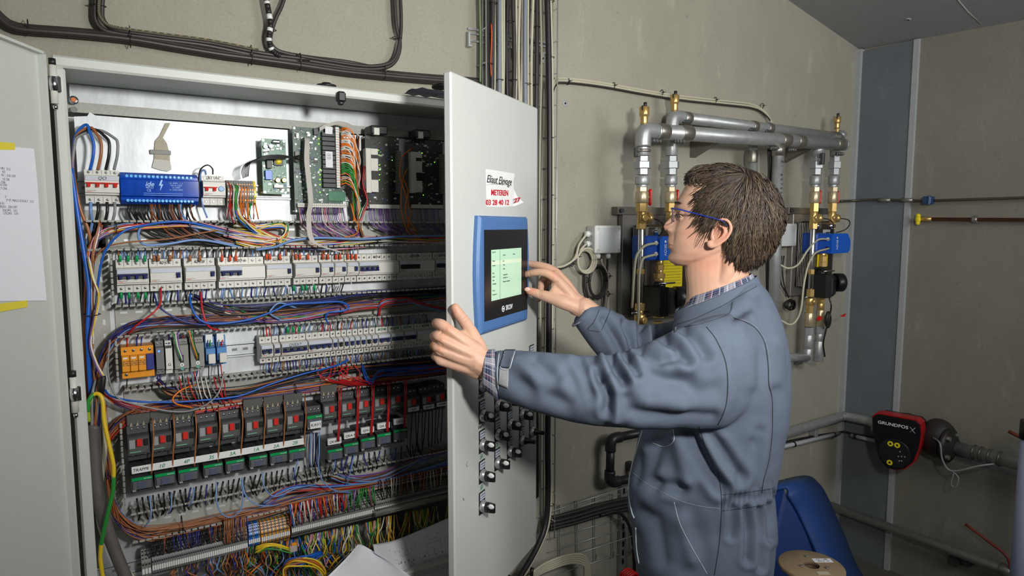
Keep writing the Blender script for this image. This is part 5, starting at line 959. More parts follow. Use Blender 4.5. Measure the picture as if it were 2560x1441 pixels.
# slotted rails seen low between door and tray
# beige cables leaving the tray to the right
run = [(1378, 330, 1.75), (1374, 250, 1.75), (1384, 205, 1.76), (1410, 198, 1.785), (1500, 208, 1.787), (1600, 226, 1.787), (1700, 242, 1.787), (1800, 253, 1.787), (1880, 263, 1.787), (1910, 280, 1.785), (1925, 300, 1.78), (1930, 318, 1.77)]
for i, (dx, dy, c, l) in enumerate([(0, -2, 'beige', 'upper'), (3, 4, 'beige', 'lower'), (5, 9, 'black', 'dark')]): cable(f'{l} cable of the thin run from the tray to the pipe manifold', off(run, dx, dy, -.002*i), .0042 if c == 'beige' else .003, c)
for i, (px, py) in enumerate([(1420, 204), (1534, 214), (1654, 232), (1788, 250), (1905, 265)]): wtie(px, py, 1.784, .008, .010, f'black cable tie on the thin run toward the pipes, {ordw[i]} from the tray')
# junction boxes
def jbox(lab, pxl, pyt, pxr, pyb, glands_l, glands_b, y=1.745):
    a, b = aty(pxl, pyt, y), aty(pxr, pyb, y); b.x = X_(pxr, (a.z+b.z)/2, y)
    e = empty('junction_box', ((a.x+b.x)/2, YB, b.z), lab, 'junction box')
    MB().bb((a.x, y+.012, b.z), (b.x, YB-.001, a.z), mat('box_grey', (186, 188, 186), .45), .004).build('box', e)
    MB().bb((a.x-.001, y, b.z-.001), (b.x+.001, y+.014, a.z+.001), WHITE, .004).bb((a.x+.012, y-.001, b.z+.006), (b.x-.012, y+.002, a.z-.006), mat('box_lid', (206, 210, 212), .4), .001).build('lid', e)
    for sx in (a.x+.010, b.x-.010):
        for sz in (a.z-.010, b.z+.010): MB().lathe((sx, y, sz), (0, -1, 0), [(.006, 0), (.006, .0015), (.0045, .002), (.0045, .001)], BRK2, 14).box((sx, y-.0015, sz), (.007, .001, .001), MIDGREY).build('lid_screw', e)
    for i in range(glands_l):
        z = a.z-(a.z-b.z)*(.30+.36*i); MB().lathe((a.x, (y+YB)/2, z), (-1, 0, 0), [(.010, 0), (.010, .008), (.0115, .008), (.0115, .018), (.008, .024)], WHITE, 6).build('cable_gland', e)
    for i in range(glands_b):
        x = a.x+(b.x-a.x)*(.22+.4*i); MB().lathe((x, (y+YB)/2-.008, b.z), (0, 0, -1), [(.009, 0), (.009, .006), (.0105, .006), (.0105, .016), (.007, .021)], WHITE, 6).build('cable_gland', e)
    return a, b
a, b = jbox('light grey junction box with white cable glands, left of the heat exchanger', 1490, 565, 1553, 632, 2, 2)
yj = 1.765
for i, (z, l) in enumerate(((a.z-(a.z-b.z)*.30, 'upper'), (a.z-(a.z-b.z)*.66, 'lower'))):
    g_ = Vector((a.x-.022, (1.745+YB)/2, z))
    for k, (c, dx) in enumerate((('beige', 0), ('black', 4))):
        P = [g_, aty(1462-i*-4, 592+i*18+dx, yj), aty(1448+i*6, 612+i*10+dx, yj), aty(1440+dx+i*4, 640, yj), aty(1428+dx, 655+dx, yj), aty(1405, 667+dx, yj), aty(1385, 668+dx*.5, yj)]
        tag(MB().tube(smoothpath(P, 6), .0042 if c == 'beige' else .0036, CBL[c], 10).build('cable'), f'{c} cable from the {l} gland of the junction box back to the tray', 'cable')
m = MB(); rr = aty(1462, 652, 1.77)
for k in range(3):
    R_ = .034+.0035*k; m.tube([rr+Vector((math.cos(t_)*R_+.002*k, -.004*k, math.sin(t_)*(R_+.002))) for t_ in [2*math.pi*i/32 for i in range(33)]], .0042, CBL['beige'], 10)
tag(m.build('cable'), 'coil of beige cable hanging left of the junction box', 'cable')
m = MB(); rr = aty(1492, 705, 1.775)
for k in range(3):
    R_ = .040+.003*k; m.tube([rr+Vector((math.cos(t_)*R_*.85, -.004*k, math.sin(t_)*(R_+.012))) for t_ in [2*math.pi*i/32 for i in range(33)]], .0046, CBL['dark'], 10)
m.tube(smoothpath([aty(1463, 684, 1.77), aty(1464, 720, 1.768), aty(1470, 745, 1.768)], 5), .0046, CBL['dark'], 8)
tag(m.build('cable'), 'coil of black cable hanging below the beige coil', 'cable')
for c, pts, l in (('beige', [(1503, 648), (1506, 662), (1520, 690), (1521, 730), (1518, 790), (1516, 840)], 'beige cable going down from the junction box'), ('dark', [(1519, 648), (1518, 670), (1513, 720), (1509, 760), (1500, 830)], 'black cable going down from the junction box'),):
    cable(l, [(x, y, 1.77) for x, y in pts], .0042, c)
for i, (px, py) in enumerate([(1444, 642), (1490, 648), (1430, 660), (1467, 700), (1522, 690), (1520, 735)]): wtie(px, py, 1.768, .008, .009, f'black cable tie near the cable coils, {ordw[i]} from top')
# ------------------------------------------------------------------ lower wire tray, grid and bracket left of the person
e = empty('cable_tray', aty(1480, 1270, 1.78), 'rising horizontal wire-mesh cable tray low on the back wall', 'cable tray')
for j, (ya, yb_, yy) in enumerate([(1278, 1222, 1.735), (1290, 1235, 1.79), (1345, 1300, 1.79), (1378, 1325, 1.79), (1405, 1350, 1.735), (1440, 1385, 1.79)]):
    MB().cyl(aty(1370, ya+4, yy), aty(1640, yb_-28, yy), .0020, wire_m, n=6).build('tray_wire', e)
for k in range(6):
    px = 1402+k*44; a_, b_ = aty(px, 1268-k*9, 1.735), aty(px+2, 1400-k*8, 1.735); MB().tube([a_, aty(px-4, 1262-k*9, 1.79), aty(px-2, 1420-k*8, 1.79), b_], .0020, wire_m, 6).build('tray_rung', e)
for i, dy in enumerate((0, 11, 20, 28)):
    cable(f'dark cable lying in the lower wire tray, {ordw[i]} from above', [(1375, 1296+dy, 1.76), (1440, 1280+dy, 1.758), (1500, 1262+dy, 1.758), (1570, 1246+dy, 1.758), (1660, 1228+dy, 1.758)], .0068, 'black')
cable('dark cable bending down from the lower wire tray behind the man', [(1500, 1290, 1.75), (1540, 1280, 1.748), (1565, 1300, 1.745), (1580, 1340, 1.745), (1585, 1400, 1.745), (1586, 1460, 1.745)], .0062, 'dark')
for i in range(5):
    cable(f'off-white cable arching at the lower right of the door, {ordw[i]} from outside', [(1310-i*2, 1460+i*3, 1.70), (1340, 1425+i*4, 1.71), (1380, 1402+i*5, 1.72), (1425, 1388+i*5, 1.73), (1455, 1388+i*6, 1.735), (1470-i*2, 1405+i*5, 1.735), (1476-i*4, 1450+i*4, 1.735)], .0050, 'beige')
e = empty('slotted_post', aty(1562, 1340, 1.79), 'narrow slotted steel post behind the lower wire tray', 'post')
a, b = aty(1552, 1210, 1.785), aty(1556, 1480, 1.785); w_ = .028
MB().bb((a.x, 1.782, b.z), (a.x+w_, YB-.001, a.z), ZPIPE, .001).build('profile', e)
for k in range(9): z = a.z-.03-k*.035; MB().bb((a.x+.009, 1.7815, z-.011), (a.x+.019, 1.7822, z+.011), BLACKP).build('slot', e)
# black plastic pipe loop
PVC = mat('pvc_pipe', (40, 40, 44), .38)
e = empty('plastic_pipe', aty(1525, 1145, 1.74), 'dark grey plastic pipe making a U-turn low on the wall', 'pipe'); yp = 1.74
A_, B_, C_, D_ = aty(1660, 1070, yp), aty(1527, 1098, yp), aty(1524, 1208, yp), aty(1660, 1180, yp); r = .0155
m = MB(); m.tube([A_, B_+(A_-B_).normalized()*.03], r, PVC, 16); m.build('pipe', e)
MB().tube([B_+(C_-B_).normalized()*.03, C_+(B_-C_).normalized()*.03], r, PVC, 16).build('pipe', e); MB().tube([D_, C_+(D_-C_).normalized()*.03], r, PVC, 16).build('pipe', e)
for P_, q, s in ((B_, A_, C_), (C_, B_, D_)):
    d1, d2 = (q-P_).normalized(), (s-P_).normalized(); MB().tube(smoothpath([P_+d1*.045, P_+d1*.02, P_+(d1+d2)*.006, P_+d2*.02, P_+d2*.045], 5), r*1.28, PVC, 16).build('elbow', e)
MB().bb((aty(1572, 1160, 1.78).x, 1.752, aty(1572, 1180, 1.78).z), (aty(1584, 1160, 1.78).x, YB, aty(1572, 1158, 1.78).z), PVC, .003).build('pipe_clip', e)
# red hose fitting at the very bottom
p = aty(1575, 1436, 1.62); e = empty('red_hose_coil', p, 'red plastic coil at the bottom edge beside the man', 'hose')
m = MB()
for k in range(5): m.tube([p+Vector((math.cos(t_)*(.030), -.009*k+.02, math.sin(t_)*.030-.022)) for t_ in [2*math.pi*i/24 for i in range(25)]], .0048, REDW, 8)
m.build('coil', e); MB().lathe(p+Vector((0, .03, -.022)), (0, -1, 0), [(.024, 0), (.024, .05)], mat('dark_red', (120, 26, 24), .5), 20).build('hub', e)
# lateral cable behind door bottom
wire1('black cable running down to the floor below the tray', [('black', [(1330, 1420, 1.70), (1318, 1480, 1.69), Vector((.99, 1.72, .5)), Vector((.98, 1.75, .02))])], .006, 'cable', 'cable')
# ================================================================== pipe manifold
YA, YR = 1.62, 1.715
man = empty('pipe_manifold', aty(1860, 350, 1.67), 'double horizontal galvanised header pipes with welded tees over the valves', 'pipe manifold')
def pipe(pts, r, name='pipe', m_=ZPIPE, e=man, n=20): return MB().tube(pts, r, m_, n).build(name, e)
satin = mat('weld_sleeve', (150, 145, 136), .38, .8, .12, 50)
fa, fb = aty(1632, 328, YA), aty(2106, 362, YA); fz = (fb-fa).normalized(); rf_ = .0255
pipe([fa, fb], rf_, 'front_header')
ra_, rb_ = aty(1690, 292, YR), aty(2100, 344, YR); rr_ = .021; pipe([ra_, rb_], rr_, 'rear_header')
def sleeve(c, d, r, L, e=man, m_=satin, name='sleeve'): c = Vector(c); d = Vector(d).normalized(); return MB().lathe(c-d*L/2, d, [(r*1.02, 0), (r*1.1, .003), (r*1.1, L-.003), (r*1.02, L)], m_, 20).build(name, e)
for px, w_ in ((1650, .045), (1698, .052), (1934, .05), (1975, .045), (2088, .04)): t_ = (px-1632)/(2106-1632); sleeve(fa.lerp(fb, t_), fz, rf_, w_)
rz_ = (rb_-ra_).normalized()
for px in (1712, 1862, 1900, 2080): t_ = (px-1690)/410; sleeve(ra_.lerp(rb_, t_), rz_, rr_, .03)
def clampset(c, d, lab_dark=True):
    c = Vector(c); d = Vector(d).normalized(); m = MB(); up = Vector((0, 0, 1)); s = d.cross(up)
    M3 = Matrix((d, s, up)).transposed(); m.box(c, (.042, .012, .014), DKGREY, M3, .002); 
    for k in (-.014, .0, .014): m.cyl(c+d*k-s*-.0+Vector((0, -.007, 0)), c+d*k+Vector((0, -.012, 0)), .005, CHROME, n=8)
    return m.build('clamp', man)
for px, py in ((1715, 310), (1880, 330), (1920, 335)): c = aty(px, py-6, YR-.015); m = MB(); m.box(c, (.034, .012, .012), DKGREY, None, .002); m.cyl(c+Vector((-.009, 0, .006)), c+Vector((-.009, 0, .018)), .0045, CHROME, n=8); m.cyl(c+Vector((.009, 0, .006)), c+Vector((.009, 0, .018)), .0045, CHROME, n=8); m.build('clamp', man)
for px, py in ((1638, 353), (1697, 354), (1934, 371), (1978, 375), (2098, 385)): clampset(aty(px, py, YA-.005), fz)
# big falling pipe from the front header tee
tx_ = aty(1947, 350, YA); ta_, tb_ = aty(1946, 372, YA), aty(1932, 860, YA); pipe([tx_+Vector((0, 0, -.01)), tb_], .0215, 'down_pipe'); pipe([tx_-Vector((0, 0, .015)), tx_-Vector((0, 0, .062))], .0245, 'sleeve', satin)
for i, ch in enumerate('ZI 60700W 70700'): text(ch, tx_+Vector((-.003, -.0218, -.085-.017*i)), .016, ZA*-1, XA, INK, man, 'pipe_print')
q_ = aty(1883, 360, YR); pipe([q_, aty(1880, 640, YR)], .018, 'down_pipe'); sleeve(q_-Vector((0, 0, .05)), ZA, .018, .05)
for k, c in enumerate(('dark', 'dark', 'beige')): cable(f'{["left", "middle", "right"][k]} cable strapped beside the big vertical galvanised pipe', [(1921+k*4, 372, 1.66), (1922+k*4, 430, 1.665), (1919+k*4, 500, 1.67), (1916+k*4, 620, 1.68), (1918+k*4, 760, 1.69), (1920+k*4, 860, 1.69)], .0042, c)
# wall brackets of the header
br = mat('bracket_steel', (120, 116, 106), .5, .4)
for px, py in ((1755, 362), (1985, 378)): c = aty(px, py, 1.75); MB().prism([(c.x-.012, YB-.002, c.z-.045), (c.x-.012, YB-.002, c.z+.02), (c.x-.012, YA+.02, c.z+.02), (c.x-.012, YA+.05, c.z+.005)], (.03, 0, 0), br).build('wall_bracket', man)
def hexr(p, r, t0, t1, m_, e, name, n=6, rot=0): return MB().lathe(Vector(p)+Vector((0, 0, -t1)), ZA, [(r*.95, 0), (r, .0015), (r, t1-t0-.0015), (r*.95, t1-t0)], m_, n, smooth=False, rot=rot).build(name, e)
silver = mat('cast_silver', (165, 168, 170), .40, .5, .08, 60); nick = mat('nickel_brass', (196, 182, 150), .34, .6, .06, 50)
def stack(px, pyt, lab, y, ref, hs=1):
    """vertical valve column hanging under the header: levels are pixel rows at this column"""
    top = aty(px, pyt, y); x = top.x
    def z(py): return aty(px, py, y).z
    e = empty('valve_column', (x, y, z(530)), lab, 'valve'); P = lambda zz: Vector((x, y, zz)); rs = ref
    def cy(n_, py0, py1, r, m_, n=18, sm=True): return MB().lathe(P(z(py1)), ZA, [(r*.96, 0), (r, .0012), (r, z(py0)-z(py1)-.0012), (r*.96, z(py0)-z(py1))], m_, n, smooth=sm).build(n_, e)
    cy('steel_nipple', pyt+20, 390, rs*.95, ZPIPE); cy('hex_nut', 391, 405, rs*1.02, silver, 6, False); cy('union_nut', 405, 422, rs*1.32, silver, 6, False); cy('hex_nut', 422, 438, rs, silver, 6, False)
    cy('coupling', 441, 462, rs*1.04, silver, 20); cy('neck', 462, 469, rs*.82, ZPIPE); cy('hex_nut', 468, 480, rs*.86, nick, 6, False)
    cy('valve_body', 480, 508, rs*.95, nick, 20); cy('brass_nut', 508, 530, rs*.86, BRASS, 6, False)
    hz = z(493); m = MB(); m.cyl((x+rs*.9, y, hz), (x+rs*1.5, y, hz), .004, BRASS, n=8); m.build('spindle', e)
    m = MB(); hx = x+rs*1.55; m.box((hx, y, hz), (.007, .018, .046), REDW, None, .003); m.sph((hx, y, hz+.020), .0085, REDW, 10, (.55, 1, 1)); m.sph((hx, y, hz-.020), .0085, REDW, 10, (.55, 1, 1)); m.cyl((hx+.003, y, hz), (hx+.006, y, hz), .0035, BRASS, n=8); m.build('red_handle', e)
    return e, x, z
s1 = stack(1608, 330, 'valve column with red handle, leftmost under the header', YA, .0235); s2 = stack(1681, 300, 'valve column with red handle, second from left, behind the mans brow', YR, .0225)
s3 = stack(2042, 372, 'valve column with red handle, left one of the right pair', YA+.02, .022); s4 = stack(2088, 372, 'valve column with red handle, rightmost under the header', YR-.02, .022)
# elbows joining header and columns
def elbow(c, r, d1, d2, L=.05, m_=ZPIPE): return MB().tube(smoothpath([Vector(c)+Vector(d1)*L, Vector(c)+Vector(d1)*L*.5, Vector(c)+(Vector(d1)+Vector(d2))*L*.10, Vector(c)+Vector(d2)*L*.5, Vector(c)+Vector(d2)*L], 5), r, m_, 20).build('elbow', man)
elbow((s1[1], YA, fa.z+.001), rf_*1.04, (1, 0, 0), (0, 0, -1), .055); elbow((s2[1], YR, ra_.z), rr_*1.12, (1, 0, 0), (0, 0, -1), .05)
pipe([Vector((s3[1], YA+.005, fb.z)), Vector((s3[1], YA+.02, fb.z-.06))], .021, 'tee_branch'); pipe([Vector((s4[1], YR-.02, rb_.z)), Vector((s4[1], YR-.02, rb_.z-.085))], .021, 'tee_branch')
pipe([fb, fb+fz*.02], rf_*.8, 'end_cap'); MB().sph(fb+fz*.012, rf_*.98, ZPIPE, 16, (.7, 1, 1)).build('end_cap', man); MB().sph(fa-fz*.0, rf_*1.0, ZPIPE, 16).build('weld_end', man)
pipe([rb_, rb_+Vector((.012, 0, .02))], rr_*1.05, 'elbow')
for c, z0 in (((s1[1], YA), fa.z), ((s2[1], YR), ra_.z)):
    for k, dz in enumerate((.052, .068)): sleeve((c[0], c[1], z0-dz), ZA, .024, .01)
m = MB(); m.box((s1[1]-.03, YA, fa.z-.075), (.012, .012, .03), DKGREY, None, .002); m.cyl((s1[1]-.03, YA-.006, fa.z-.068), (s1[1]-.03, YA-.014, fa.z-.068), .005, CHROME, n=8); m.cyl((s1[1]-.03, YA-.006, fa.z-.083), (s1[1]-.03, YA-.014, fa.z-.083), .005, CHROME, n=8); m.build('clamp', man)
m = MB(); m.box((s3[1]-.016, YA-.018, s3[2](400)), (.016, .014, .046), DKGREY, None, .002); m.build('clamp', man)
def vent(px, pyt, y, lab, host_z, s=1.):
    t_ = aty(px, pyt, y); x = t_.x; z = t_.z; e = empty('air_vent', (x, y, z-.07), lab, 'air vent')
    MB().lathe((x+.0035*s, y, z+.004), ZA, [(.0055, -.006), (.0058, .002), (.0058, .010), (.0045, .011)], BLACKP, 10).build('black_cap', e)
    MB().lathe((x, y, z-.058*s), ZA, [(.012*s, 0), (.0125*s, .006), (.0125*s, .0245*s), (.0135*s, .027*s), (.016*s, .030*s), (.0165*s, .034*s), (.0165*s, .0555*s), (.0145*s, .058*s)], BRASS, 20).build('brass_body', e)
    m = MB().lathe((x, y, z-.074*s), ZA, [(.008*s, 0), (.0085*s, .002), (.0085*s, .015*s), (.008*s, .016*s)], BRASS, 6, smooth=False); m.build('brass_nut', e)
    MB().lathe((x, y, host_z), ZA, [(.014*s, 0), (.0125*s, (z-.074*s-host_z)*.6), (.010*s, z-.074*s-host_z)], ZPIPE, 16).build('socket', e)
    MB().bb((x-.017*s, y-.010, z-.012*s), (x-.013*s, y-.004, z+.002), BLACKP, .001).build('lever', e)
vent(1611, 267, YA, 'brass air vent with black cap on the left front column', fa.z+.015); vent(1687, 238, YR, 'brass air vent with black cap, highest of the three', ra_.z+.012); vent(2094, 292, YR, 'brass air vent with black cap at the right end of the manifold', rb_.z+.02, .9)
# ------------------------------------------------------------------ heat exchanger stations
def station(x1, x2, px1, px2, pyb, side, Yf, Yr, dark=True):
    """x1: column of front riser pixel, x2: column of actuator"""
    L = side
    # support strut
    a = aty(px1-18, 527, 1.78); a2 = aty(px2+12, 527, 1.78); e = empty('mounting_strut', (a.x, YB, a.z), f'short steel strut across the wall behind the {L} station', 'strut')
    MB().bb((a.x, 1.765, a.z-.014), (a2.x, YB-.001, a.z+.014), mat('strut_steel', (128, 124, 116), .4, .7), .001).build('strut', e); MB().cyl((a.x+.014, 1.765, a.z), (a.x+.014, 1.755, a.z), .008, DKGREY, n=12).build('bolt', e)
    p0, p1 = aty(px1, 532, 1.775), aty(px1, pyb, 1.775); pr_ = aty(px2, 532, 1.775)
    e = empty('back_plate', ((p0.x+pr_.x)/2, YB, p1.z), f'brushed stainless back plate of the {L} heating station', 'metal plate')
    MB().bb((p0.x, 1.772, p1.z), (pr_.x, YB-.003, p0.z), STEEL, .002).build('plate', e); c = Vector((p0.x+(pr_.x-p0.x)*.52, 1.76, (p0.z+p1.z)/2))
    e2 = empty('heat_exchanger', (c.x, 1.77, c.z-.15), f'upright brazed plate heat exchanger of the {L} heating station', 'heat exchanger'); w_ = (pr_.x-p0.x)*.8; hh = (p0.z-p1.z)
    dk = mat('exchanger_body', (92, 86, 80), .3, .85, .15, 30)
    MB().bb((c.x-w_/2, 1.69, p0.z-hh*.90), (c.x+w_/2, 1.771, p0.z-hh*.10), dk, .015).build('plate_pack', e2)
    for k in range(9): y = 1.695+k*.008; MB().bb((c.x-w_/2-.001, y, p0.z-hh*.88), (c.x+w_/2+.001, y+.003, p0.z-hh*.12), STEEL, .004).build('plate_edge', e2)
    for sx in (-1, 1): MB().lathe((c.x+sx*w_*.32, 1.69, p0.z-hh*.16), (0, -1, 0), [(.017, 0), (.017, .004), (.010, .005), (.010, .012)], CHROME, 18).build('port', e2)
    MB().bb((c.x-w_*.1, 1.687, p0.z-hh*.34), (c.x+w_*.22, 1.689, p0.z-hh*.20), mat('rating_plate', (170, 172, 172), .4)).build('rating_plate', e2)
    MB().bb((c.x-w_*.3, 1.686, p0.z-hh*.64), (c.x+w_*.15, 1.689, p0.z-hh*.36), YEL).build('yellow_label', e2)
    for k in range(9): MB().bb((c.x-w_*.27, 1.6852, p0.z-hh*(.40+.025*k)), (c.x+w_*.12, 1.6862, p0.z-hh*(.398+.025*k)), INK).build('printed_line', e2)
station(0, 0, 1556, 1722, 826, 'left', YA, YR); station(0, 0, 1983, 2052, 740, 'right', YA, YR)
def riser(s, lab, py_nut2, py_b, sensor, long_=True, valve_y=None):
    e0, x, z = s; y = e0.location.y; e = empty('riser_fitting', (x, y, z(py_b)), lab, 'pipe fitting')
    def cy(n_, a, b, r, m_, n=18, sm=True): return MB().lathe((x, y, z(b)), ZA, [(r*.96, 0), (r, .001), (r, z(a)-z(b)-.001), (r*.96, z(a)-z(b))], m_, n, smooth=sm).build(n_, e)
    cy('brass_tee', 530, 560, .016, BRASS); MB().lathe((x, y, z(545)), (0, -1, 0), [(.014, 0), (.014, .018), (.010, .020)], BRASS, 16).build('plug', e)
    MB().lathe((x+.01, y, z(546)), (1, 0, 0), [(.012, 0), (.012, .012), (.019, .012), (.019, .028), (.016, .030)], BRASS, 18).build('sensor_socket', e)
    MB().cyl((x+.04, y, z(546)), (x+.052, y, z(546)), .006, CHROME, n=10).build('sensor_tip', e); cy('brass_nut', 558, 573, .017, BRASS, 6, False)
    if long_:
        cy('steel_pipe', 573, py_nut2, .0105, CHROME); cy('brass_nut', 673, 685, .0135, BRASS, 6, False)
        cy('brass_nut', py_nut2, py_nut2+18, .017, BRASS, 6, False)
    return e, x, y, z, cy
e, x, y, z, cy = riser(s1, 'brass fittings and bright steel riser in front of the left station', 758, 818, True)
cy('brass_coupling', 776, 786, .012, BRASS); cy('brass_cross', 786, 812, .019, BRASS); MB().lathe((x, y, z(799)), (0, -1, 0), [(.012, 0), (.012, .026), (.009, .027)], BRASS, 14).build('plug', e); MB().cyl((x-.035, y, z(781)), (x+.04, y, z(781)), .003, CHROME, n=8).build('cross_pin', e); cy('brass_nut', 812, 840, .015, BRASS, 6, False)
wire1('black sensor lead curving behind the mans nose', [('black', [Vector((x+.05, y, z(546))), (1650, 553, 1.60), (1658, 566, 1.61), (1652, 585, 1.63), (1640, 595, 1.66)])], .0022)
e, x, y, z, cy = riser(s3, 'brass fittings and bright steel riser in front of the right station', 722, 905, True)
wire1('black sensor lead of the left column at the right station', [('black', [Vector((x+.05, y, z(546))), (2075, 550, 1.61), (2083, 565, 1.61), (2078, 580, 1.62), (2065, 582, 1.64)])], .0022)
cy('brass_nut', 736, 741, .012, BRASS); MB().cyl((x-.035, y, z(741)), (x+.018, y, z(741)), .003, CHROME, n=8).build('cross_pin', e); cy('brass_cross', 744, 762, .017, BRASS); MB().lathe((x, y, z(752)), (0, -1, 0), [(.011, 0), (.011, .026), (.008, .027)], BRASS, 14).build('plug', e); cy('brass_nut', 762, 780, .016, BRASS, 6, False)
cy('valve_body', 780, 814, .0195, nick); MB().prism([(x+.016, y-.02, z(796)), (x+.03, y-.022, z(787)), (x+.046, y-.022, z(790)), (x+.046, y-.022, z(797)), (x+.03, y-.022, z(800))], (0, -.006, 0), REDW).build('red_handle', e)
cy('union_nut', 816, 834, .021, silver, 8, False); cy('steel_sleeve', 834, 868, .021, ZPIPE); cy('steel_bend', 868, 903, .0195, ZPIPE)
lo = aty(2032, 892, y); MB().tube([(x, y, lo.z), aty(1930, 895, y)], .019, ZPIPE, 18).build('lower_branch', e); MB().sph((x, y, lo.z-.003), .0195, ZPIPE, 16).build('bend', e); MB().box(aty(1996, 908, y-.01), (.05, .012, .012), DKGREY, None, .002).build('clamp', e)
for s, nm_, lab in ((s2, 'left', 'brass tee with side sensor hidden behind the mans face'), (s4, 'right', 'brass tee with side sensor at the far right column')):
    riser(s, lab, 0, 575, True, False)
wire1('black sensor lead of the rightmost column', [('black', [Vector((s4[1]+.05, YR-.02, s4[2](546))), (2120, 550, 1.69), (2124, 562, 1.69), (2112, 575, 1.69), (2090, 582, 1.67)])], .0022)
# valve actuators
ACT = mat('actuator_blue', (18, 92, 196), .38); ACT2 = mat('actuator_blue_dark', (20, 74, 168), .4)
def actuator(lab, pxl, pyt, pxr, pyb, y):
    a, b = aty(pxl, pyt, y), aty(pxr, pyb, y); b.x = X_(pxr, (a.z+b.z)/2, y); W_, H_ = b.x-a.x, a.z-b.z; e = empty('valve_actuator', ((a.x+b.x)/2, y+.03, b.z), lab, 'actuator')
    MB().bb((a.x, y+.012, b.z), (a.x+W_*.42, y+.085, a.z), ACT2, .006).build('rear_housing', e)
    pr_ = [(a.x+W_*.38, b.z), (b.x-W_*.06, b.z+H_*.02), (b.x, b.z+H_*.2), (b.x, b.z+H_*.62), (b.x-W_*.1, a.z-H_*.03), (a.x+W_*.46, a.z-H_*.03), (a.x+W_*.38, a.z-H_*.2)]
    MB().prism([(px, y, pz) for px, pz in pr_], (0, .085, 0), ACT).build('front_cover', e)
    text('SKOV', (a.x+W_*.56, y-.0005, b.z+H_*.42), H_*.19, -ZA, XA, INKW, e); MB().lathe((a.x+W_*.56, y, b.z+H_*.76), (0, -1, 0), [(.0045, 0), (.0045, .0006), (.0032, .0006), (.0032, .0002)], INKW, 12).build('round_emblem', e)
    MB().lathe((b.x-.003, y+.04, b.z+H_*.45), (1, 0, 0), [(.012, 0), (.012, .006)], BLACKP, 12).build('side_knob', e)
    for k, (f, mm) in enumerate(((.70, WHITE), (.26, WHITE if 'left' in lab else BLACKP))): MB().lathe((a.x+W_*.30, y+.012, b.z+H_*f), (-.25, -1, 0), [(.008, 0), (.008, .008), (.006, .011)], mm, 8).build('cable_gland', e)
    return a, W_, b, H_
a, W_, b, H_ = actuator('blue motor actuator of the left station, just in front of the mans mouth', 1621, 590, 1696, 650, 1.615)
yy = 1.60
for f, P, l in ((.70, [(1620, 612, 1.60), (1604, 622, 1.59), (1590, 645, 1.585), (1584, 700, 1.585), (1582, 740, 1.59), (1580, 770, 1.6)], 'upper'), (.26, [(1618, 642, 1.60), (1606, 650, 1.585), (1599, 680, 1.575), (1597, 740, 1.575), (1596, 790, 1.58), (1592, 820, 1.59)], 'lower')):
    tag(MB().tube(smoothpath([Vector((a.x+W_*.28, 1.612, b.z+H_*f))]+[aty(*p) for p in P], 6), .0042, CBL['beige'], 10).build('cable'), f'{l} beige cable drooping from the left blue actuator', 'cable')
a, W_, b, H_ = actuator('blue motor actuator of the right station', 2050, 583, 2126, 633, 1.655)
for f, P, l in ((.70, [(2045, 600, 1.64), (2020, 625, 1.62), (1995, 662, 1.62), (1970, 671, 1.63), (1950, 662, 1.65)], 'upper'), (.26, [(2040, 632, 1.63), (2022, 660, 1.61), (2010, 710, 1.60), (2003, 770, 1.60), (1992, 800, 1.61), (1975, 812, 1.62), (1950, 800, 1.64)], 'lower')):
    tag(MB().tube(smoothpath([Vector((a.x+W_*.28, 1.652, b.z+H_*f))]+[aty(*p) for p in P], 6), .0040, CBL['beige'], 10).build('cable'), f'{l} beige cable looping from the right blue actuator', 'cable')
# circulation pumps
PB = mat('pump_black', (26, 25, 26), .35)
def pump(lab, px, pyt, pyb, y, s, head_px, head_py):
    c = aty(px, (pyt+pyb)/2, y); h = (aty(px, pyt, y).z-aty(px, pyb, y).z); e = empty('circulation_pump', (c.x, y+.02, c.z-h/2), lab, 'pump')
    MB().bb((c.x-h*.48, y-.005, c.z-h*.46), (c.x-h*.16, y+.09, c.z+h*.46), PB, .012).build('finned_housing', e)
    for k in range(7): x = c.x-h*.50+k*h*.065; MB().bb((x, y-.016, c.z-h*.5), (x+.0028, y+.08, c.z+h*.5), PB, .0012).build('cooling_fin', e)
    MB().bb((c.x-h*.08, y-.012, c.z-h*.48), (c.x+h*.42, y+.085, c.z+h*.46), PB, .014).build('motor_block', e)
    p = aty(head_px, head_py, y-.012); MB().lathe((p.x-h*.3, y+.01, p.z), (1, -.55, 0), [(h*.40, 0), (h*.40, h*.34), (h*.36, h*.38)], PB, 24).build('control_head', e)
    q = Vector((p.x-h*.3, y+.01, p.z))+Vector((1, -.55, 0)).normalized()*h*.385; n_ = Vector((1, -.55, 0)).normalized(); MB().lathe(q, n_, [(h*.13, 0), (h*.13, .002), (h*.08, .003)], DKGREY, 16).build('dial', e)
    text('GRUNDFOS', q+Vector((0, 0, h*.22))+n_*.001, h*.10, Vector((.55, 1, 0)), ZA, INKW, e)
    MB().lathe((c.x-.0, y+.04, c.z+h*.46), ZA, [(.022, 0), (.022, .012), (.016, .016), (.016, .026)], PB, 16).build('inlet_flange', e); MB().cyl((c.x-.028, y+.01, c.z+h*.62), (c.x+.045, y+.01, c.z+h*.62), .0035, CHROME, n=8).build('clamp_pin', e)
    MB().lathe((c.x, y+.04, c.z-h*.46-.016), ZA, [(.017, 0), (.02, .003), (.02, .016)], BRASS, 6, smooth=False).build('brass_nut', e); return c, h, e
c, h, e = pump('black circulation pump of the left station, between the mans chin and arm', 1668, 718, 790, 1.60, 1, 1712, 745)
xx = c.x; e = empty('union_fitting', (xx, 1.64, aty(1680, 700, 1.64).z), 'brass unions between the left actuator and its pump', 'pipe fitting')
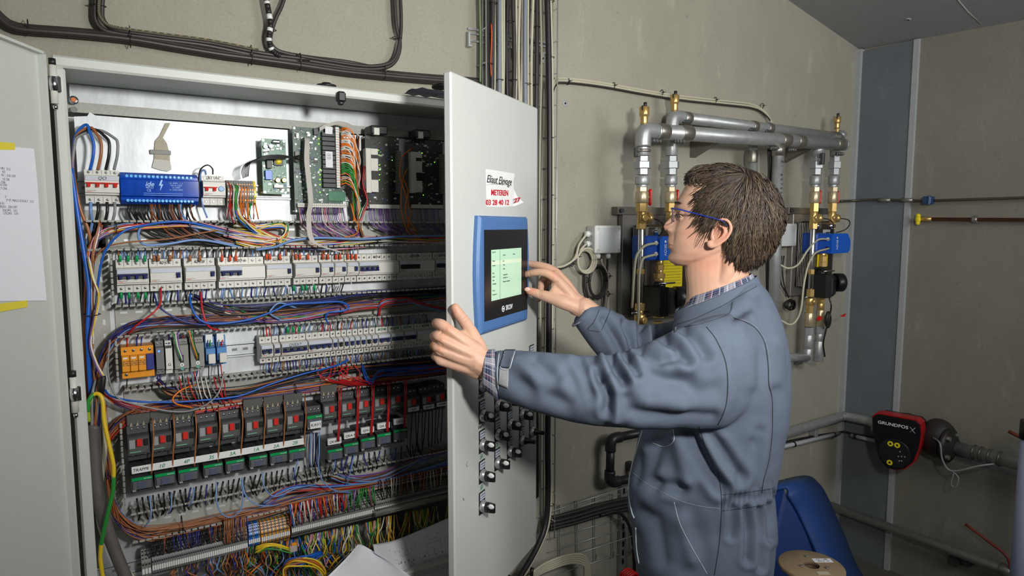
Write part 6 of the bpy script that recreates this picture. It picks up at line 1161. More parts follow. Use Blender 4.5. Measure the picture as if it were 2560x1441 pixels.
for py0, py1, r, n_ in ((650, 662, .013, 18), (662, 674, .016, 6), (674, 682, .013, 18), (682, 694, .0205, 6), (694, 702, .017, 18)):
    z0, z1 = aty(1680, py0, 1.64).z, aty(1680, py1, 1.64).z; MB().lathe((xx, 1.64, z1), ZA, [(r*.97, 0), (r, .001), (r, z0-z1-.001), (r*.97, z0-z1)], BRASS, n_, smooth=n_ > 8).build('brass_ring', e)
MB().lathe((xx, 1.64, aty(1680, 835, 1.64).z), ZA, [(.018, 0), (.018, .05)], BRASS, 6, smooth=False).build('brass_nut', e)
c, h, e = pump('black circulation pump of the right station', 2074, 686, 744, 1.635, 1, 2108, 707)
xx = c.x+.005; e = empty('union_fitting', (xx, 1.675, aty(2074, 660, 1.675).z), 'brass unions and valve above and below the right pump', 'pipe fitting')
def ring(py0, py1, r, n_, m_=BRASS, nme='brass_ring'):
    z0, z1 = aty(2076, py0, 1.675).z, aty(2076, py1, 1.675).z; MB().lathe((xx, 1.675, z1), ZA, [(r*.97, 0), (r, .001), (r, z0-z1-.001), (r*.97, z0-z1)], m_, n_, smooth=n_ > 8).build(nme, e)
for a_ in ((633, 640, .014, 18), (640, 654, .016, 6), (654, 666, .019, 6), (744, 756, .018, 6), (756, 772, .015, 18)): ring(*a_)
ring(772, 812, .018, 18, nick, 'valve_body'); ring(812, 830, .021, 8, silver, 'union_nut'); ring(830, 848, .018, 18, ZPIPE, 'sleeve'); ring(848, 898, .021, 18, ZPIPE, 'pipe_bend')
hz = aty(2096, 788, 1.66); MB().prism([hz+Vector((-.01, -.01, -.004)), hz+Vector((.02, -.012, .004)), hz+Vector((.03, -.012, .006)), hz+Vector((.02, -.012, -.008))], (0, -.006, 0), REDW).build('red_handle', e)
hz = aty(2070, 800, 1.63); MB().sph(hz, .024, BLACKR, 14, (.8, .5, 1.6)).build('cable_shroud', e)
wire1('black pump lead hanging to the lower bend of the right station', [('black', [(2073, 745, 1.62), (2078, 765, 1.61), (2074, 790, 1.60), (2064, 830, 1.61), (2058, 860, 1.62), (2062, 892, 1.63)])], .0034, 'cable', 'cable')
a, b = jbox('pale grey junction box right of the mans head', 1950, 560, 1992, 615, 0, 1)
r_ = random.Random(77); m = MB(); c = aty(1970, 762, 1.76)
for k in range(9):
    ph = r_.uniform(0, 6); R_ = r_.uniform(.018, .032); m.tube(smoothpath([c+Vector((math.cos(t_+ph)*R_*1.1, -.004*k*.6, math.sin(t_+ph)*R_*.8+r_.uniform(-.003, .003))) for t_ in [i*.7 for i in range(9)]], 4), .0028, CBL['dark'], 7)
m.tube(smoothpath([aty(1960, 640, 1.77), aty(1956, 680, 1.765), aty(1962, 720, 1.765), aty(1972, 745, 1.76)], 5), .0030, CBL['dark'], 7); m.tube(smoothpath([aty(1954, 640, 1.77), aty(1950, 700, 1.765), aty(1966, 735, 1.765)], 5), .0030, CBL['dark'], 7)
tag(m.build('cable'), 'tangled coil of thin black cable on the wall behind the shoulder', 'cable')
# ------------------------------------------------------------------ right wall: conduits, tap, big pump, pipes
xr = XR-.03
def far(a, b, yend=-1.5): return a+(b-a)*((yend-a.y)/(b.y-a.y))
def wpipe(lab, pts, r, m_, name='pipe', cat='pipe', e=None):
    o = MB().tube(pts, r, m_, 14).build(name, e); return tag(o, lab, cat) if e is None else o
e = empty('steel_conduit', atx(2400, 500, xr), 'thin dark steel conduit along the right wall at head height', 'pipe')
st = mat('conduit_steel', (98, 94, 84), .4, .6)
wpipe('', smoothpath([aty(2102, 503, 1.765), aty(2130, 502, 1.768), atx(2185, 499, xr), atx(2230, 500, xr), atx(2290, 502, xr), atx(2330, 501, xr), atx(2450, 498, xr), far(atx(2450, 498, xr), atx(2700, 490, xr))], 4), .0055, st, 'conduit', e=e)
for px in (2212, 2268): wpipe('', [atx(px-14, 500, xr-.003), atx(px+14, 501, xr-.003)], .009, STEEL, 'coupling', e=e)
q = atx(2321, 501, xr-.01); MB().box(q, (.04, .034, .034), mat('clip_blue', (40, 70, 110), .4), None, .004).box(q+Vector((-.016, -.012, .0)), (.016, .006, .04), mat('clip_blue', (0, 0, 0)), None, .002).build('blue_clamp', e)
e = empty('copper_pipe', atx(2400, 550, xr), 'dull copper pipe with a yellow tap at its end on the right wall', 'pipe'); cop = mat('dull_copper', (128, 86, 60), .4, .7, .2, 30)
wpipe('', [atx(2312, 548, xr), far(atx(2312, 548, xr), atx(2700, 551, xr))], .0075, cop, 'copper_run', e=e); wpipe('', [atx(2300, 548, xr), atx(2330, 548, xr)], .010, BRASS, 'brass_fitting', e=e)
q = atx(2295, 549, xr-.012); m = MB(); m.sph(q, .012, YEL, 12, (.7, 1, 1.5)); m.sph(q+Vector((0, 0, .016)), .010, YEL, 10); m.sph(q+Vector((0, 0, -.016)), .009, YEL, 10); m.build('yellow_handle', e)
q = atx(2438, 549, xr); MB().lathe(q+Vector((0, .01, 0)), (0, -1, 0), [(.013, 0), (.015, .004), (.015, .016), (.013, .02)], STEEL, 8).cyl(q, q+Vector((.03, 0, 0)), .005, STEEL, n=8).build('pipe_clip', e)
# upper pair of pipes wrapping the corner
yy = YB-.045; xx = XR-.05
cor = Vector((xx, yy, aty(2088, 1046, yy).z)); le = aty(1900, 1104, yy); ri = atx(2700, 1200, xx)
e = empty('corner_pipe', cor, 'thick galvanised pipe turning round the room corner at the height of the big pump', 'pipe')
MB().tube(smoothpath([le, cor+Vector((-.12, 0, (le.z-cor.z)*.2)), cor+Vector((-.03, 0, 0)), cor+Vector((-.004, -.03, 0)), cor+Vector((0, -.14, 0)), atx(2190, 1078, xx)], 5), .022, ZPIPE, 16).build('pipe', e)
MB().tube([atx(2190, 1078, xx), atx(2230, 1092, xx)], .022, ZPIPE, 16).build('pipe', e)
q = aty(2048, 1068, yy); MB().bb((q.x-.012, yy+.01, q.z-.05), (q.x+.012, YB-.001, q.z+.0), ZPIPE, .002).build('wall_bracket', e)
e = empty('corner_conduit', aty(2000, 1110, yy), 'thin pale conduit with a black cable below the thick corner pipe', 'conduit')
PW = mat('pale_conduit', (170, 174, 178), .45)
MB().tube([aty(1940, 1122, yy), aty(2098, 1084, yy)], .0095, PW, 12).build('conduit', e); MB().tube([atx(2128, 1089, xx), atx(2200, 1106, xx)], .0095, PW, 12).build('conduit', e)
MB().tube(smoothpath([aty(1950, 1108, yy+.02), aty(2040, 1090, yy+.02), aty(2096, 1082, yy+.01), atx(2112, 1080, xx+.01), atx(2135, 1086, xx+.01), atx(2200, 1096, xx+.01)], 4), .005, CBL['dark'], 8).build('black_cable', e)
for q in (aty(1984, 1112, yy), aty(2084, 1088, yy), atx(2142, 1092, xx)): MB().lathe(q-Vector((.004, 0, 0)), (1, 0, 0) if q.x < xx-.01 else (0, 1, 0), [(.0105, 0), (.0125, .001), (.0125, .009), (.0105, .010)], BLACKP, 14).build('pipe_clip', e)
# big pump with rounded black and red head
Xp = 2.86; hd = atx(2250, 1105, Xp)
e = empty('wall_pump', (Xp+.1, hd.y, hd.z-.15), 'large black and red circulation pump on the pipe at the right wall', 'pump')
out = [(2183, 1045), (2190, 1037), (2198, 1035), (2290, 1052), (2301, 1062), (2303, 1085), (2298, 1120), (2284, 1155), (2262, 1171), (2240, 1173), (2218, 1168), (2202, 1148), (2192, 1115), (2184, 1080)]
n_ = Vector((-.975, -.22, 0)).normalized()     # the head faces the room
ps = [pl(x_, y_, hd, n_) for x_, y_ in out]; BK = mat('pump_face_black', (24, 23, 25), .25); PR = mat('pump_red', (176, 26, 30), .35)
MB().prism(ps, n_*.012, BK).build('front_face', e)
cen = sum(ps, Vector())/len(ps); ps2 = [cen+(p-cen)*1.045 for p in ps]; MB().prism(ps2, -n_*.055, PR).build('red_rim', e); ps3 = [cen+(p-cen)*.98-n_*.05 for p in ps]; MB().prism(ps3, -n_*.05, BK).build('rear_housing', e)
ux = Vector((-n_.y, n_.x, 0)); ux = -ux if ux.dot(Rv) < 0 else ux
def HF(px, py, o=.0125): return pl(px, py, hd+n_*o, n_)
a_, b_ = HF(2192, 1055), HF(2273, 1074); uxt = (b_-a_).normalized()
text('GRUNDFOS', HF(2232, 1063), .0185, ux, ZA, INKW, e, sx=1.2, kw=dict(bold=1))
q = HF(2281, 1076); u_ = ux
for s in (1, -1): MB().tube([q-u_*.010-ZA*.012*s, q+u_*.010+ZA*.012*s], .0016, INKW, 4, flat=.5).build('cross_mark', e)
ce = HF(2236, 1134); MB().lathe(ce, n_, [(.062, 0), (.062, .0015), (.060, .002)], mat('dial_black', (34, 33, 36), .3), 32).build('dial', e)
for px, py in ((2226, 1110), (2243, 1114), (2224, 1157)): q = HF(px, py, .0148); MB().lathe(q, n_, [(.0115, 0), (.0115, .001)], YEL, 18).build('yellow_sticker', e); MB().box(q+n_*.0012, (.008, .0008, .009), INK, Matrix((ux, n_, ZA)).transposed()).build('pictogram', e)
for px, py in ((2250, 1130), (2254, 1142), (2262, 1143), (2246, 1142), (2254, 1153), (2248, 1153)): q = HF(px, py, .0148); MB().lathe(q, n_, [(.0032, 0), (.0032, .0008)], plate_m, 8).build('key', e)
# motor and volute behind the head, pipe flanges along the wall
ax = Vector((0, -1, 0)); pc = atx(2385, 1118, XR-.115); zc = pc.z
MB().lathe(cen-n_*.09, -n_, [(.075, 0), (.085, .01), (.085, .10), (.07, .12)], BLACKR, 24).build('motor_can', e)
MB().sph(pc+Vector((.03, .075, .01)), .09, mat('volute', (44, 40, 38), .5), 20, (.75, .8, .95)).build('volute', e)
fl = mat('flange_dark', (46, 42, 40), .5, .3)
MB().lathe((pc.x, pc.y+.03, zc), ax, [(.070, 0), (.072, .003), (.072, .016), (.05, .018), (.034, .04)], fl, 24).build('flange', e)
for k in range(4): t_ = math.pi/4+k*math.pi/2; MB().lathe((pc.x+math.cos(t_)*.055, pc.y+.012, zc+math.sin(t_)*.055), ax, [(.010, 0), (.010, .014)], STEEL, 6, smooth=False).build('flange_bolt', e)
e = empty('flanged_pipe', (pc.x, pc.y-.3, zc), 'steel pipe with ring joints leading right from the large pump', 'pipe')
f1 = Vector((pc.x, pc.y-.01, zc)); f2 = Vector((pc.x, -1.5, zc)); MB().tube([f1, f2], .027, ZPIPE, 18).build('pipe', e)
for d_ in (.06, .085, .115, .15, .24, .28): MB().lathe((f1.x, f1.y-d_, zc), ax, [(.028, 0), (.031, .002), (.031, .007), (.028, .009)], st, 18).build('ring', e)
q = Vector((f1.x, f1.y-.34, zc)); MB().sph(q, .034, STEEL, 14).build('valve_body', e); 
MB().tube(smoothpath([q+Vector((0, 0, .035)), q+Vector((-.005, .01, .06)), q+Vector((-.01, .05, .085)), q+Vector((-.01, .16, .12))], 4), .007, mat('dull_red_lever', (120, 50, 34), .5), 8).build('red_lever', e); MB().sph(q+Vector((0, 0, .045)), .014, CHROME, 10).build('lever_nut', e)
wire1('thin grey lead hanging from the large pump', [('grey', [atx(2332, 1094, XR-.15), atx(2350, 1110, XR-.2), atx(2356, 1150, XR-.2), atx(2380, 1178, XR-.19), atx(2450, 1165, XR-.17), atx(2490, 1160, XR-.13)])], .0035, 'cable', 'cable')
wire1('small loop of cable under the large pump', [('grey', [atx(2378, 1176, XR-.19), atx(2396, 1195, XR-.19), atx(2390, 1218, XR-.19), atx(2378, 1212, XR-.19), atx(2384, 1185, XR-.19)])], .0025, 'cable', 'cable')
wpipe('slender pipe below the flanged pipe on the right wall', [atx(2395, 1140, XR-.06), far(atx(2395, 1140, XR-.06), atx(2700, 1240, XR-.06))], .012, PW)
e = empty('floor_pipe', atx(2300, 1345, XR-.06), 'steel pipe running low along the foot of the right wall', 'pipe')
MB().tube([atx(2070, 1262, XR-.06), far(atx(2070, 1262, XR-.06), atx(2700, 1497, XR-.06))], .020, ZPIPE, 16).build('pipe', e); MB().lathe(atx(2500, 1422, XR-.06), (0, -1, 0), [(.021, 0), (.026, .002), (.026, .05), (.021, .052)], STEEL, 16).build('coupling', e)
q = atx(2528, 1425, XR-.075); MB().tube(smoothpath([q, q+Vector((0, .02, .05)), q+Vector((0, .08, .08)), q+Vector((0, .17, .12))], 4), .006, mat('dull_red_lever', (0, 0, 0)), 8).build('red_lever', e)
for px in (2390, 2420): q = atx(px, 1395, XR-.03); MB().bb((q.x-.02, q.y-.02, q.z-.03), (XR-.0005, q.y+.02, q.z+.01), DKGREY, .004).build('pipe_clip', e)
# pale vertical pipe at the right edge
q1, q2 = atx(2556, 1100, 2.5), atx(2546, 1500, 2.5)
e = empty('standing_pipe', (q1.x, q1.y, 0), 'pale grey-blue vertical pipe at the right edge of the picture', 'pipe')
x0_, y0_ = atx(2568, 1200, 2.5).x, atx(2568, 1200, 2.5).y
MB().cyl((x0_, y0_, 0), (x0_, y0_, atx(2560, 1095, 2.5).z), .027, mat('pale_blue_pipe', (140, 148, 170), .4), n=24).build('pipe', e); MB().cyl((x0_, y0_, atx(2560, 1095, 2.5).z), (x0_, y0_, atx(2560, 1050, 2.5).z), .030, BLACKP, n=24).build('dark_socket', e)
# blue plastic lid leaning, wooden cable drum
BLU = mat('blue_polyethylene', (22, 60, 120), .6, 0, .06, 12)
Yc = 1.42
def BQ(px, py, y): return aty(px, py, y)
e = empty('blue_tub', BQ(2000, 1400, Yc), 'large dark blue plastic tub with a slanting lid behind the man', 'tub')
top = [BQ(1905, 1222, 1.45), BQ(2008, 1197, 1.45), BQ(2040, 1212, 1.42), BQ(2062, 1245, 1.40), BQ(2100, 1330, 1.36), BQ(2150, 1442, 1.32)]
fr = [BQ(1905, 1238, 1.30), BQ(1962, 1224, 1.30), BQ(1968, 1244, 1.29), BQ(1995, 1290, 1.27), BQ(2035, 1378, 1.22), BQ(2062, 1442, 1.19)]
lo_ = Vector((top[-1].x+.17, 1.24, .03)); fo_ = Vector((fr[-1].x+.16, 1.08, .03)); top.append(lo_); fr.append(fo_)
rows = [smoothpath([a.lerp(b, t_) for t_ in (0, 1)], 3) for a, b in zip(top, fr)]
o = MB().grid([[a, a.lerp(b, .5), b] for a, b in zip(smoothpath(top, 5), smoothpath(fr, 5))], BLU).build('lid', e); s = o.modifiers.new('t', 'SOLIDIFY'); s.thickness = .012; s.offset = -1
sd = [f-Vector((0, .0, .02)) for f in fr[2:]]; base = [Vector((p.x-.02, p.y+.02, p.z-.004)) for p in sd]
body = [Vector((fr[0].x-.12, 1.31, fr[0].z-.012)), fr[1]+Vector((.004, .004, -.004)), fr[2]+Vector((.006, .004, -.002))]+[p+Vector((.008, .004, -.002)) for p in fr[3:-1]]+[Vector((fo_.x-.02, 1.11, .003)), Vector((fr[0].x-.12, 1.3, .003))]
MB().prism([Vector((p.x, p.y, p.z)) for p in body], (0, .14, 0), mat('blue_dark_tub', (20, 50, 110), .5)).build('tub_body', e)
dz = aty(2035, 1412, 1.0); cx_ = pl(2029, 1414, (0, 0, .62), ZA); wood = mat('drum_wood', (150, 130, 100), .7, 0, .12, 30, .1, 90)
e = empty('cable_drum', (cx_.x, cx_.y, 0), 'round wooden cable drum standing at the bottom right with paper labels', 'cable drum')
zd = .62; R1 = .5*(pl(2110, 1414, (0, 0, zd), ZA)-pl(1949, 1405, (0, 0, zd), ZA)).length
m = MB(); m.lathe((cx_.x, cx_.y, zd-.012), ZA, [(R1*.24, .0125), (R1*.24, 0), (R1*.99, 0), (R1, .003), (R1, .010), (R1*.98, .0125), (R1*.24, .0125)], wood, 40, cap=False); m.build('flange', e)
m = MB(); m.lathe((cx_.x, cx_.y, zd-.40), ZA, [(R1*.5, 0), (R1*.5, .39)], mat('drum_core', (110, 92, 70), .8), 28, cap=False); m.lathe((cx_.x, cx_.y, zd-.40), ZA, [(R1*.22, 0), (R1*.22, .39)], mat('drum_core', (0, 0, 0)), 20, cap=False); m.build('core', e)
MB().lathe((cx_.x, cx_.y, zd-.415), ZA, [(R1*.2, 0), (R1, .0), (R1, .012), (R1*.2, .0125)], wood, 40).build('flange', e)
m = MB(); m.bb((cx_.x-.1, cx_.y-.1, 0), (cx_.x+.1, cx_.y+.1, zd-.415), mat('crate_wood', (120, 98, 70), .8), .004); tag(m.build('wooden_crate'), 'low wooden crate carrying the cable drum', 'crate')
for px, py in ((2017, 1392), (2004, 1416), (2068, 1421)): q = pl(px, py, (0, 0, zd+.001), ZA); MB().lathe(q, ZA, [(.006, 0), (.006, .003)], STEEL, 10).build('bolt', e)
M3 = Matrix.Rotation(math.radians(-32), 3, 'Z'); q = pl(2056, 1402, (0, 0, zd+.0012), ZA); MB().box(q, (.056, .022, .0008), PAPER, M3).build('paper_label', e)
for k, s in enumerate(('315 - - 400', '30x2 5 - 12')): text(s, q+M3 @ Vector((0, .005-.010*k, .0007)), .0075, M3 @ XA, M3 @ Vector((0, 1, 0)), INKB, e)
q = pl(2058, 1434, (0, 0, zd+.0012), ZA); MB().box(q, (.034, .016, .0008), mat('old_label', (190, 184, 160), .7), M3).build('paper_label', e)
# ================================================================== things mounted on the half-open door
def dq(px, py, o=.0006): return RQ(px, py, o)
# sticker
e = empty('door_sticker', dq(1252, 470), 'white supplier sticker with black and red lettering and a peeling corner on the door', 'sticker')
P = [(1213.7, 422.5), (1250, 428), (1287, 434.5), (1283, 456), (1285, 474), (1293, 491), (1309, 506.5), (1288, 515.6), (1250.7, 518), (1216, 517)]
lift = [.0005, .0005, .0005, .0005, .0005, .003, .008, .004, .0005, .0005]
q = [dq(px, py, l) for (px, py), l in zip(P, lift)]; m = MB(); q.append(dq(1284, 516.2, .0005)); m.add(q+[p-nr*.0004 for p in q], [(0, 1, 2, 3, 4, 10, 8, 9), (4, 5, 6, 10), (6, 7, 10), (20, 19, 21, 15, 14, 13, 12, 11)], WHITE); m.build('sticker_sheet', e)
def dtext(s, px, py, hpx, wpx, mt, slope=0, parent=e, shear=0., bold=0, name='lettering', o=.0012):
    a = dq(px, py-hpx/2, o); b = dq(px, py+hpx/2, o); c0, c1_ = dq(px-wpx/2, py, o), dq(px+wpx/2, py+slope*wpx, o); ux_ = (c1_-c0); L = ux_.length
    t = text(s, Vector((0, 0, 0)), (a-b).length*1.35, XA, ZA, mt, None, name, shear=shear, kw=dict(bold=bold)); me = t.data; xs = [v.co.x for v in me.vertices]; w_ = max(xs)-min(xs); k = L/w_; up = (a-b).normalized(); ux_.normalize()
    for v in me.vertices: x, y, z = v.co.x*k, v.co.y, v.co.z; v.co = dq(px, py, o)+ux_*x+up*z+nr*(-y)
    me.update(); par(t, parent); return t
dtext('Eliaut Elevage', 1249, 452, 20, 62, INK, .13, shear=.35); dtext('METEREN', 1250, 483, 14.5, 42, INKR, .04, bold=1); dtext('03 28 40 12', 1245, 507, 13.5, 57, INKR, .0, bold=1, o=.0012); dtext('27', 1293.5, 501, 11, 15, INKR, -.25, bold=1, o=.0075)
pth = smoothpath([dq(1217, 463, .0016), dq(1232, 460, .0018), dq(1250, 461, .0022), dq(1281, 466, .003)], 5); MB().tube(pth, [.0003]*4+[.0009]*8+[.0003]*(len(pth)-12), INK, 5, flat=.4).build('underline', e)
# touch panel
HB = mat('panel_blue', (74, 112, 164), .5); e = empty('touch_panel', dq(1250, 700, .02), 'blue-framed touch screen panel mounted on the door, black glass with green display', 'control panel')
TO = .016
tl, tr_, br_, bl = dq(1184, 541, TO), dq(1325, 543, TO), dq(1315, 797, TO), dq(1199, 846, TO)
def uvd(p): return ((p-fe0).dot(dr), p.z)
u0 = uvd(dq(1183, 560, .002))[0]; u1 = uvd(tr_)[0]; vt = (tl.z+tr_.z)/2; vb = (br_.z+bl.z)/2; bu = .012
def outline(ins, o, n=8):
    L = []
    for k in range(n+1): f = k/n; L.append(RD(u0+ins+bu*(1-math.sin(math.pi*f)*1.0)*.9, vt-ins-(vt-vb-2*ins)*f, o))
    for k in range(n+1): f = 1-k/n; L.append(RD(u1-ins-bu*(1-math.sin(math.pi*f)*1.0)*.9, vt-ins-(vt-vb-2*ins)*f, o))
    return L
m = MB(); m.grid([outline(-.001, .0), outline(-.001, TO*.55), outline(.004, TO*.92), outline(.009, TO)], HB, closed=True, smooth=False, caps=True); m.build('blue_frame', e)
su0, su1 = uvd(dq(1210, 600, TO))[0], uvd(dq(1317.5, 600, TO))[0]; svt = (dq(1210, 577, TO).z+dq(1317, 572, TO).z)/2; svb = (dq(1213, 807, TO).z+dq(1318, 771, TO).z)/2
m = MB(); rdbox(m, su0, su1, svb, svt, TO-.001, TO+.0012, mat('black_glass', (30, 29, 30), .22)); m.build('black_glass', e)
lu0, lu1 = uvd(dq(1227, 690, TO))[0], uvd(dq(1302, 690, TO))[0]; lvt = (dq(1227, 626, TO).z+dq(1302, 619, TO).z)/2; lvb = (dq(1229, 755, TO).z+dq(1302, 734, TO).z)/2
m = MB(); rdbox(m, lu0, lu1, lvb, lvt, TO+.001, TO+.0016, mat('display_green', (166, 198, 172), .3, emit=.42)); m.build('display', e)
LW, LH = lu1-lu0, lvt-lvb
m = MB(); rdbox(m, lu0, lu1, lvt-LH*.30, lvt-LH*.22, TO+.0016, TO+.0018, mat('display_band', (190, 206, 180), .3, emit=.42)); m.build('display_row', e)
m = MB(); rdbox(m, lu0+LW*.26, lu0+LW*.27, lvb, lvt, TO+.0016, TO+.0019, mat('display_line', (110, 150, 126), .4)); m.build('display_divider', e)
def screentext(s, fu, fv, sz=.0048): text(s, RD(lu0+LW*fu, lvt-LH*fv, TO+.002), sz, dr, ZA, mat('display_ink', (40, 60, 50), .5), e, 'display_text', align='LEFT', ext=.0001)
for s, fu, fv in (('Silo 2-42', .03, .05), ('Maison', .03, .22), ('Alarmes', .03, .31), ('Vent', .03, .46), ('Entree', .03, .53), ('Aide', .03, .60), ('Chauffage', .03, .67), ('Zone 1', .03, .80), ('Parametres', .03, .88), ('Section', .36, .12), ('Menu', .70, .12), ('Jour', .36, .24), ('Froid', .36, .32), ('Debit', .36, .40), ('Temperature', .36, .52), ('Humidite ext.', .36, .58), ('Minimum ventilation', .36, .66)): screentext(s, fu, fv)
q = RD((lu0+lu1)/2+.012, svb+(lvb-svb)*.42, TO+.0014); text('SKOV', q, .017, dr, ZA, INKW, e, sx=.9, kw=dict(bold=1)); MB().lathe(q-dr*.034, nr, [(.0075, 0), (.0075, .0006), (.0052, .0006), (.0052, .0)], INKW, 18, cap=False).build('round_emblem', e); MB().sph(q-dr*.034, .0022, INKW, 8, (1, 1, 1)).build('round_emblem', e)
# selector switches
SIL = mat('switch_silver', (196, 198, 200), .3, .7); KB = mat('knob_black', (28, 27, 28), .3)
cols_ = [(1201, [965, 1039, 1112, 1188, 1265]), (1239, [1014, 1086, 1157]), (1270, [1001, 1061, 1128]), (1300, [1036, 1101]), (1325, [895, 1018, 1079])]
cn_ = ['first', 'second', 'third', 'fourth', 'fifth']; hand = {(0, 1): 'AubMS2', (0, 2): 'AubMS2', (0, 3): '5A', (0, 4): '5B', (1, 0): 'M2', (1, 1): 'AubMS3', (1, 2): '3S', (2, 1): 'AubMS4', (2, 2): 'D'}
for ci, (px, ys_) in enumerate(cols_):
    for ri, py in enumerate(ys_):
        c = dq(px+3, py, 0); u, v = uvd(c); e = empty('selector_switch', c, f'black and silver rotary switch on the door, {cn_[ci]} column from left, {cn_[ri]} from top', 'switch', 'rotary switches on the cabinet door')
        m = MB(); rdbox(m, u-.015, u+.015, v-.019, v+.036, 0, .0022, BLACKP, .001); m.build('label_holder', e); m = MB(); rdbox(m, u-.012, u+.012, v+.016, v+.033, .0022, .0028, mat('switch_label', (190, 198, 212), .5)); m.build('label', e)
        for s, dv_ in (('COMMANDE', .0275), ('MA / ARRET', .021)): text(s, RD(u, v+dv_, .003), .0042, dr, ZA, INK, e, 'label_print', ext=.0001)
        MB().lathe(c, nr, [(.0148, 0), (.0148, .004), (.0138, .008), (.0115, .011), (.0112, .012)], SIL, 26).build('bezel_ring', e)
        a_ = -.25 if (ci, ri) not in ((3, 1), (4, 2)) else .0
        if (ci, ri) in ((3, 1), (4, 2), (4, 0)): MB().lathe(c+nr*.011, nr, [(.010, 0), (.010, .004), (.0075, .005), (.0075, .010), (.0055, .011), (.0055, .030)], KB, 16).build('push_knob', e)
        else:
            M3 = Matrix((dr*math.cos(a_)-ZA*math.sin(a_)*0, nr, ZA)).transposed(); m = MB(); m.lathe(c+nr*.011, nr, [(.0108, 0), (.0108, .008), (.0095, .010)], KB, 20); pp = [(-.0065, .0), (.0065, .0), (.0058, .012), (.003, .024), (-.003, .024), (-.0062, .012)]
            m.prism([c+nr*(.011+b)+dr*a+ZA*.0095 for a, b in pp], -ZA*.021, KB); m.build('knob', e); MB().sph(c+nr*.0265+ZA*.004-dr*.0045, .0072, WHITE, 12, (.42, 1.25, .85), Matrix((dr, nr, ZA)).transposed()).build('pointer', e)
        if (ci, ri) in hand:
            s = hand[ci, ri]; text(s, RD(u-.002, v+.045, .0006), .012 if len(s) > 2 else .016, dr, ZA, INKG if len(s) < 3 and s != 'M2' else INK, e, 'handwriting', shear=.3, sx=.8, ext=.0001)
e = empty('pen_mark', dq(1167, 1160), 'small pencil marks near the left edge of the door', 'mark'); MB().tube([dq(1169, 1155, .0006), dq(1166, 1162, .0006), dq(1168, 1168, .0006)], .0005, INKB, 4).build('mark', e); MB().tube([dq(1158, 1246, .0006), dq(1160, 1252, .0006)], .0007, INK, 4).build('mark', e)
# ================================================================== the man
PC = Vector((1.20, 1.02, 0)); pf = Vector((-.643, .766, 0)).normalized(); pL = Vector((-pf.y, pf.x, 0)); pL = pL if pL.dot(Fh) < 0 else -pL   # forward, his left (towards us)
def MS(px, py, o=0): return pl(px, py, PC+pL*o, pL)       # pixel on his mid plane, o = offset to his left
def remesh(m, name, vox, smooth=6, fac=.5, mats=None):
    me = m.mesh(name) if isinstance(m, MB) else m; o = bpy.data.objects.new('tmp', me); COL.objects.link(o)
    r = o.modifiers.new('r', 'REMESH'); r.mode = 'VOXEL'; r.voxel_size = vox; r.use_smooth_shade = True
    if smooth: s = o.modifiers.new('s', 'SMOOTH'); s.factor = fac; s.iterations = smooth
    dg = bpy.context.evaluated_depsgraph_get(); dg.update(); n = bpy.data.meshes.new_from_object(o.evaluated_get(dg)); bpy.data.objects.remove(o); n.name = name
    n.materials.clear()
    for q in (mats or []): n.materials.append(q)
    n.polygons.foreach_set('use_smooth', [True]*len(n.polygons)); return n
def getv(me): a = np.empty(len(me.vertices)*3); me.vertices.foreach_get('co', a); return a.reshape(-1, 3)
def setv(me, a): me.vertices.foreach_set('co', a.ravel()); me.update()
def getn(me): a = np.empty(len(me.vertices)*3); me.vertices.foreach_get('normal', a); return a.reshape(-1, 3)
_C, _R, _U, _F = (np.array(v) for v in (C0, Rv, UP, FW))
def nproj(a): v = a-_C; z = v@_F; return CX+F*(v@_R)/z, CY-F*(v@_U)/z
def limb(mb, pts, rad, n=14, k=4, m=None):
    """round limb with rounded ends along a smooth path"""
    P = smoothpath(pts, k); L = len(pts)-1; R_ = []
    for i in range(len(P)):
        t_ = i/k; j = min(int(t_), L-1); f = t_-j; f = f*f*(3-2*f); R_.append(rad[j]*(1-f)+rad[j+1]*f)
    mb.tube(P, R_, m or SKIN, n); mb.sph(P[0], R_[0]*.995, m or SKIN, n); mb.sph(P[-1], R_[-1]*.995, m or SKIN, n)
def mk_skin():
    m = mat('skin', (206, 164, 140), .50, 0, .05, 35, .12, 420, spec=.35, sss=.12); nt = m.node_tree; b = nt.nodes['Principled BSDF']
    src = b.inputs['Base Color'].links[0].from_socket; at = nt.nodes.new('ShaderNodeAttribute'); at.attribute_name = 'tone'
    mx = nt.nodes.new('ShaderNodeMix'); mx.data_type = 'RGBA'; mx.blend_type = 'MULTIPLY'; mx.inputs[0].default_value = 1; nt.links.new(src, mx.inputs[6]); nt.links.new(at.outputs['Color'], mx.inputs[7]); nt.links.new(mx.outputs[2], b.inputs['Base Color']); return m
SKIN = mk_skin()
# ---- head as stacked horizontal rings in its own frame: x forward, y to his left, z up
ear0 = MS(1790, 575); HX = lambda p: ((p-ear0).dot(pf), (p-ear0).z)
hx, hzv = pf, Vector((0, 0, 1))
def HP(x, y, z): return ear0+pf*x+pL*y+Vector((0, 0, z))
prof = [(1745, 424), (1724, 444), (1712, 468), (1701, 488), (1692, 503), (1687, 512), (1685, 520), (1686, 528), (1684, 534), (1677, 542), (1669, 550), (1662, 557), (1657.5, 565), (1659, 572), (1663, 578), (1670, 583), (1672, 589), (1670, 597), (1669, 603), (1671, 608), (1677, 612.5), (1673, 617), (1674, 623), (1678, 629), (1675, 634), (1670, 641), (1670, 649), (1676, 656), (1686, 661)]
pr = np.array([HX(MS(*p)) for p in prof]); pz_, px_ = pr[::-1, 1], pr[::-1, 0]
top = HX(MS(1800, 422))[1]; chin = pr[-1][1]
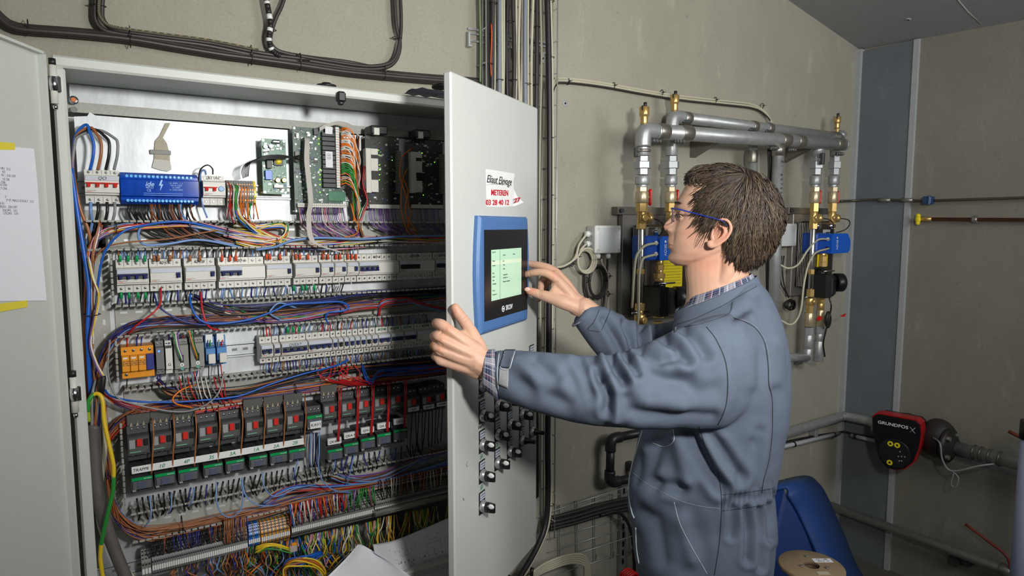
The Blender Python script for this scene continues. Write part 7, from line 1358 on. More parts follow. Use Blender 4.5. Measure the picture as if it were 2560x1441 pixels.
# face base line without nose, lips
base = [(1745, 424), (1724, 444), (1712, 468), (1702, 488), (1694, 503), (1692, 513), (1694, 524), (1695, 535), (1692, 550), (1688, 565), (1684, 580), (1681, 592), (1680, 604), (1680, 615), (1681, 625), (1680, 635), (1678, 645), (1682, 655), (1690, 661)]
bs = np.array([HX(MS(*p)) for p in base]); bz_, bx_ = bs[::-1, 1], bs[::-1, 0]
back = [(1800, 420), (1845, 434), (1885, 455), (1912, 485), (1925, 520), (1925, 555), (1912, 590), (1893, 620), (1876, 650), (1868, 680)]
bk = np.array([HX(MS(*p)) for p in back]); kz_, kx_ = bk[::-1, 1], bk[::-1, 0]
Zc = [chin-.004, chin, chin+.012, chin+.03, chin+.05, chin+.075, chin+.10, chin+.125, chin+.15, chin+.175, chin+.20, top-.012, top-.003, top]
Wc = [.010, .028, .044, .056, .063, .069, .0725, .0735, .0745, .075, .069, .048, .022, .006]
hm = MB(); rows = []; NZ = 150; NA = 120
for i in range(NZ):
    z = chin-.003+(top-chin+.003)*i/(NZ-1); xb_f = float(np.interp(z, bz_, bx_)); xk = float(np.interp(z, kz_, kx_)); w_ = float(np.interp(z, Zc, Wc))
    xk = max(xk, float(np.interp(z, [chin, chin+.015, chin+.035, chin+.055, chin+.075], [.035, .004, -.022, -.052, -.13])))          # jaw rises towards the ear
    if z > top-.02:   # crown closes
        f = math.sqrt(max(0, 1-((z-(top-.02))/.0201)**2)); m0 = -.03; xf0 = float(np.interp(top-.02, bz_, bx_)); xk0 = float(np.interp(top-.02, kz_, kx_)); xb_f = m0+(xf0-m0)*f; xk = m0+(xk0-m0)*f; w_ = .066*f+.001
    nose = max(0, float(np.interp(z, pz_, px_))-xb_f) if z < bz_[-1] else 0; row = []
    nz = (z-chin); c_ = (xb_f+xk)/2; a_ = (xb_f-xk)/2; ce_ = c_-.01
    nsig = float(np.interp(nz, [0, .03, .047, .052, .066, .078, .090, .105, .125, .15], [.020, .022, .022, .018, .016, .0175, .0125, .009, .010, .03]))
    for k in range(NA):
        t_ = 2*math.pi*k/NA; ct, st_ = math.cos(t_), math.sin(t_); ex = .80 if ct > 0 else .95
        x = ce_+((xb_f-ce_) if ct > 0 else (ce_-xk))*math.copysign(abs(ct)**ex, ct); y = w_*math.copysign(abs(st_)**.9, st_)
        if ct > 0: x += nose*math.exp(-(y/nsig)**2)
        ay = abs(y)
        if ct > 0:
            ze = HX(MS(1694, 541))[1]; ey = (ay-.031)/.016; ez = (z-ze)/.012; x -= .006*math.exp(-ey**2-ez**2)                       # eye sockets
            x += .004*math.exp(-((ay-.028)/.02)**2-((z-ze-.020)/.008)**2)                                                           # brow
            x += .0035*math.exp(-((ay-.045)/.016)**2-((z-ze+.030)/.014)**2); x -= .001*math.exp(-((ay-.044)/.02)**2-((z-ze+.060)/.02)**2)  # cheek and its hollow
            x += .0045*math.exp(-((ay-.0165)/.0055)**2-((z-HX(MS(1668, 577))[1]-.003)/.0065)**2)*1.6                                        # nostril wings
            x -= .0022*math.exp(-((ay-.026)/.004)**2-((z-HX(MS(1672, 596))[1])/.010)**2)                                            # nasolabial crease
        row.append(HP(x, y, z))
    rows.append(row)
hm.grid(rows, SKIN, closed=True, caps=True)
# neck
nk = [((1712, 672), (1880, 640), .054), ((1713, 690), (1874, 672), .056), ((1716, 715), (1872, 700), .058), ((1716, 745), (1885, 725), .064), ((1705, 790), (1905, 760), .085)]
def ringpx(a, b, w_, n=28, o=0, ex=1.): 
    pa, pb = MS(*a, o), MS(*b, o); c = (pa+pb)/2; h = (pa-pb)/2; return [c+h*math.copysign(abs(math.cos(t_))**ex, math.cos(t_))+pL*w_*math.copysign(abs(math.sin(t_))**ex, math.sin(t_)) for t_ in [2*math.pi*k/n for k in range(n)]]
nr_ = [ringpx(*q) for q in nk]; hm.grid([[p+Vector((0, 0, .065)) for p in nr_[0]]]+nr_, SKIN, closed=True, caps=True)
limb(hm, [HP(-.012, .044, chin+.045), HP(.03, .040, chin+.026), HP(.06, .022, chin+.014)], [.016, .015, .012])
limb(hm, [HP(-.012, -.044, chin+.045), HP(.03, -.040, chin+.026), HP(.06, -.022, chin+.014)], [.016, .015, .012])
limb(hm, [HP(-.035, .05, chin+.045), HP(-.02, .045, chin-.03), MS(1745, 745, .03)], [.018, .015, .012])
# lips
zl = HX(MS(1677, 612.5))[1]
for dz, fw, r0 in ((.0042, .002, .0046), (-.0050, .0015, .0052)):
    limb(hm, [HP(float(np.interp(zl+dz, bz_, bx_))+fw+(.004 if abs(y) < .01 else .0 if abs(y) < .02 else -.0075), y, zl+dz*(1-abs(y)*18)) for y in (-.026, -.014, 0, .014, .026)], [.0022, r0*.9, r0, r0*.9, .0022], 10)
# ear (both sides)
def ear(s):
    def E(px, py, dy): x, z = HX(MS(px, py, .080)); return HP(x, s*(.080+dy), z)
    rim = [(1779, 590), (1786, 566), (1797, 551), (1812, 549), (1824, 558), (1827, 574), (1819, 592), (1806, 604), (1790, 614), (1776, 614), (1771, 606)]
    lay = [.000, .004, .009, .014, .017, .018, .015, .011, .006, .003, .0]
    limb(hm, [E(*p, d-.002) for p, d in zip(rim, lay)], [.0034, .0032, .0034, .0036, .0036, .0036, .0036, .0038, .0055, .0065, .0045], 10)
    limb(hm, [E(1800, 565, .006), E(1811, 572, .010), E(1810, 586, .009), E(1799, 598, .006), E(1788, 602, .003)], [.003, .0034, .0038, .0036, .0034], 10)
    g = [[E(1790, 566, -.004), E(1800, 560, -.001), E(1812, 558, .004), E(1820, 562, .010)], [E(1786, 580, -.008), E(1797, 578, -.006), E(1810, 576, .001), E(1822, 577, .012)], [E(1780, 596, -.006), E(1792, 592, -.006), E(1806, 592, .001), E(1814, 593, .009)], [E(1776, 610, -.004), E(1786, 606, -.001), E(1794, 606, .001), E(1802, 604, .004)]]
    G = [[q+pL*s*o_ for q in smoothpath(r, 4)] for o_ in (0,) for r in [smoothpath(c, 4) for c in zip(*g)]]
    a = [list(c) for c in zip(*[smoothpath(r, 4) for r in g])]; a = [smoothpath(c, 4) for c in a]; b_ = [[q-pL*s*.010 for q in c] for c in a]
    for i in range(len(a)-1):
        for j in range(0, len(a[0])-1, 1): pass
    H_ = len(a); W_ = len(a[0]); vs = [q for c in a for q in c]+[q for c in b_ for q in c]; off_ = H_*W_; fs = []
    for i in range(H_-1):
        for j in range(W_-1): q = (i*W_+j, i*W_+j+1, (i+1)*W_+j+1, (i+1)*W_+j); fs += [q, tuple(off_+t_ for t_ in q[::-1])]
    for i in range(H_-1): fs += [(i*W_, (i+1)*W_, off_+(i+1)*W_, off_+i*W_), (i*W_+W_-1, off_+i*W_+W_-1, off_+(i+1)*W_+W_-1, (i+1)*W_+W_-1)]
    for j in range(W_-1): fs += [(j, off_+j, off_+j+1, j+1), ((H_-1)*W_+j, (H_-1)*W_+j+1, off_+(H_-1)*W_+j+1, off_+(H_-1)*W_+j)]
    hm.add(vs, fs, SKIN, True)
    hm.sph(E(1781, 594, .0), .0052, SKIN, 10, (1, 1, 1.2)); hm.sph(E(1779, 612, -.001), .0085, SKIN, 12, (1, .6, 1))
ear(1); ear(-1)
# eyelids
ze = HX(MS(1694, 541))[1]; xe = HX(MS(1699, 541))[0]
for s in (1, -1):
    c = Vector((xe-.0125, s*.029, ze))
    def EY(a, b): return HP(c.x+.0128*math.cos(a)*math.cos(b), c.y+.0128*math.sin(a)*math.cos(b), c.z+.0128*math.sin(b))
    limb(hm, [EY(s*a, b) for a, b in ((-.9, -.1), (-.5, .30), (0, .42), (.5, .34), (1.0, -.05))], [.0016, .0022, .0024, .0024, .0018], 8)
    limb(hm, [EY(s*a, b) for a, b in ((-.9, -.15), (-.4, -.45), (.1, -.5), (.6, -.4), (1.0, -.12))], [.0014, .0017, .0018, .0018, .0014], 8)
for s in (1, -1): hm.sph(HP(xe-.0135, s*.029, ze+.0054), .0127, SKIN, 16); hm.sph(HP(xe-.0135, s*.029, ze-.0092), .0118, SKIN, 16)
# ---- arms under the sleeves and the hands
AR = MB()
def dp(px, py, d): return atd(px, py, d)
# left arm (near): grips the free door edge
W1 = dp(1222, 915, 1.325); limb(hm, [dp(1800, 900, 1.36), dp(1640, 955, 1.30), dp(1500, 975, 1.305), dp(1340, 945, 1.315), W1], [.045, .030, .022, .025, .028])
def seg(pts, rad, n=12): limb(hm, [dp(*p) for p in pts], rad, n)
mcp = [(1122, 826, 1.300), (1106, 851, 1.296), (1100, 876, 1.300), (1101, 901, 1.310)]
car = [(1196, 878, 1.318), (1198, 895, 1.312), (1199, 912, 1.313), (1200, 928, 1.322)]
for m_, c in zip(mcp, car):
    mid = tuple((a+b)/2 for a, b in zip(m_, c)); seg([c, (mid[0], mid[1], mid[2]-.004), m_], [.0150, .0135, .0118])
for k in range(3):   # web between the metacarpals
    a, b, c, d = mcp[k], mcp[k+1], car[k], car[k+1]; seg([tuple((p+q)/2+(.010 if i == 2 else 0) for i, (p, q) in enumerate(zip(c, d))), tuple((p+q)/2+(.008 if i == 2 else 0) for i, (p, q) in enumerate(zip(a, b)))], [.0145, .0115])
seg([(1206, 903, 1.322), (1180, 895, 1.328), (1140, 880, 1.325)], [.026, .024, .020])
fing = [[(1103, 812, 1.304), (1091, 809, 1.322), (1096, 810, 1.350), (1108, 812, 1.372)], [(1095, 842, 1.300), (1086, 841, 1.322), (1090, 842, 1.352), (1104, 844, 1.378)], [(1091, 867, 1.305), (1086, 866, 1.325), (1090, 867, 1.353), (1102, 868, 1.378)], [(1093, 893, 1.312), (1088, 892, 1.330), (1092, 892, 1.352), (1101, 893, 1.371)]]
frad = [[.0125, .0118, .0108, .0098, .0082], [.0125, .0116, .0108, .0098, .0082], [.0118, .011, .0102, .0094, .0080], [.0110, .010, .0092, .0086, .0072]]
for m_, f, r_ in zip(mcp, fing, frad): seg([m_]+f, r_)
seg([(1198, 872, 1.330), (1180, 838, 1.338), (1166, 812, 1.345), (1149, 788, 1.352), (1138, 770, 1.350)], [.017, .0155, .0130, .0120, .0098])
seg([(1185, 868, 1.328), (1160, 842, 1.332), (1140, 836, 1.322)], [.016, .0125, .0085])
seg([(1190, 900, 1.318), (1215, 912, 1.322), (1232, 918, 1.322)], [.027, .0285, .029])
seg([(1120, 905, 1.318), (1160, 918, 1.322), (1195, 930, 1.325)], [.0125, .0155, .017])
# right arm (far): finger on the screen
W2 = dp(1461, 770, 1.625)
limb(hm, [dp(1780, 880, 1.70), dp(1640, 905, 1.68), dp(1580, 880, 1.66), dp(1520, 815, 1.64), W2], [.040, .034, .028, .026, .0265])
mc2 = [(1383, 692, 1.640), (1391, 682, 1.662), (1393, 690, 1.682), (1394, 703, 1.700)]; ca2 = [(1440, 756, 1.628), (1442, 750, 1.642), (1444, 753, 1.654), (1446, 760, 1.664)]
for m_, c in zip(mc2, ca2):
    mid = tuple((a+b)/2 for a, b in zip(m_, c)); seg([c, (mid[0]+1, mid[1]-3, mid[2]), m_], [.0145, .0135, .0118])
for k in range(3):
    a, b, c, d = mc2[k], mc2[k+1], ca2[k], ca2[k+1]; seg([tuple((p+q)/2 for p, q in zip(c, d)), tuple((p+q)/2 for p, q in zip(a, b))], [.013, .0108])
seg([(1450, 764, 1.635), (1420, 738, 1.650), (1398, 712, 1.665)], [.024, .021, .015])
f2 = [[(1366, 683, 1.642), (1346, 681, 1.650), (1324, 684, 1.664), (1305, 690, 1.680)], [(1372, 671, 1.668), (1348, 664, 1.680), (1324, 660, 1.695), (1302, 655, 1.704)], [(1372, 688, 1.690), (1356, 700, 1.700), (1352, 722, 1.700), (1356, 740, 1.695)], [(1376, 702, 1.708), (1362, 716, 1.716), (1350, 738, 1.712), (1347, 750, 1.706)]]
r2 = [[.0118, .0108, .0098, .0090, .0072], [.0118, .0112, .0102, .0094, .0075], [.0115, .0105, .0096, .009, .0072], [.0105, .0094, .0086, .008, .0066]]
for m_, f, r_ in zip(mc2, f2, r2): seg([m_]+f, r_)
seg([(1440, 768, 1.622), (1408, 756, 1.622), (1374, 744, 1.632), (1345, 735, 1.645), (1324, 728, 1.652)], [.018, .0185, .0150, .0125, .0105])
seg([(1420, 760, 1.632), (1400, 735, 1.640), (1388, 715, 1.642)], [.019, .0165, .0115])
seg([(1400, 750, 1.628), (1385, 728, 1.636)], [.0145, .011])
seg([(1440, 768, 1.630), (1463, 774, 1.628), (1480, 790, 1.632)], [.0225, .0265, .030])
# simple trunk and legs under the clothing keep the figure one continuous body
limb(hm, [MS(1800, 760), MS(1800, 860), MS(1790, 1000), MS(1770, 1180), MS(1765, 1320)], [.06, .09, .09, .08, .08], 20)
limb(hm, [MS(1800, 800), dp(1815, 880, 1.38)], [.06, .045]); limb(hm, [MS(1800, 800), dp(1785, 875, 1.66)], [.06, .045])
hips = MS(1765, 1330)
for s in (1, -1): limb(hm, [hips+pL*s*.09, Vector((hips.x, hips.y, .52))+pL*s*.10+pf*.02, Vector((hips.x, hips.y, .10))+pL*s*.11-pf*.02], [.07, .05, .04], 14)
bodym = remesh(hm, 'person', .0023, 5, .5, [SKIN])
V = getv(bodym); PXv, PYv = nproj(V); dv = (V-_C)@np.array(Fh)
tone = np.ones((len(V), 3)); loc = V-np.array(ear0); lx = loc@np.array(pf); ly = loc@np.array(pL); lz = loc[:, 2]
def spot(cx_, cy_, cz_, sx, sy, sz, col, mask=None):
    g = np.exp(-((lx-cx_)/sx)**2-((np.abs(ly)-cy_)/sy)**2-((lz-cz_)/sz)**2)[:, None]; tone[:] = tone*(1-g)+tone*np.array(col)*g
xm, zm = HX(MS(1674, 612)); spot(xm+.004, .0, zm, .012, .022, .0075, (.80, .52, .55)); xn, zn = HX(MS(1662, 568)); spot(xn, 0, zn, .018, .016, .014, (1.0, .86, .84)); xc, zc_ = HX(MS(1722, 585, .06)); spot(xc, .055, zc_, .03, .03, .022, (1.0, .86, .84))
xe_, zee = HX(MS(1805, 575, .08)); spot(xe_, .09, zee, .022, .022, .035, (1.03, .74, .70)); xf, zf = HX(MS(1765, 660, .05)); spot(xf, .05, zf, .05, .04, .03, (1.02, .86, .82)); xj, zj = HX(MS(1705, 640, .03)); spot(xj, .02, zj, .035, .06, .03, (.90, .90, .90))
xb_, zb__ = HX(MS(1692, 511)); spot(xb_+.0, .030, zb__, .012, .020, .0045, (.42, .36, .34))
for px, py, r_, col in ((1122, 822, 12, (1.0, .84, .80)), (1104, 850, 10, (1., .84, .80)), (1100, 874, 10, (1, .84, .8)), (1140, 772, 12, (1.02, .84, .80)), (1327, 727, 14, (1.03, .80, .78)), (1384, 688, 12, (1.02, .86, .82)), (1302, 656, 8, (1.03, .84, .8)), (1305, 690, 8, (1.03, .84, .8))):
    g = (np.exp(-((PXv-px)**2+(PYv-py)**2)/r_**2)*(V[:, 2] > .8))[:, None]; tone = tone*(1-g)+tone*np.array(col)*g
# fine relief: knuckle creases, tendons
N = getn(bodym); disp = np.zeros(len(V))
def crease(p0, p1, w_, dep, dmax=9, dmin=0):
    global disp
    a = np.array(p0, float); b = np.array(p1, float); ab = b-a; L2 = ab@ab; q = np.stack([PXv, PYv], 1); t_ = np.clip(((q-a)@ab)/L2, 0, 1); dd = np.linalg.norm(q-(a+t_[:, None]*ab), axis=1); disp += dep*np.exp(-(dd/w_)**2)*((N@(-_F)) > .1)*(dv < dmax)*(dv > dmin)
for a, b in (((1096, 829), (1104, 833)), ((1106, 826), (1098, 836))): crease(a, b, 2.2, -.0012, 1.36)
for a, b in (((1092, 824), (1112, 838)), ((1088, 853), (1104, 862)), ((1088, 880), (1104, 888))): crease(a, b, 3, -.0016, 1.345)
for a, b in (((1120, 826), (1180, 872)), ((1104, 852), (1178, 888)), ((1100, 876), (1178, 902))): crease(a, b, 5, .0013, 1.345)
for a, b in (((1344, 727), (1350, 744)), ((1349, 726), (1354, 742)), ((1376, 706), (1382, 698)), ((1318, 659), (1322, 666)), ((1322, 681), (1326, 690)), ((1156, 797), (1165, 790)), ((1160, 803), (1169, 797))): crease(a, b, 1.6, -.0011)
crease((1366, 715), (1392, 706), 4, -.0025, 1.68, 1.6)
V = V+N*disp[:, None]; setv(bodym, V)
ca = bodym.color_attributes.new('tone', 'FLOAT_COLOR', 'POINT'); ca.data.foreach_set('color', np.concatenate([np.clip(tone, 0, 1.2), np.ones((len(V), 1))], 1).ravel())
person = bpy.data.objects.new('person', bodym); COL.objects.link(person)
tag(person, 'man in slate blue coveralls, in profile, touching the screen and holding the door', 'person')
# nails, eyes
for c, s in ((dp(1319, 724, 1.641), .0070),):
    MB().sph(c, s, mat('nail', (214, 170, 152), .3), 14, (1.15, .45, .85), Matrix((Rv, FW, UP)).transposed()).build('nail', person)
for s in (1, -1):
    c = HP(xe-.0125, s*.029, ze); MB().sph(c, .0118, mat('eye_white', (186, 178, 170), .35), 20).build('eye', person)
    g_ = (pf*.90+pL*.22+Vector((0, 0, -.22))).normalized(); MB().lathe(c+g_*.0102, g_, [(.0058, 0), (.0052, .0012), (.0026, .0018), (.0025, .0020)], mat('iris', (86, 98, 96), .15), 18).build('iris', person); MB().lathe(c+g_*.0119, g_, [(.0026, 0), (.0020, .0005)], BLACKP, 12).build('pupil', person)
# near eye seen from the side: lid line, iris and crease laid on the face
bmf = bmesh.new(); bmf.from_mesh(bodym); fb_ = BVHTree.FromBMesh(bmf)
def onface(px, py, l=.0006):
    for k in range(12):
        h = fb_.ray_cast(C0, ray(px+k, py).normalized())
        if h[0] is not None and (h[0]-ear0).length < .3: return h[0]+h[1]*l
    return HP(xe, .03, ze)
def faceline(name, pts, r_, mt, l=.0003, k=5): MB().tube([onface(p.x, p.y, l) for p in smoothpath([Vector((a, b, 0)) for a, b in pts], k)], r_, mt, 5).build(name, person)
al = [(1690, 540), (1693, 537.5), (1698, 536.5), (1703, 538), (1706.5, 541), (1702, 542.8), (1697, 543.6), (1692.5, 542.6)]
q = [onface(a, b, .0005) for a, b in al]; MB().add([onface(1698, 540, .0012)]+q, [(0, i+1, (i+1) % 8+1) for i in range(8)], mat('eye_white', (0, 0, 0)), True).build('eye', person)
q = [onface(1694.2+1.9*math.cos(t_), 540.2+2.9*math.sin(t_), .0016) for t_ in [i*math.pi/5 for i in range(10)]]; MB().prism(q, pL*.0002, mat('iris_dark', (58, 56, 50), .25)).build('iris', person)
faceline('eyelashes', [(1688, 540), (1692, 537.2), (1698, 535.8), (1704, 537.6), (1708.5, 541.5)], [.0009]*21, mat('lash', (44, 32, 28), .6), .0008)
faceline('eyelid_crease', [(1690, 533.5), (1697, 531.5), (1705, 533), (1711, 538)], .0005, mat('lid_crease', (150, 104, 88), .6), .0001); faceline('lower_lid', [(1692, 544.2), (1697, 545.4), (1703, 544.4), (1707, 542)], .0005, mat('lid_crease', (0, 0, 0)), .0001)
faceline('nostril', [(1664, 578.2), (1667, 577), (1670.5, 578.6)], [.0006]*3+[.0013]*4+[.0012]*4, mat('nostril_dark', (84, 44, 38), .7), .0)
faceline('lip_line', [(1672, 612.6), (1676, 612.2), (1681, 613.6)], .0006, mat('lip_line', (120, 66, 62), .6), .0)
# ---- hair
HC = [mat('hair_dark', (42, 34, 28), .52, 0, .25, 90), mat('hair_brown', (64, 52, 41), .52, 0, .25, 90), mat('hair_light', (90, 74, 57), .5, 0, .25, 90)]
outer = [(1709, 462), (1712, 444), (1728, 430), (1750, 419), (1790, 411), (1837, 420), (1877, 429), (1914, 444), (1938, 468), (1950, 498), (1962, 528), (1966, 552), (1958, 580), (1948, 600), (1936, 630), (1916, 655), (1890, 674), (1866, 680)]
inner = [(1842, 662), (1826, 640), (1818, 615), (1828, 600), (1833, 575), (1828, 556), (1812, 545), (1794, 550), (1780, 568), (1768, 580), (1757, 566), (1748, 545), (1741, 522), (1744, 497), (1752, 470), (1745, 459), (1726, 452)]
pol = [HX(MS(*p)) for p in outer]+[HX(MS(*p, .070)) for p in inner]
pol = np.array(pol)
def inpoly(x, y, P_=pol):
    c = False; n = len(P_); j = n-1
    for i in range(n):
        xi, yi = P_[i]; xj_, yj = P_[j]
        if (yi > y) != (yj > y) and x < (xj_-xi)*(y-yi)/(yj-yi)+xi: c = not c
        j = i
    return c
# smooth outer hair volume: rings between outline rows, widened skull
oz = np.array([HX(MS(*p)) for p in outer]); frontO = oz[:5]; backO = oz[4:]
fz_, fx_ = frontO[:, 1], frontO[:, 0]; ob = backO[::-1]; bz2, bx2 = ob[:, 1], ob[:, 0]; ztop = oz[:, 1].max(); zbot = oz[-1, 1]
hv = MB(); rows = []; NH = 60
facex = lambda z: float(np.interp(z, bz_, bx_))
for i in range(NH+1):
    z = zbot+(ztop-.0005-zbot)*(i/NH)**.85; xk = float(np.interp(z, bz2, bx2)); xf_ = float(np.interp(z, fz_, fx_)) if z > fz_[0] else facex(z)-.012
    if z > ztop-.03: 
        f = math.sqrt(max(0., 1-((z-(ztop-.03))/.030)**2)); xk0 = float(np.interp(ztop-.03, bz2, bx2)); m0 = HX(MS(1795, 411))[0]; xk = m0+(xk0-m0)*max(f, .02)**1.0; xf0 = float(np.interp(ztop-.03, fz_, fx_)); xf_ = m0+(xf0-m0)*max(f, .02); w_ = .078*max(f, .05)
    else: w_ = float(np.interp(z, [zbot, zbot+.03, zbot+.08, zbot+.14, ztop-.03], [.050, .068, .088, .090, .078]))
    c_ = (xf_+xk)/2; a_ = (xf_-xk)/2; rows.append([HP(c_+a_*math.copysign(abs(math.cos(t_))**.85, math.cos(t_)), w_*math.copysign(abs(math.sin(t_))**.85, math.sin(t_)), z) for t_ in [2*math.pi*k/64 for k in range(64)]])
hv.grid(rows, HC[0], closed=True, caps=True); vol = hv.mesh('vol'); bmv = bmesh.new(); bmv.from_mesh(vol); bvh = BVHTree.FromBMesh(bmv)
def surf(x, z, side=1):
    o = HP(x, .3*side, z); h = bvh.ray_cast(o, -pL*side); return h[0]
sh = MB(); R3 = random.Random(5)
vv = [Vector(v.co) for v in vol.vertices]; keep = []
cen_h = HP(-.03, 0, .02)
for f in vol.polygons:
    c = sum((vv[i] for i in f.vertices), Vector())/len(f.vertices); x, z = HX(c)
    if inpoly(x, z) or (z > HX(MS(1745, 455))[1] and x < HX(MS(1722, 440))[0]): keep.append(tuple(f.vertices))
sh.add([cen_h+(v-cen_h)*.965 for v in vv], keep, HC[0], True)
hair = sh.build('hair', person); s_ = hair.modifiers.new('t', 'SOLIDIFY'); s_.thickness = .006; s_.offset = -1
crown = np.array(HX(MS(1862, 440, .03))); m = MB()
def flow(x, z):
    dx, dz = x-crown[0], z-crown[1]; r_ = math.hypot(dx, dz)+1e-6; dx /= r_; dz /= r_
    if x > crown[0]: fx, fz2 = dx*1.0+.15, dz*1.0-.10-.35*max(0, (x-crown[0]-.02)/.1)
    else: fx, fz2 = dx*.55+.10, dz*.6-.75
    n = math.hypot(fx, fz2); return fx/n, fz2/n
xs0, xs1, zs0, zs1 = pol[:, 0].min(), pol[:, 0].max(), pol[:, 1].min(), pol[:, 1].max(); cnt = 0; tries = 0
while cnt < 2600 and tries < 12000:
    tries += 1; x = R3.uniform(xs0, xs1); z = R3.uniform(zs0, zs1); side = 1 if R3.random() < .8 else -1
    if not inpoly(x, z): continue
    p = surf(x, z, side)
    if p is None: continue
    ln = R3.randint(6, 11); st_ = R3.uniform(.006, .010); a0 = R3.uniform(-.28, .28); ck = R3.uniform(-.07, .07); pts = []; lift = R3.uniform(-.0015, .0035)
    for k in range(ln):
        q = surf(x, z, side)
        if q is None: break
        if not inpoly(x, z) and k > 2 and R3.random() < .55: break
        nrm = (q-cen_h).normalized(); pts.append(q+nrm*(lift+.0016*math.sin(k*.8+a0*9))); fx, fz2 = flow(x, z); a = a0+ck*k; ca_, sa_ = math.cos(a), math.sin(a); x += (fx*ca_-fz2*sa_)*st_; z += (fx*sa_+fz2*ca_)*st_
    if len(pts) < 3: continue
    if R3.random() < .08: pts[-1] = pts[-1]+(pts[-1]-cen_h).normalized()*R3.uniform(.001, .005)
    n = len(pts); R_ = R3.uniform(.0008, .0019); m.tube(pts, [R_*(.55+.45*math.sin(math.pi*min(1, i/(n-1)*1.0)))*(1 if i < n-1 else .15) for i in range(n)], R3.choice([HC[0], HC[1], HC[1], HC[2]]), 4, flat=.6); cnt += 1
# fringe over the forehead, side locks and nape tips
for i in range(260):
    y = R3.uniform(-.055, .066); x0h, z0h = HX(MS(1760+R3.uniform(-10, 26), 424+R3.uniform(-4, 3))); s = 1-abs(y)/.11; e_ = HX(MS(1712+R3.uniform(-4, 22), 452+R3.uniform(-8, 12)))
    P_ = [HP(x0h-.006, y*.9, z0h-abs(y)*.25), HP((x0h+e_[0])/2, y, (z0h+e_[1])/2+.010-abs(y)*.22), HP(e_[0]-abs(y)*.25, y*1.05, e_[1]+.004-abs(y)*.1), HP(e_[0]-.002-abs(y)*.3, y*1.1+R3.uniform(-.004, .004), e_[1]-R3.uniform(.0, .006)-abs(y)*.12)]
    m.tube(smoothpath(P_, 3), [.0013]*4+[.0011]*4+[.0003]*2, R3.choice(HC), 4, flat=.6)
for i in range(240):
    a = R3.choice([((1748, 490), (1754, 545)), ((1754, 510), (1764, 562)), ((1768, 505), (1776, 556)), ((1826, 600), (1822, 640)), ((1835, 620), (1846, 672)), ((1820, 590), (1816, 634)), ((1862, 640), (1868, 684)), ((1890, 630), (1890, 682)), ((1930, 560), (1942, 618)), ((1950, 520), (1970, 560))])
    jx, jy_ = R3.uniform(-8, 10), R3.uniform(-14, 8); x0h, z0h = HX(MS(a[0][0]+jx, a[0][1]+jy_, .06)); x1h, z1h = HX(MS(a[1][0]+jx*.8, a[1][1]+jy_*.6, .06)); P_ = []
    for k in range(5):
        f = k/4; x = x0h+(x1h-x0h)*f+math.sin(f*3)*.002; z = z0h+(z1h-z0h)*f; q = surf(x, z)
        if q is None: q = P_[-1]+Vector((0, 0, -.008)) if P_ else None
        if q is None: break
        P_.append(q+pL*(-.002-.006*f if a[0][0] < 1850 else -.003*f))
    if len(P_) >= 3: m.tube(P_, [.0013, .0014, .0012, .0008, .0002][:len(P_)], R3.choice(HC), 4, flat=.6)
m.build('hair_locks', hair, kind='stuff')
for s in (1, -1):
    m = MB()
    for i in range(46):
        y = .010+.036*i/46; xx = float(np.interp(zb__, bz_, bx_))-.42*max(0, y-.012)**1.0*max(0.35, y/.04)+.0035; z = zb__+.002-.10*max(0, y-.03)+R3.uniform(-.0018, .0018); p = HP(xx, s*y, z); m.tube([p, p+Vector((0, 0, .0012))+pL*s*.003+pf*.0008, p+Vector((0, 0, .0010))+pL*s*.0065-pf*.0012], [.0006, .0007, .0002], HC[0], 4)
    m.build('eyebrow', person, kind='stuff'); m = MB(); m.tube([HP(xe-.0125+.0133*math.cos(a)*math.cos(b), s*(.029+.0133*math.sin(a)*math.cos(b)), ze+.0133*math.sin(b)-.001) for a, b in ((-.8, -.1), (-.4, .12), (0, .2), (.5, .15), (1.0, -.1))], .0007, HC[0], 5); m.build('eyelashes', person)
# ---- glasses
e = empty('eyeglasses', HP(xe, 0, ze), 'blue rectangular-framed eyeglasses on the mans nose', 'glasses')
GB = mat('glasses_blue', (30, 52, 150), .3); gx = HX(MS(1684, 528))[0]+.0035
zt_g = HX(MS(1683, 522))[1]; zb_g = HX(MS(1684, 555))[1]; xg = HX(MS(1683, 522))[0]+.002
for s in (1, -1):
    q = [HP(xg, s*.010, zt_g), HP(xg-.006, s*.066, zt_g-.001), HP(xg-.009, s*.064, zb_g+.004), HP(xg-.008, s*.052, zb_g), HP(xg-.004, s*.018, zb_g), HP(xg-.002, s*.011, zb_g+.006)]
    MB().tube([q[0], q[1]], .0020, GB, 6).tube(q[1:]+[q[0]], .0012, mat('glasses_rim', (104, 92, 110), .3), 6).build('rim', e)
    MB().prism(q, pf*.001, mat('lens', (235, 238, 240), .3, alpha=.06, spec=.1)).build('lens', e)
    a, b_ = HX(MS(1690, 524, .07)), HX(MS(1806, 552, .078))
    MB().tube([q[1], HP(a[0]-.008, s*.070, a[1]), HP((a[0]+b_[0])/2, s*.084, (a[1]+b_[1])/2+.001), HP(b_[0], s*.093, b_[1]), HP(b_[0]-.014, s*.088, b_[1]-.016)], [.0022, .0026, .0024, .0016, .0012], GB, 8, flat=.6).build('temple', e)
MB().tube([HP(xg, .011, zt_g-.002), HP(xg+.003, 0, zt_g+.001), HP(xg, -.011, zt_g-.002)], .0013, GB, 6).build('bridge', e)
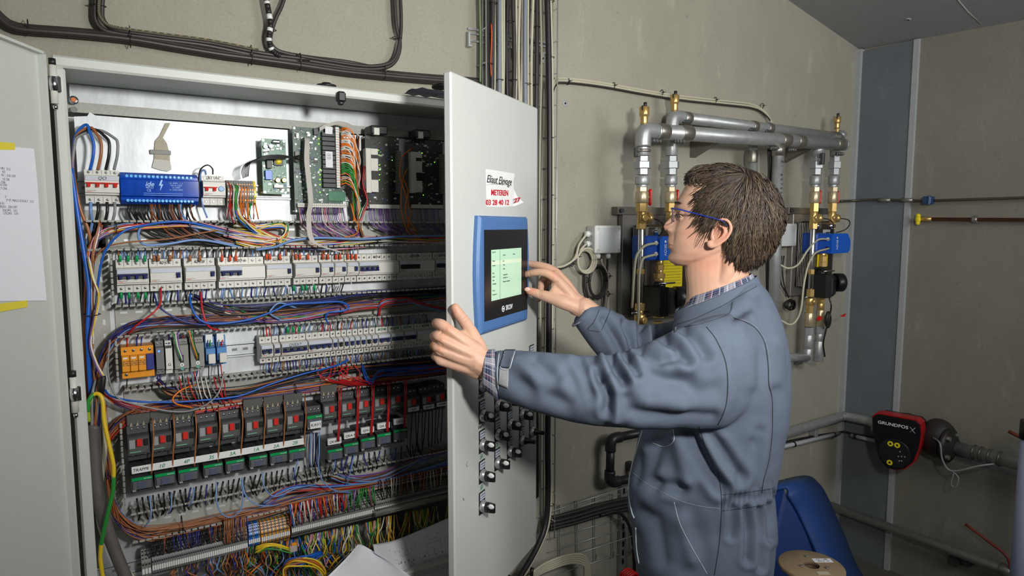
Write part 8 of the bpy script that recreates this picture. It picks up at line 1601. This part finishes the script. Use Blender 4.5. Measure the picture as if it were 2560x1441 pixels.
# ---- clothing
def plaid():
    m = bpy.data.materials.new('plaid'); m.use_nodes = True; nt = m.node_tree; b = nt.nodes['Principled BSDF']; b.inputs['Roughness'].default_value = .85
    uv = nt.nodes.new('ShaderNodeUVMap'); sp = nt.nodes.new('ShaderNodeSeparateXYZ'); nt.links.new(uv.outputs[0], sp.inputs[0]); outs = []
    def stripes(ax, freq, w_, ph):
        a = nt.nodes.new('ShaderNodeMath'); a.operation = 'MULTIPLY_ADD'; nt.links.new(sp.outputs[ax], a.inputs[0]); a.inputs[1].default_value = freq; a.inputs[2].default_value = ph
        f = nt.nodes.new('ShaderNodeMath'); f.operation = 'FRACT'; nt.links.new(a.outputs[0], f.inputs[0]); l = nt.nodes.new('ShaderNodeMath'); l.operation = 'LESS_THAN'; nt.links.new(f.outputs[0], l.inputs[0]); l.inputs[1].default_value = w_; return l.outputs[0]
    cur = nt.nodes.new('ShaderNodeRGB').outputs[0]; cur.default_value = (*lin((44, 52, 80)), 1)
    for ax, fr, w_, ph, col, fac in ((0, 1, .35, .1, (176, 172, 180), .55), (1, 1, .30, .2, (178, 174, 182), .55), (0, 1, .14, .6, (150, 90, 96), .35), (0, 4, .10, .0, (225, 225, 232), .55), (1, 4, .10, .3, (222, 222, 230), .5), (0, 8, .08, .5, (20, 24, 44), .6), (1, 2, .06, .7, (90, 130, 190), .7)):
        x = nt.nodes.new('ShaderNodeMix'); x.data_type = 'RGBA'; mm = nt.nodes.new('ShaderNodeMath'); mm.operation = 'MULTIPLY'; nt.links.new(stripes(ax, fr, w_, ph), mm.inputs[0]); mm.inputs[1].default_value = fac
        nt.links.new(mm.outputs[0], x.inputs[0]); nt.links.new(cur, x.inputs[6]); x.inputs[7].default_value = (*lin(col), 1); cur = x.outputs[2]
    nt.links.new(cur, b.inputs['Base Color']); return m
PLAID = plaid()
def uvgrid(rows, name, parent, mt, su, sv, thick=.0015):
    h, n = len(rows), len(rows[0]); me = bpy.data.meshes.new(name); me.from_pydata([tuple(p) for r in rows for p in r], [], [(i*n+k, i*n+(k+1) % n, (i+1)*n+(k+1) % n, (i+1)*n+k) for i in range(h-1) for k in range(n)])
    me.materials.append(mt); uv = me.uv_layers.new(); 
    for i in range(h-1):
        for k in range(n):
            for c, (a, b) in enumerate(((i, k), (i, k+1), (i+1, k+1), (i+1, k))): uv.data[(i*n+k)*4+c].uv = (b/n*su, a/(h-1)*sv)
    me.polygons.foreach_set('use_smooth', [True]*len(me.polygons)); o = bpy.data.objects.new(name, me); COL.objects.link(o); par(o, parent); s = o.modifiers.new('t', 'SOLIDIFY'); s.thickness = thick; s.offset = 0; return o
CLO = mat('coverall_cloth', (94, 104, 120), .88, 0, .07, 14, .35, 700, spec=.2); CLOD = mat('coverall_seam', (44, 48, 56), .9); PIPE_W = mat('zip_tape', (196, 206, 210), .7)
PIPE_S = mat('pale_stitching', (150, 158, 168), .8)
cl = MB()
tors = [((1700, 772), (1888, 694), .078), ((1690, 790), (1905, 712), .092), ((1683, 812), (1926, 742), .125), ((1678, 838), (1946, 782), .165), ((1668, 868), (1962, 830), .192), ((1650, 920), (1974, 895), .200), ((1628, 990), (1977, 965), .190), ((1605, 1060), (1970, 1040), .185), ((1586, 1125), (1958, 1110), .180), ((1572, 1185), (1945, 1180), .176), ((1571, 1235), (1936, 1232), .170), ((1573, 1262), (1937, 1262), .168), ((1583, 1300), (1942, 1300), .174), ((1590, 1370), (1938, 1370), .180), ((1603, 1445), (1928, 1445), .183)]
TR = [ringpx(a, b, w_, 48, 0, .88) for a, b, w_ in tors]; hp = sum(TR[-1], Vector())/48
low = [hp+(p-hp)*1.0+Vector((0, 0, -.10)) for p in TR[-1]]; TR.append(low); cl.grid([smoothpath(c, 3) for c in zip(*TR)], CLO, closed=False); 
cl = MB(); G = [list(r) for r in zip(*[smoothpath(c, 3) for c in zip(*TR)])]; cl.grid(G, CLO, closed=True, caps=True)
hz0 = low[0].z
for s in (1, -1):   # trouser legs down to the floor
    top_ = Vector((hp.x, hp.y, hz0+.02))+pL*s*.088; cl.tube(smoothpath([top_, Vector((hp.x, hp.y, .50))+pL*s*.10+pf*.02, Vector((hp.x, hp.y, .07))+pL*s*.11-pf*.02], 6), [.115]*1+[.112]*5+[.098]*3+[.092]*4, CLO, 24)
def pxring(top, bot, d, th, n=30, tilt=0, ex=.9):
    a, b = atd(*top, d), atd(*bot, d+tilt); c = (a+b)/2; h = (a-b)/2; return [c+h*math.copysign(abs(math.cos(t_))**ex, math.cos(t_))+Fh*th*math.copysign(abs(math.sin(t_))**ex, math.sin(t_)) for t_ in [2*math.pi*k/n for k in range(n)]]
sl = [((1236, 879), (1240, 990), 1.322, .040), ((1262, 876), (1272, 1003), 1.318, .046), ((1330, 879), (1330, 1024), 1.308, .055), ((1400, 885), (1400, 1044), 1.300, .060), ((1475, 891), (1480, 1060), 1.293, .066), ((1560, 882), (1560, 1066), 1.292, .072), ((1650, 846), (1650, 1066), 1.30, .078), ((1735, 806), (1735, 1066), 1.315, .084), ((1815, 786), (1805, 1060), 1.345, .088), ((1880, 800), (1850, 1030), 1.39, .080), ((1905, 830), (1880, 990), 1.44, .06)]
SR = [pxring(*q) for q in sl]; cl.grid([list(r) for r in zip(*[smoothpath(c, 4) for c in zip(*SR)])], CLO, closed=True, caps=True)
sr = [((1476, 757), (1432, 806), 1.632, .042), ((1500, 766), (1448, 830), 1.636, .048), ((1540, 780), (1478, 868), 1.648, .056), ((1590, 812), (1520, 915), 1.662, .062), ((1640, 812), (1590, 960), 1.680, .068), ((1700, 800), (1680, 970), 1.700, .075), ((1770, 790), (1760, 960), 1.700, .08), ((1830, 800), (1820, 940), 1.66, .07)]
SR2 = [pxring(*q) for q in sr]; cl.grid([list(r) for r in zip(*[smoothpath(c, 4) for c in zip(*SR2)])], CLO, closed=True, caps=True)
cm = remesh(cl, 'coveralls', .0040, 14, .5, [CLO])
V = getv(cm); N = getn(cm); PXv, PYv = nproj(V); dv = (V-_C)@np.array(Fh); vis = np.clip((N@(-_F))*4, 0, 1); disp = np.zeros(len(V)); q2 = np.stack([PXv, PYv], 1)
def strokes(L, zone):
    global disp
    for pts, w_, dep in L:
        best = np.full(len(V), 1e9); side = np.zeros(len(V))
        for a, b in zip(pts[:-1], pts[1:]):
            a = np.array(a, float); b = np.array(b, float); ab = b-a; t_ = np.clip(((q2-a)@ab)/(ab@ab), 0, 1); r_ = q2-(a+t_[:, None]*ab); dd = np.linalg.norm(r_, axis=1); mk = dd < best; best = np.where(mk, dd, best)
        tp = 1.0; disp += zone*vis*dep*1.5*(np.exp(-(best/w_)**2)-.45*np.exp(-((best-w_*2.0)/(w_*1.1))**2))
arm = (dv < 1.40)*(PXv < 1845)*(PYv > 770)*(PYv < 1080); arm = arm*np.where((PXv > 1640) & (dv > 1.375), 0, 1)
strokes([([(1480, 890), (1492, 925), (1500, 950)], 10, -.007), ([(1528, 895), (1545, 930), (1560, 955)], 11, -.011), ([(1560, 885), (1580, 915), (1592, 935)], 10, -.009), ([(1498, 935), (1508, 965), (1520, 990), (1518, 1025)], 11, -.008), ([(1532, 955), (1545, 1010), (1540, 1045)], 14, .006),
         ([(1452, 905), (1470, 945), (1478, 985)], 14, -.006), ([(1420, 930), (1440, 965), (1455, 1000)], 14, -.004), ([(1340, 900), (1365, 925), (1390, 945)], 14, -.004), ([(1600, 880), (1650, 905), (1690, 900)], 11, -.007), ([(1655, 845), (1690, 870), (1715, 905)], 11, -.009), ([(1700, 820), (1740, 850), (1765, 890)], 12, -.007),
         ([(1620, 920), (1660, 950), (1720, 955)], 18, -.006), ([(1570, 960), (1620, 1000), (1700, 1010)], 22, .006), ([(1690, 960), (1740, 980), (1785, 975)], 20, -.004), ([(1300, 960), (1360, 985), (1420, 1010)], 18, -.004), ([(1290, 905), (1330, 940), (1350, 980)], 16, .004), ([(1590, 1030), (1680, 1045), (1780, 1040)], 14, -.004), ([(1600, 845), (1570, 870), (1545, 880)], 10, .005)], arm)
body = (dv < 1.62)*np.clip(np.maximum((PYv-1072)/20, (PXv-1825)/8), 0, 1)
strokes([([(1722, 1065), (1745, 1120), (1775, 1180), (1800, 1215)], 15, -.012), ([(1762, 1065), (1800, 1120), (1850, 1190)], 13, -.008), ([(1690, 1080), (1700, 1140), (1720, 1200)], 18, .007), ([(1640, 1120), (1625, 1190), (1635, 1220)], 16, -.006), ([(1600, 1140), (1595, 1200)], 12, -.005), ([(1650, 1210), (1700, 1225)], 14, -.007),
         ([(1850, 1205), (1868, 1150), (1880, 1110)], 13, -.003), ([(1885, 1215), (1893, 1150), (1898, 1080)], 12, -.003), ([(1940, 980), (1938, 1100), (1925, 1205)], 13, -.003), ([(1600, 1280), (1640, 1300), (1660, 1400)], 16, -.005), ([(1865, 1275), (1872, 1330), (1868, 1400)], 9, -.007), ([(1895, 1275), (1905, 1340), (1900, 1420)], 8, -.007),
         ([(1835, 1275), (1828, 1340)], 9, -.005), ([(1920, 1265), (1925, 1350)], 8, -.006), ([(1700, 1300), (1730, 1400)], 18, .005), ([(1870, 770), (1830, 790), (1760, 800)], 12, -.005), ([(1885, 745), (1900, 790), (1920, 850)], 12, -.004), ([(1850, 830), (1870, 880), (1880, 960)], 16, .003), ([(1722, 820), (1700, 850), (1690, 880)], 10, -.005)], body)
strokes([([(1510, 800), (1540, 850), (1560, 890)], 10, -.008), ([(1560, 810), (1575, 850), (1580, 880)], 9, -.009), ([(1600, 820), (1604, 870)], 9, -.009), ([(1640, 815), (1640, 850)], 9, -.007), ([(1620, 830), (1622, 870)], 8, .006)], (dv > 1.5)*(PXv < 1700))
# gathered waistband at the back and broad cloth unevenness
wb = np.exp(-((PYv-(1255-(PXv-1800)*.13))/24)**2)*(PXv > 1800)*(PXv < 1936)*vis*(dv < 1.7); disp += wb*(.0034*np.sin(PXv*.50+np.sin(PYv*.07)*1.1)-.0055)
from mathutils import noise as _n
disp += np.array([_n.noise(Vector(v)*9)*.004+_n.noise(Vector(v)*24+Vector((3, 1, 7)))*.0016 for v in V])
V = V+N*disp[:, None]; setv(cm, V)
cov = bpy.data.objects.new('coveralls', cm); COL.objects.link(cov); par(cov, person); sm_ = cov.modifiers.new('s', 'SMOOTH'); sm_.iterations = 1; sm_.factor = .4
bmc = bmesh.new(); bmc.from_mesh(cm); cb = BVHTree.FromBMesh(bmc)
def hit(px, py, lift=.0008):
    r_ = ray(px, py).normalized(); h = cb.ray_cast(C0, r_); return None if h[0] is None else h[0]+h[1]*lift
def seam(name, pts, r_, mt, k=10, lift=.0004, flat=.7, n=5):
    P_ = [hit(p.x, p.y, lift) for p in smoothpath([Vector((a, b, 0)) for a, b in pts], k)]; P_ = [p for p in P_ if p is not None]
    runs = [[P_[0]]]
    for p in P_[1:]:
        if (p-runs[-1][-1]).length > .035: runs.append([p])
        else: runs[-1].append(p)
    m = MB()
    for q in runs:
        if len(q) > 1: m.tube(q, r_, mt, n, flat=flat)
    return m.build(name, cov)
seam('armhole_seam', [(1766, 818), (1790, 850), (1812, 900), (1819, 950), (1817, 1000), (1808, 1035), (1795, 1062)], .0011, CLOD)
seam('back_piping', [(1832, 795), (1880, 815), (1908, 850), (1919, 900), (1922, 960), (1930, 1000), (1930, 1080), (1922, 1150), (1908, 1205), (1905, 1232)], .0014, CLOD)
seam('back_piping_edge', [(1836, 793), (1884, 813), (1912, 850), (1923, 900), (1926, 960)], .0004, PIPE_S)
seam('collar_seam', [(1692, 812), (1740, 796), (1800, 768), (1850, 740), (1892, 716)], .0009, CLOD)
seam('collar_edge', [(1686, 782), (1720, 768), (1780, 742), (1840, 710), (1886, 690)], .0006, PIPE_S)
seam('shoulder_seam', [(1712, 818), (1760, 808), (1820, 786), (1832, 756)], .0008, CLOD)
seam('side_seam', [(1748, 1066), (1762, 1110), (1790, 1170), (1802, 1225), (1803, 1290), (1798, 1360), (1786, 1438)], .0009, CLOD)
seam('waist_seam', [(1580, 1180), (1610, 1205), (1650, 1228), (1700, 1252), (1750, 1266), (1800, 1272)], .0005, PIPE_S)
seam('pocket_edge', [(1685, 1256), (1700, 1310), (1730, 1370), (1768, 1436)], .0009, PIPE_W)
seam('pocket_flap_edge', [(1684, 1074), (1684, 1103), (1662, 1118), (1632, 1108)], .0009, PIPE_W)
seam('front_zip', [(1608, 1073), (1594, 1120), (1582, 1160), (1574, 1200), (1573, 1240), (1580, 1280), (1586, 1296)], .0024, PIPE_W); seam('front_zip', [(1590, 1320), (1592, 1370), (1598, 1410)], .0022, PIPE_W)
seam('chest_zip', [(1692, 800), (1690, 815), (1687, 832)], .0020, CLOD)
q = hit(1689, 826); 
if q: MB().box(q-FW*.004, (.0045, .003, .012), CHROME, None, .0008).build('zip_pull', cov)
# elastic band patch
for (a, b) in (((1806, 1238), (1932, 1222)), ((1806, 1278), (1915, 1262))): seam('waistband_edge', [a, ((a[0]+b[0])/2, (a[1]+b[1])/2+1), b], .0007, CLOD, 14)
# cuff strap with hook-and-loop pad
VEL = mat('hook_and_loop', (168, 168, 172), .95, 0, .25, 500, .9, 900)
def patch(name, quad, mt, thick, nu=10, nv=8):
    rows = []
    for i in range(nv+1):
        r_ = []
        for k in range(nu+1):
            u, v = k/nu, i/nv; x = (quad[0][0]*(1-u)+quad[1][0]*u)*(1-v)+(quad[3][0]*(1-u)+quad[2][0]*u)*v; y = (quad[0][1]*(1-u)+quad[1][1]*u)*(1-v)+(quad[3][1]*(1-u)+quad[2][1]*u)*v; p = hit(x, y, .0015); r_.append(p)
        if any(p is None for p in r_): continue
        rows.append(r_)
    o = MB().grid(rows, mt).build(name, cov); s = o.modifiers.new('t', 'SOLIDIFY'); s.thickness = thick; s.offset = 1; return o
patch('hook_and_loop_pad', [(1249, 921), (1272, 922), (1270, 972), (1246, 962)], VEL, .002)
patch('cuff_strap', [(1262, 878), (1289, 878), (1276, 922), (1250, 918)], CLO, .0022); seam('cuff_stitch', [(1288, 880), (1282, 905), (1274, 923), (1252, 920), (1262, 882)], .0009, PIPE_W, lift=.003)
seam('cuff_seam', [(1248, 884), (1243, 930), (1246, 975)], .0009, PIPE_W); seam('cuff_strap', [(1526, 774), (1516, 800), (1504, 826)], .0009, CLOD); seam('cuff_strap', [(1498, 776), (1484, 806), (1470, 824), (1500, 830)], .0009, CLOD)
# plaid shirt: cuffs and collar
c1r = [pxring((1213+3*i, 877-.3*i), (1206+5*i, 968+4*i), 1.324, .034+.0008*i, 36) for i in range(9)]; uvgrid(c1r, 'shirt_cuff', person, PLAID, 6, 1.2)
c2r = [pxring((1466+2.6*i, 750+1.6*i), (1446-2.0*i, 797+2.5*i), 1.630, .0275+.0013*i, 36) for i in range(9)]; uvgrid(c2r, 'shirt_cuff', person, PLAID, 6, 1.2)
col_ = [ringpx((1722-i*2.2, 742+i*5.5), (1880+i*1.5, 684+i*2.5), .066+.0022*i, 40) for i in range(8)]; uvgrid(col_, 'shirt_collar', person, PLAID, 7, 1.4, .003)
wr = [ringpx((1690-i*.6, 776+i*4), (1892+i*1.6, 690+i*4), .082+.0018*i, 44) for i in range(8)]; uvgrid(wr, 'coverall_collar', person, CLO, 1, 1, .004)
# ring on his left hand, shoes
RG = mat('gold_ring', (222, 178, 90), .2, 1.); q = dp(1090, 866, 1.310); m = MB(); d_, u_, v_ = frame(dp(1086, 866, 1.325)-dp(1097, 872, 1.302)); m.tube([q+u_*math.cos(a)*.0122+v_*math.sin(a)*.0122 for a in [2*math.pi*i/24 for i in range(25)]], .0012, RG, 6); tag(m.build('finger_ring'), 'gold ring on the hand that grips the door edge', 'ring')
for s in (1, -1):
    c = Vector((hp.x, hp.y, 0))+pL*s*.11+pf*.05; M3 = Matrix((pf, pL, ZA)).transposed(); m = MB(); m.sph(c+Vector((0, 0, .05)), .06, BLACKR, 18, (2.2, .85, .8), M3); m.box(c+Vector((0, 0, .012)), (.28, .10, .024), BLACKP, M3, .008); o = m.build('work_shoe', person)
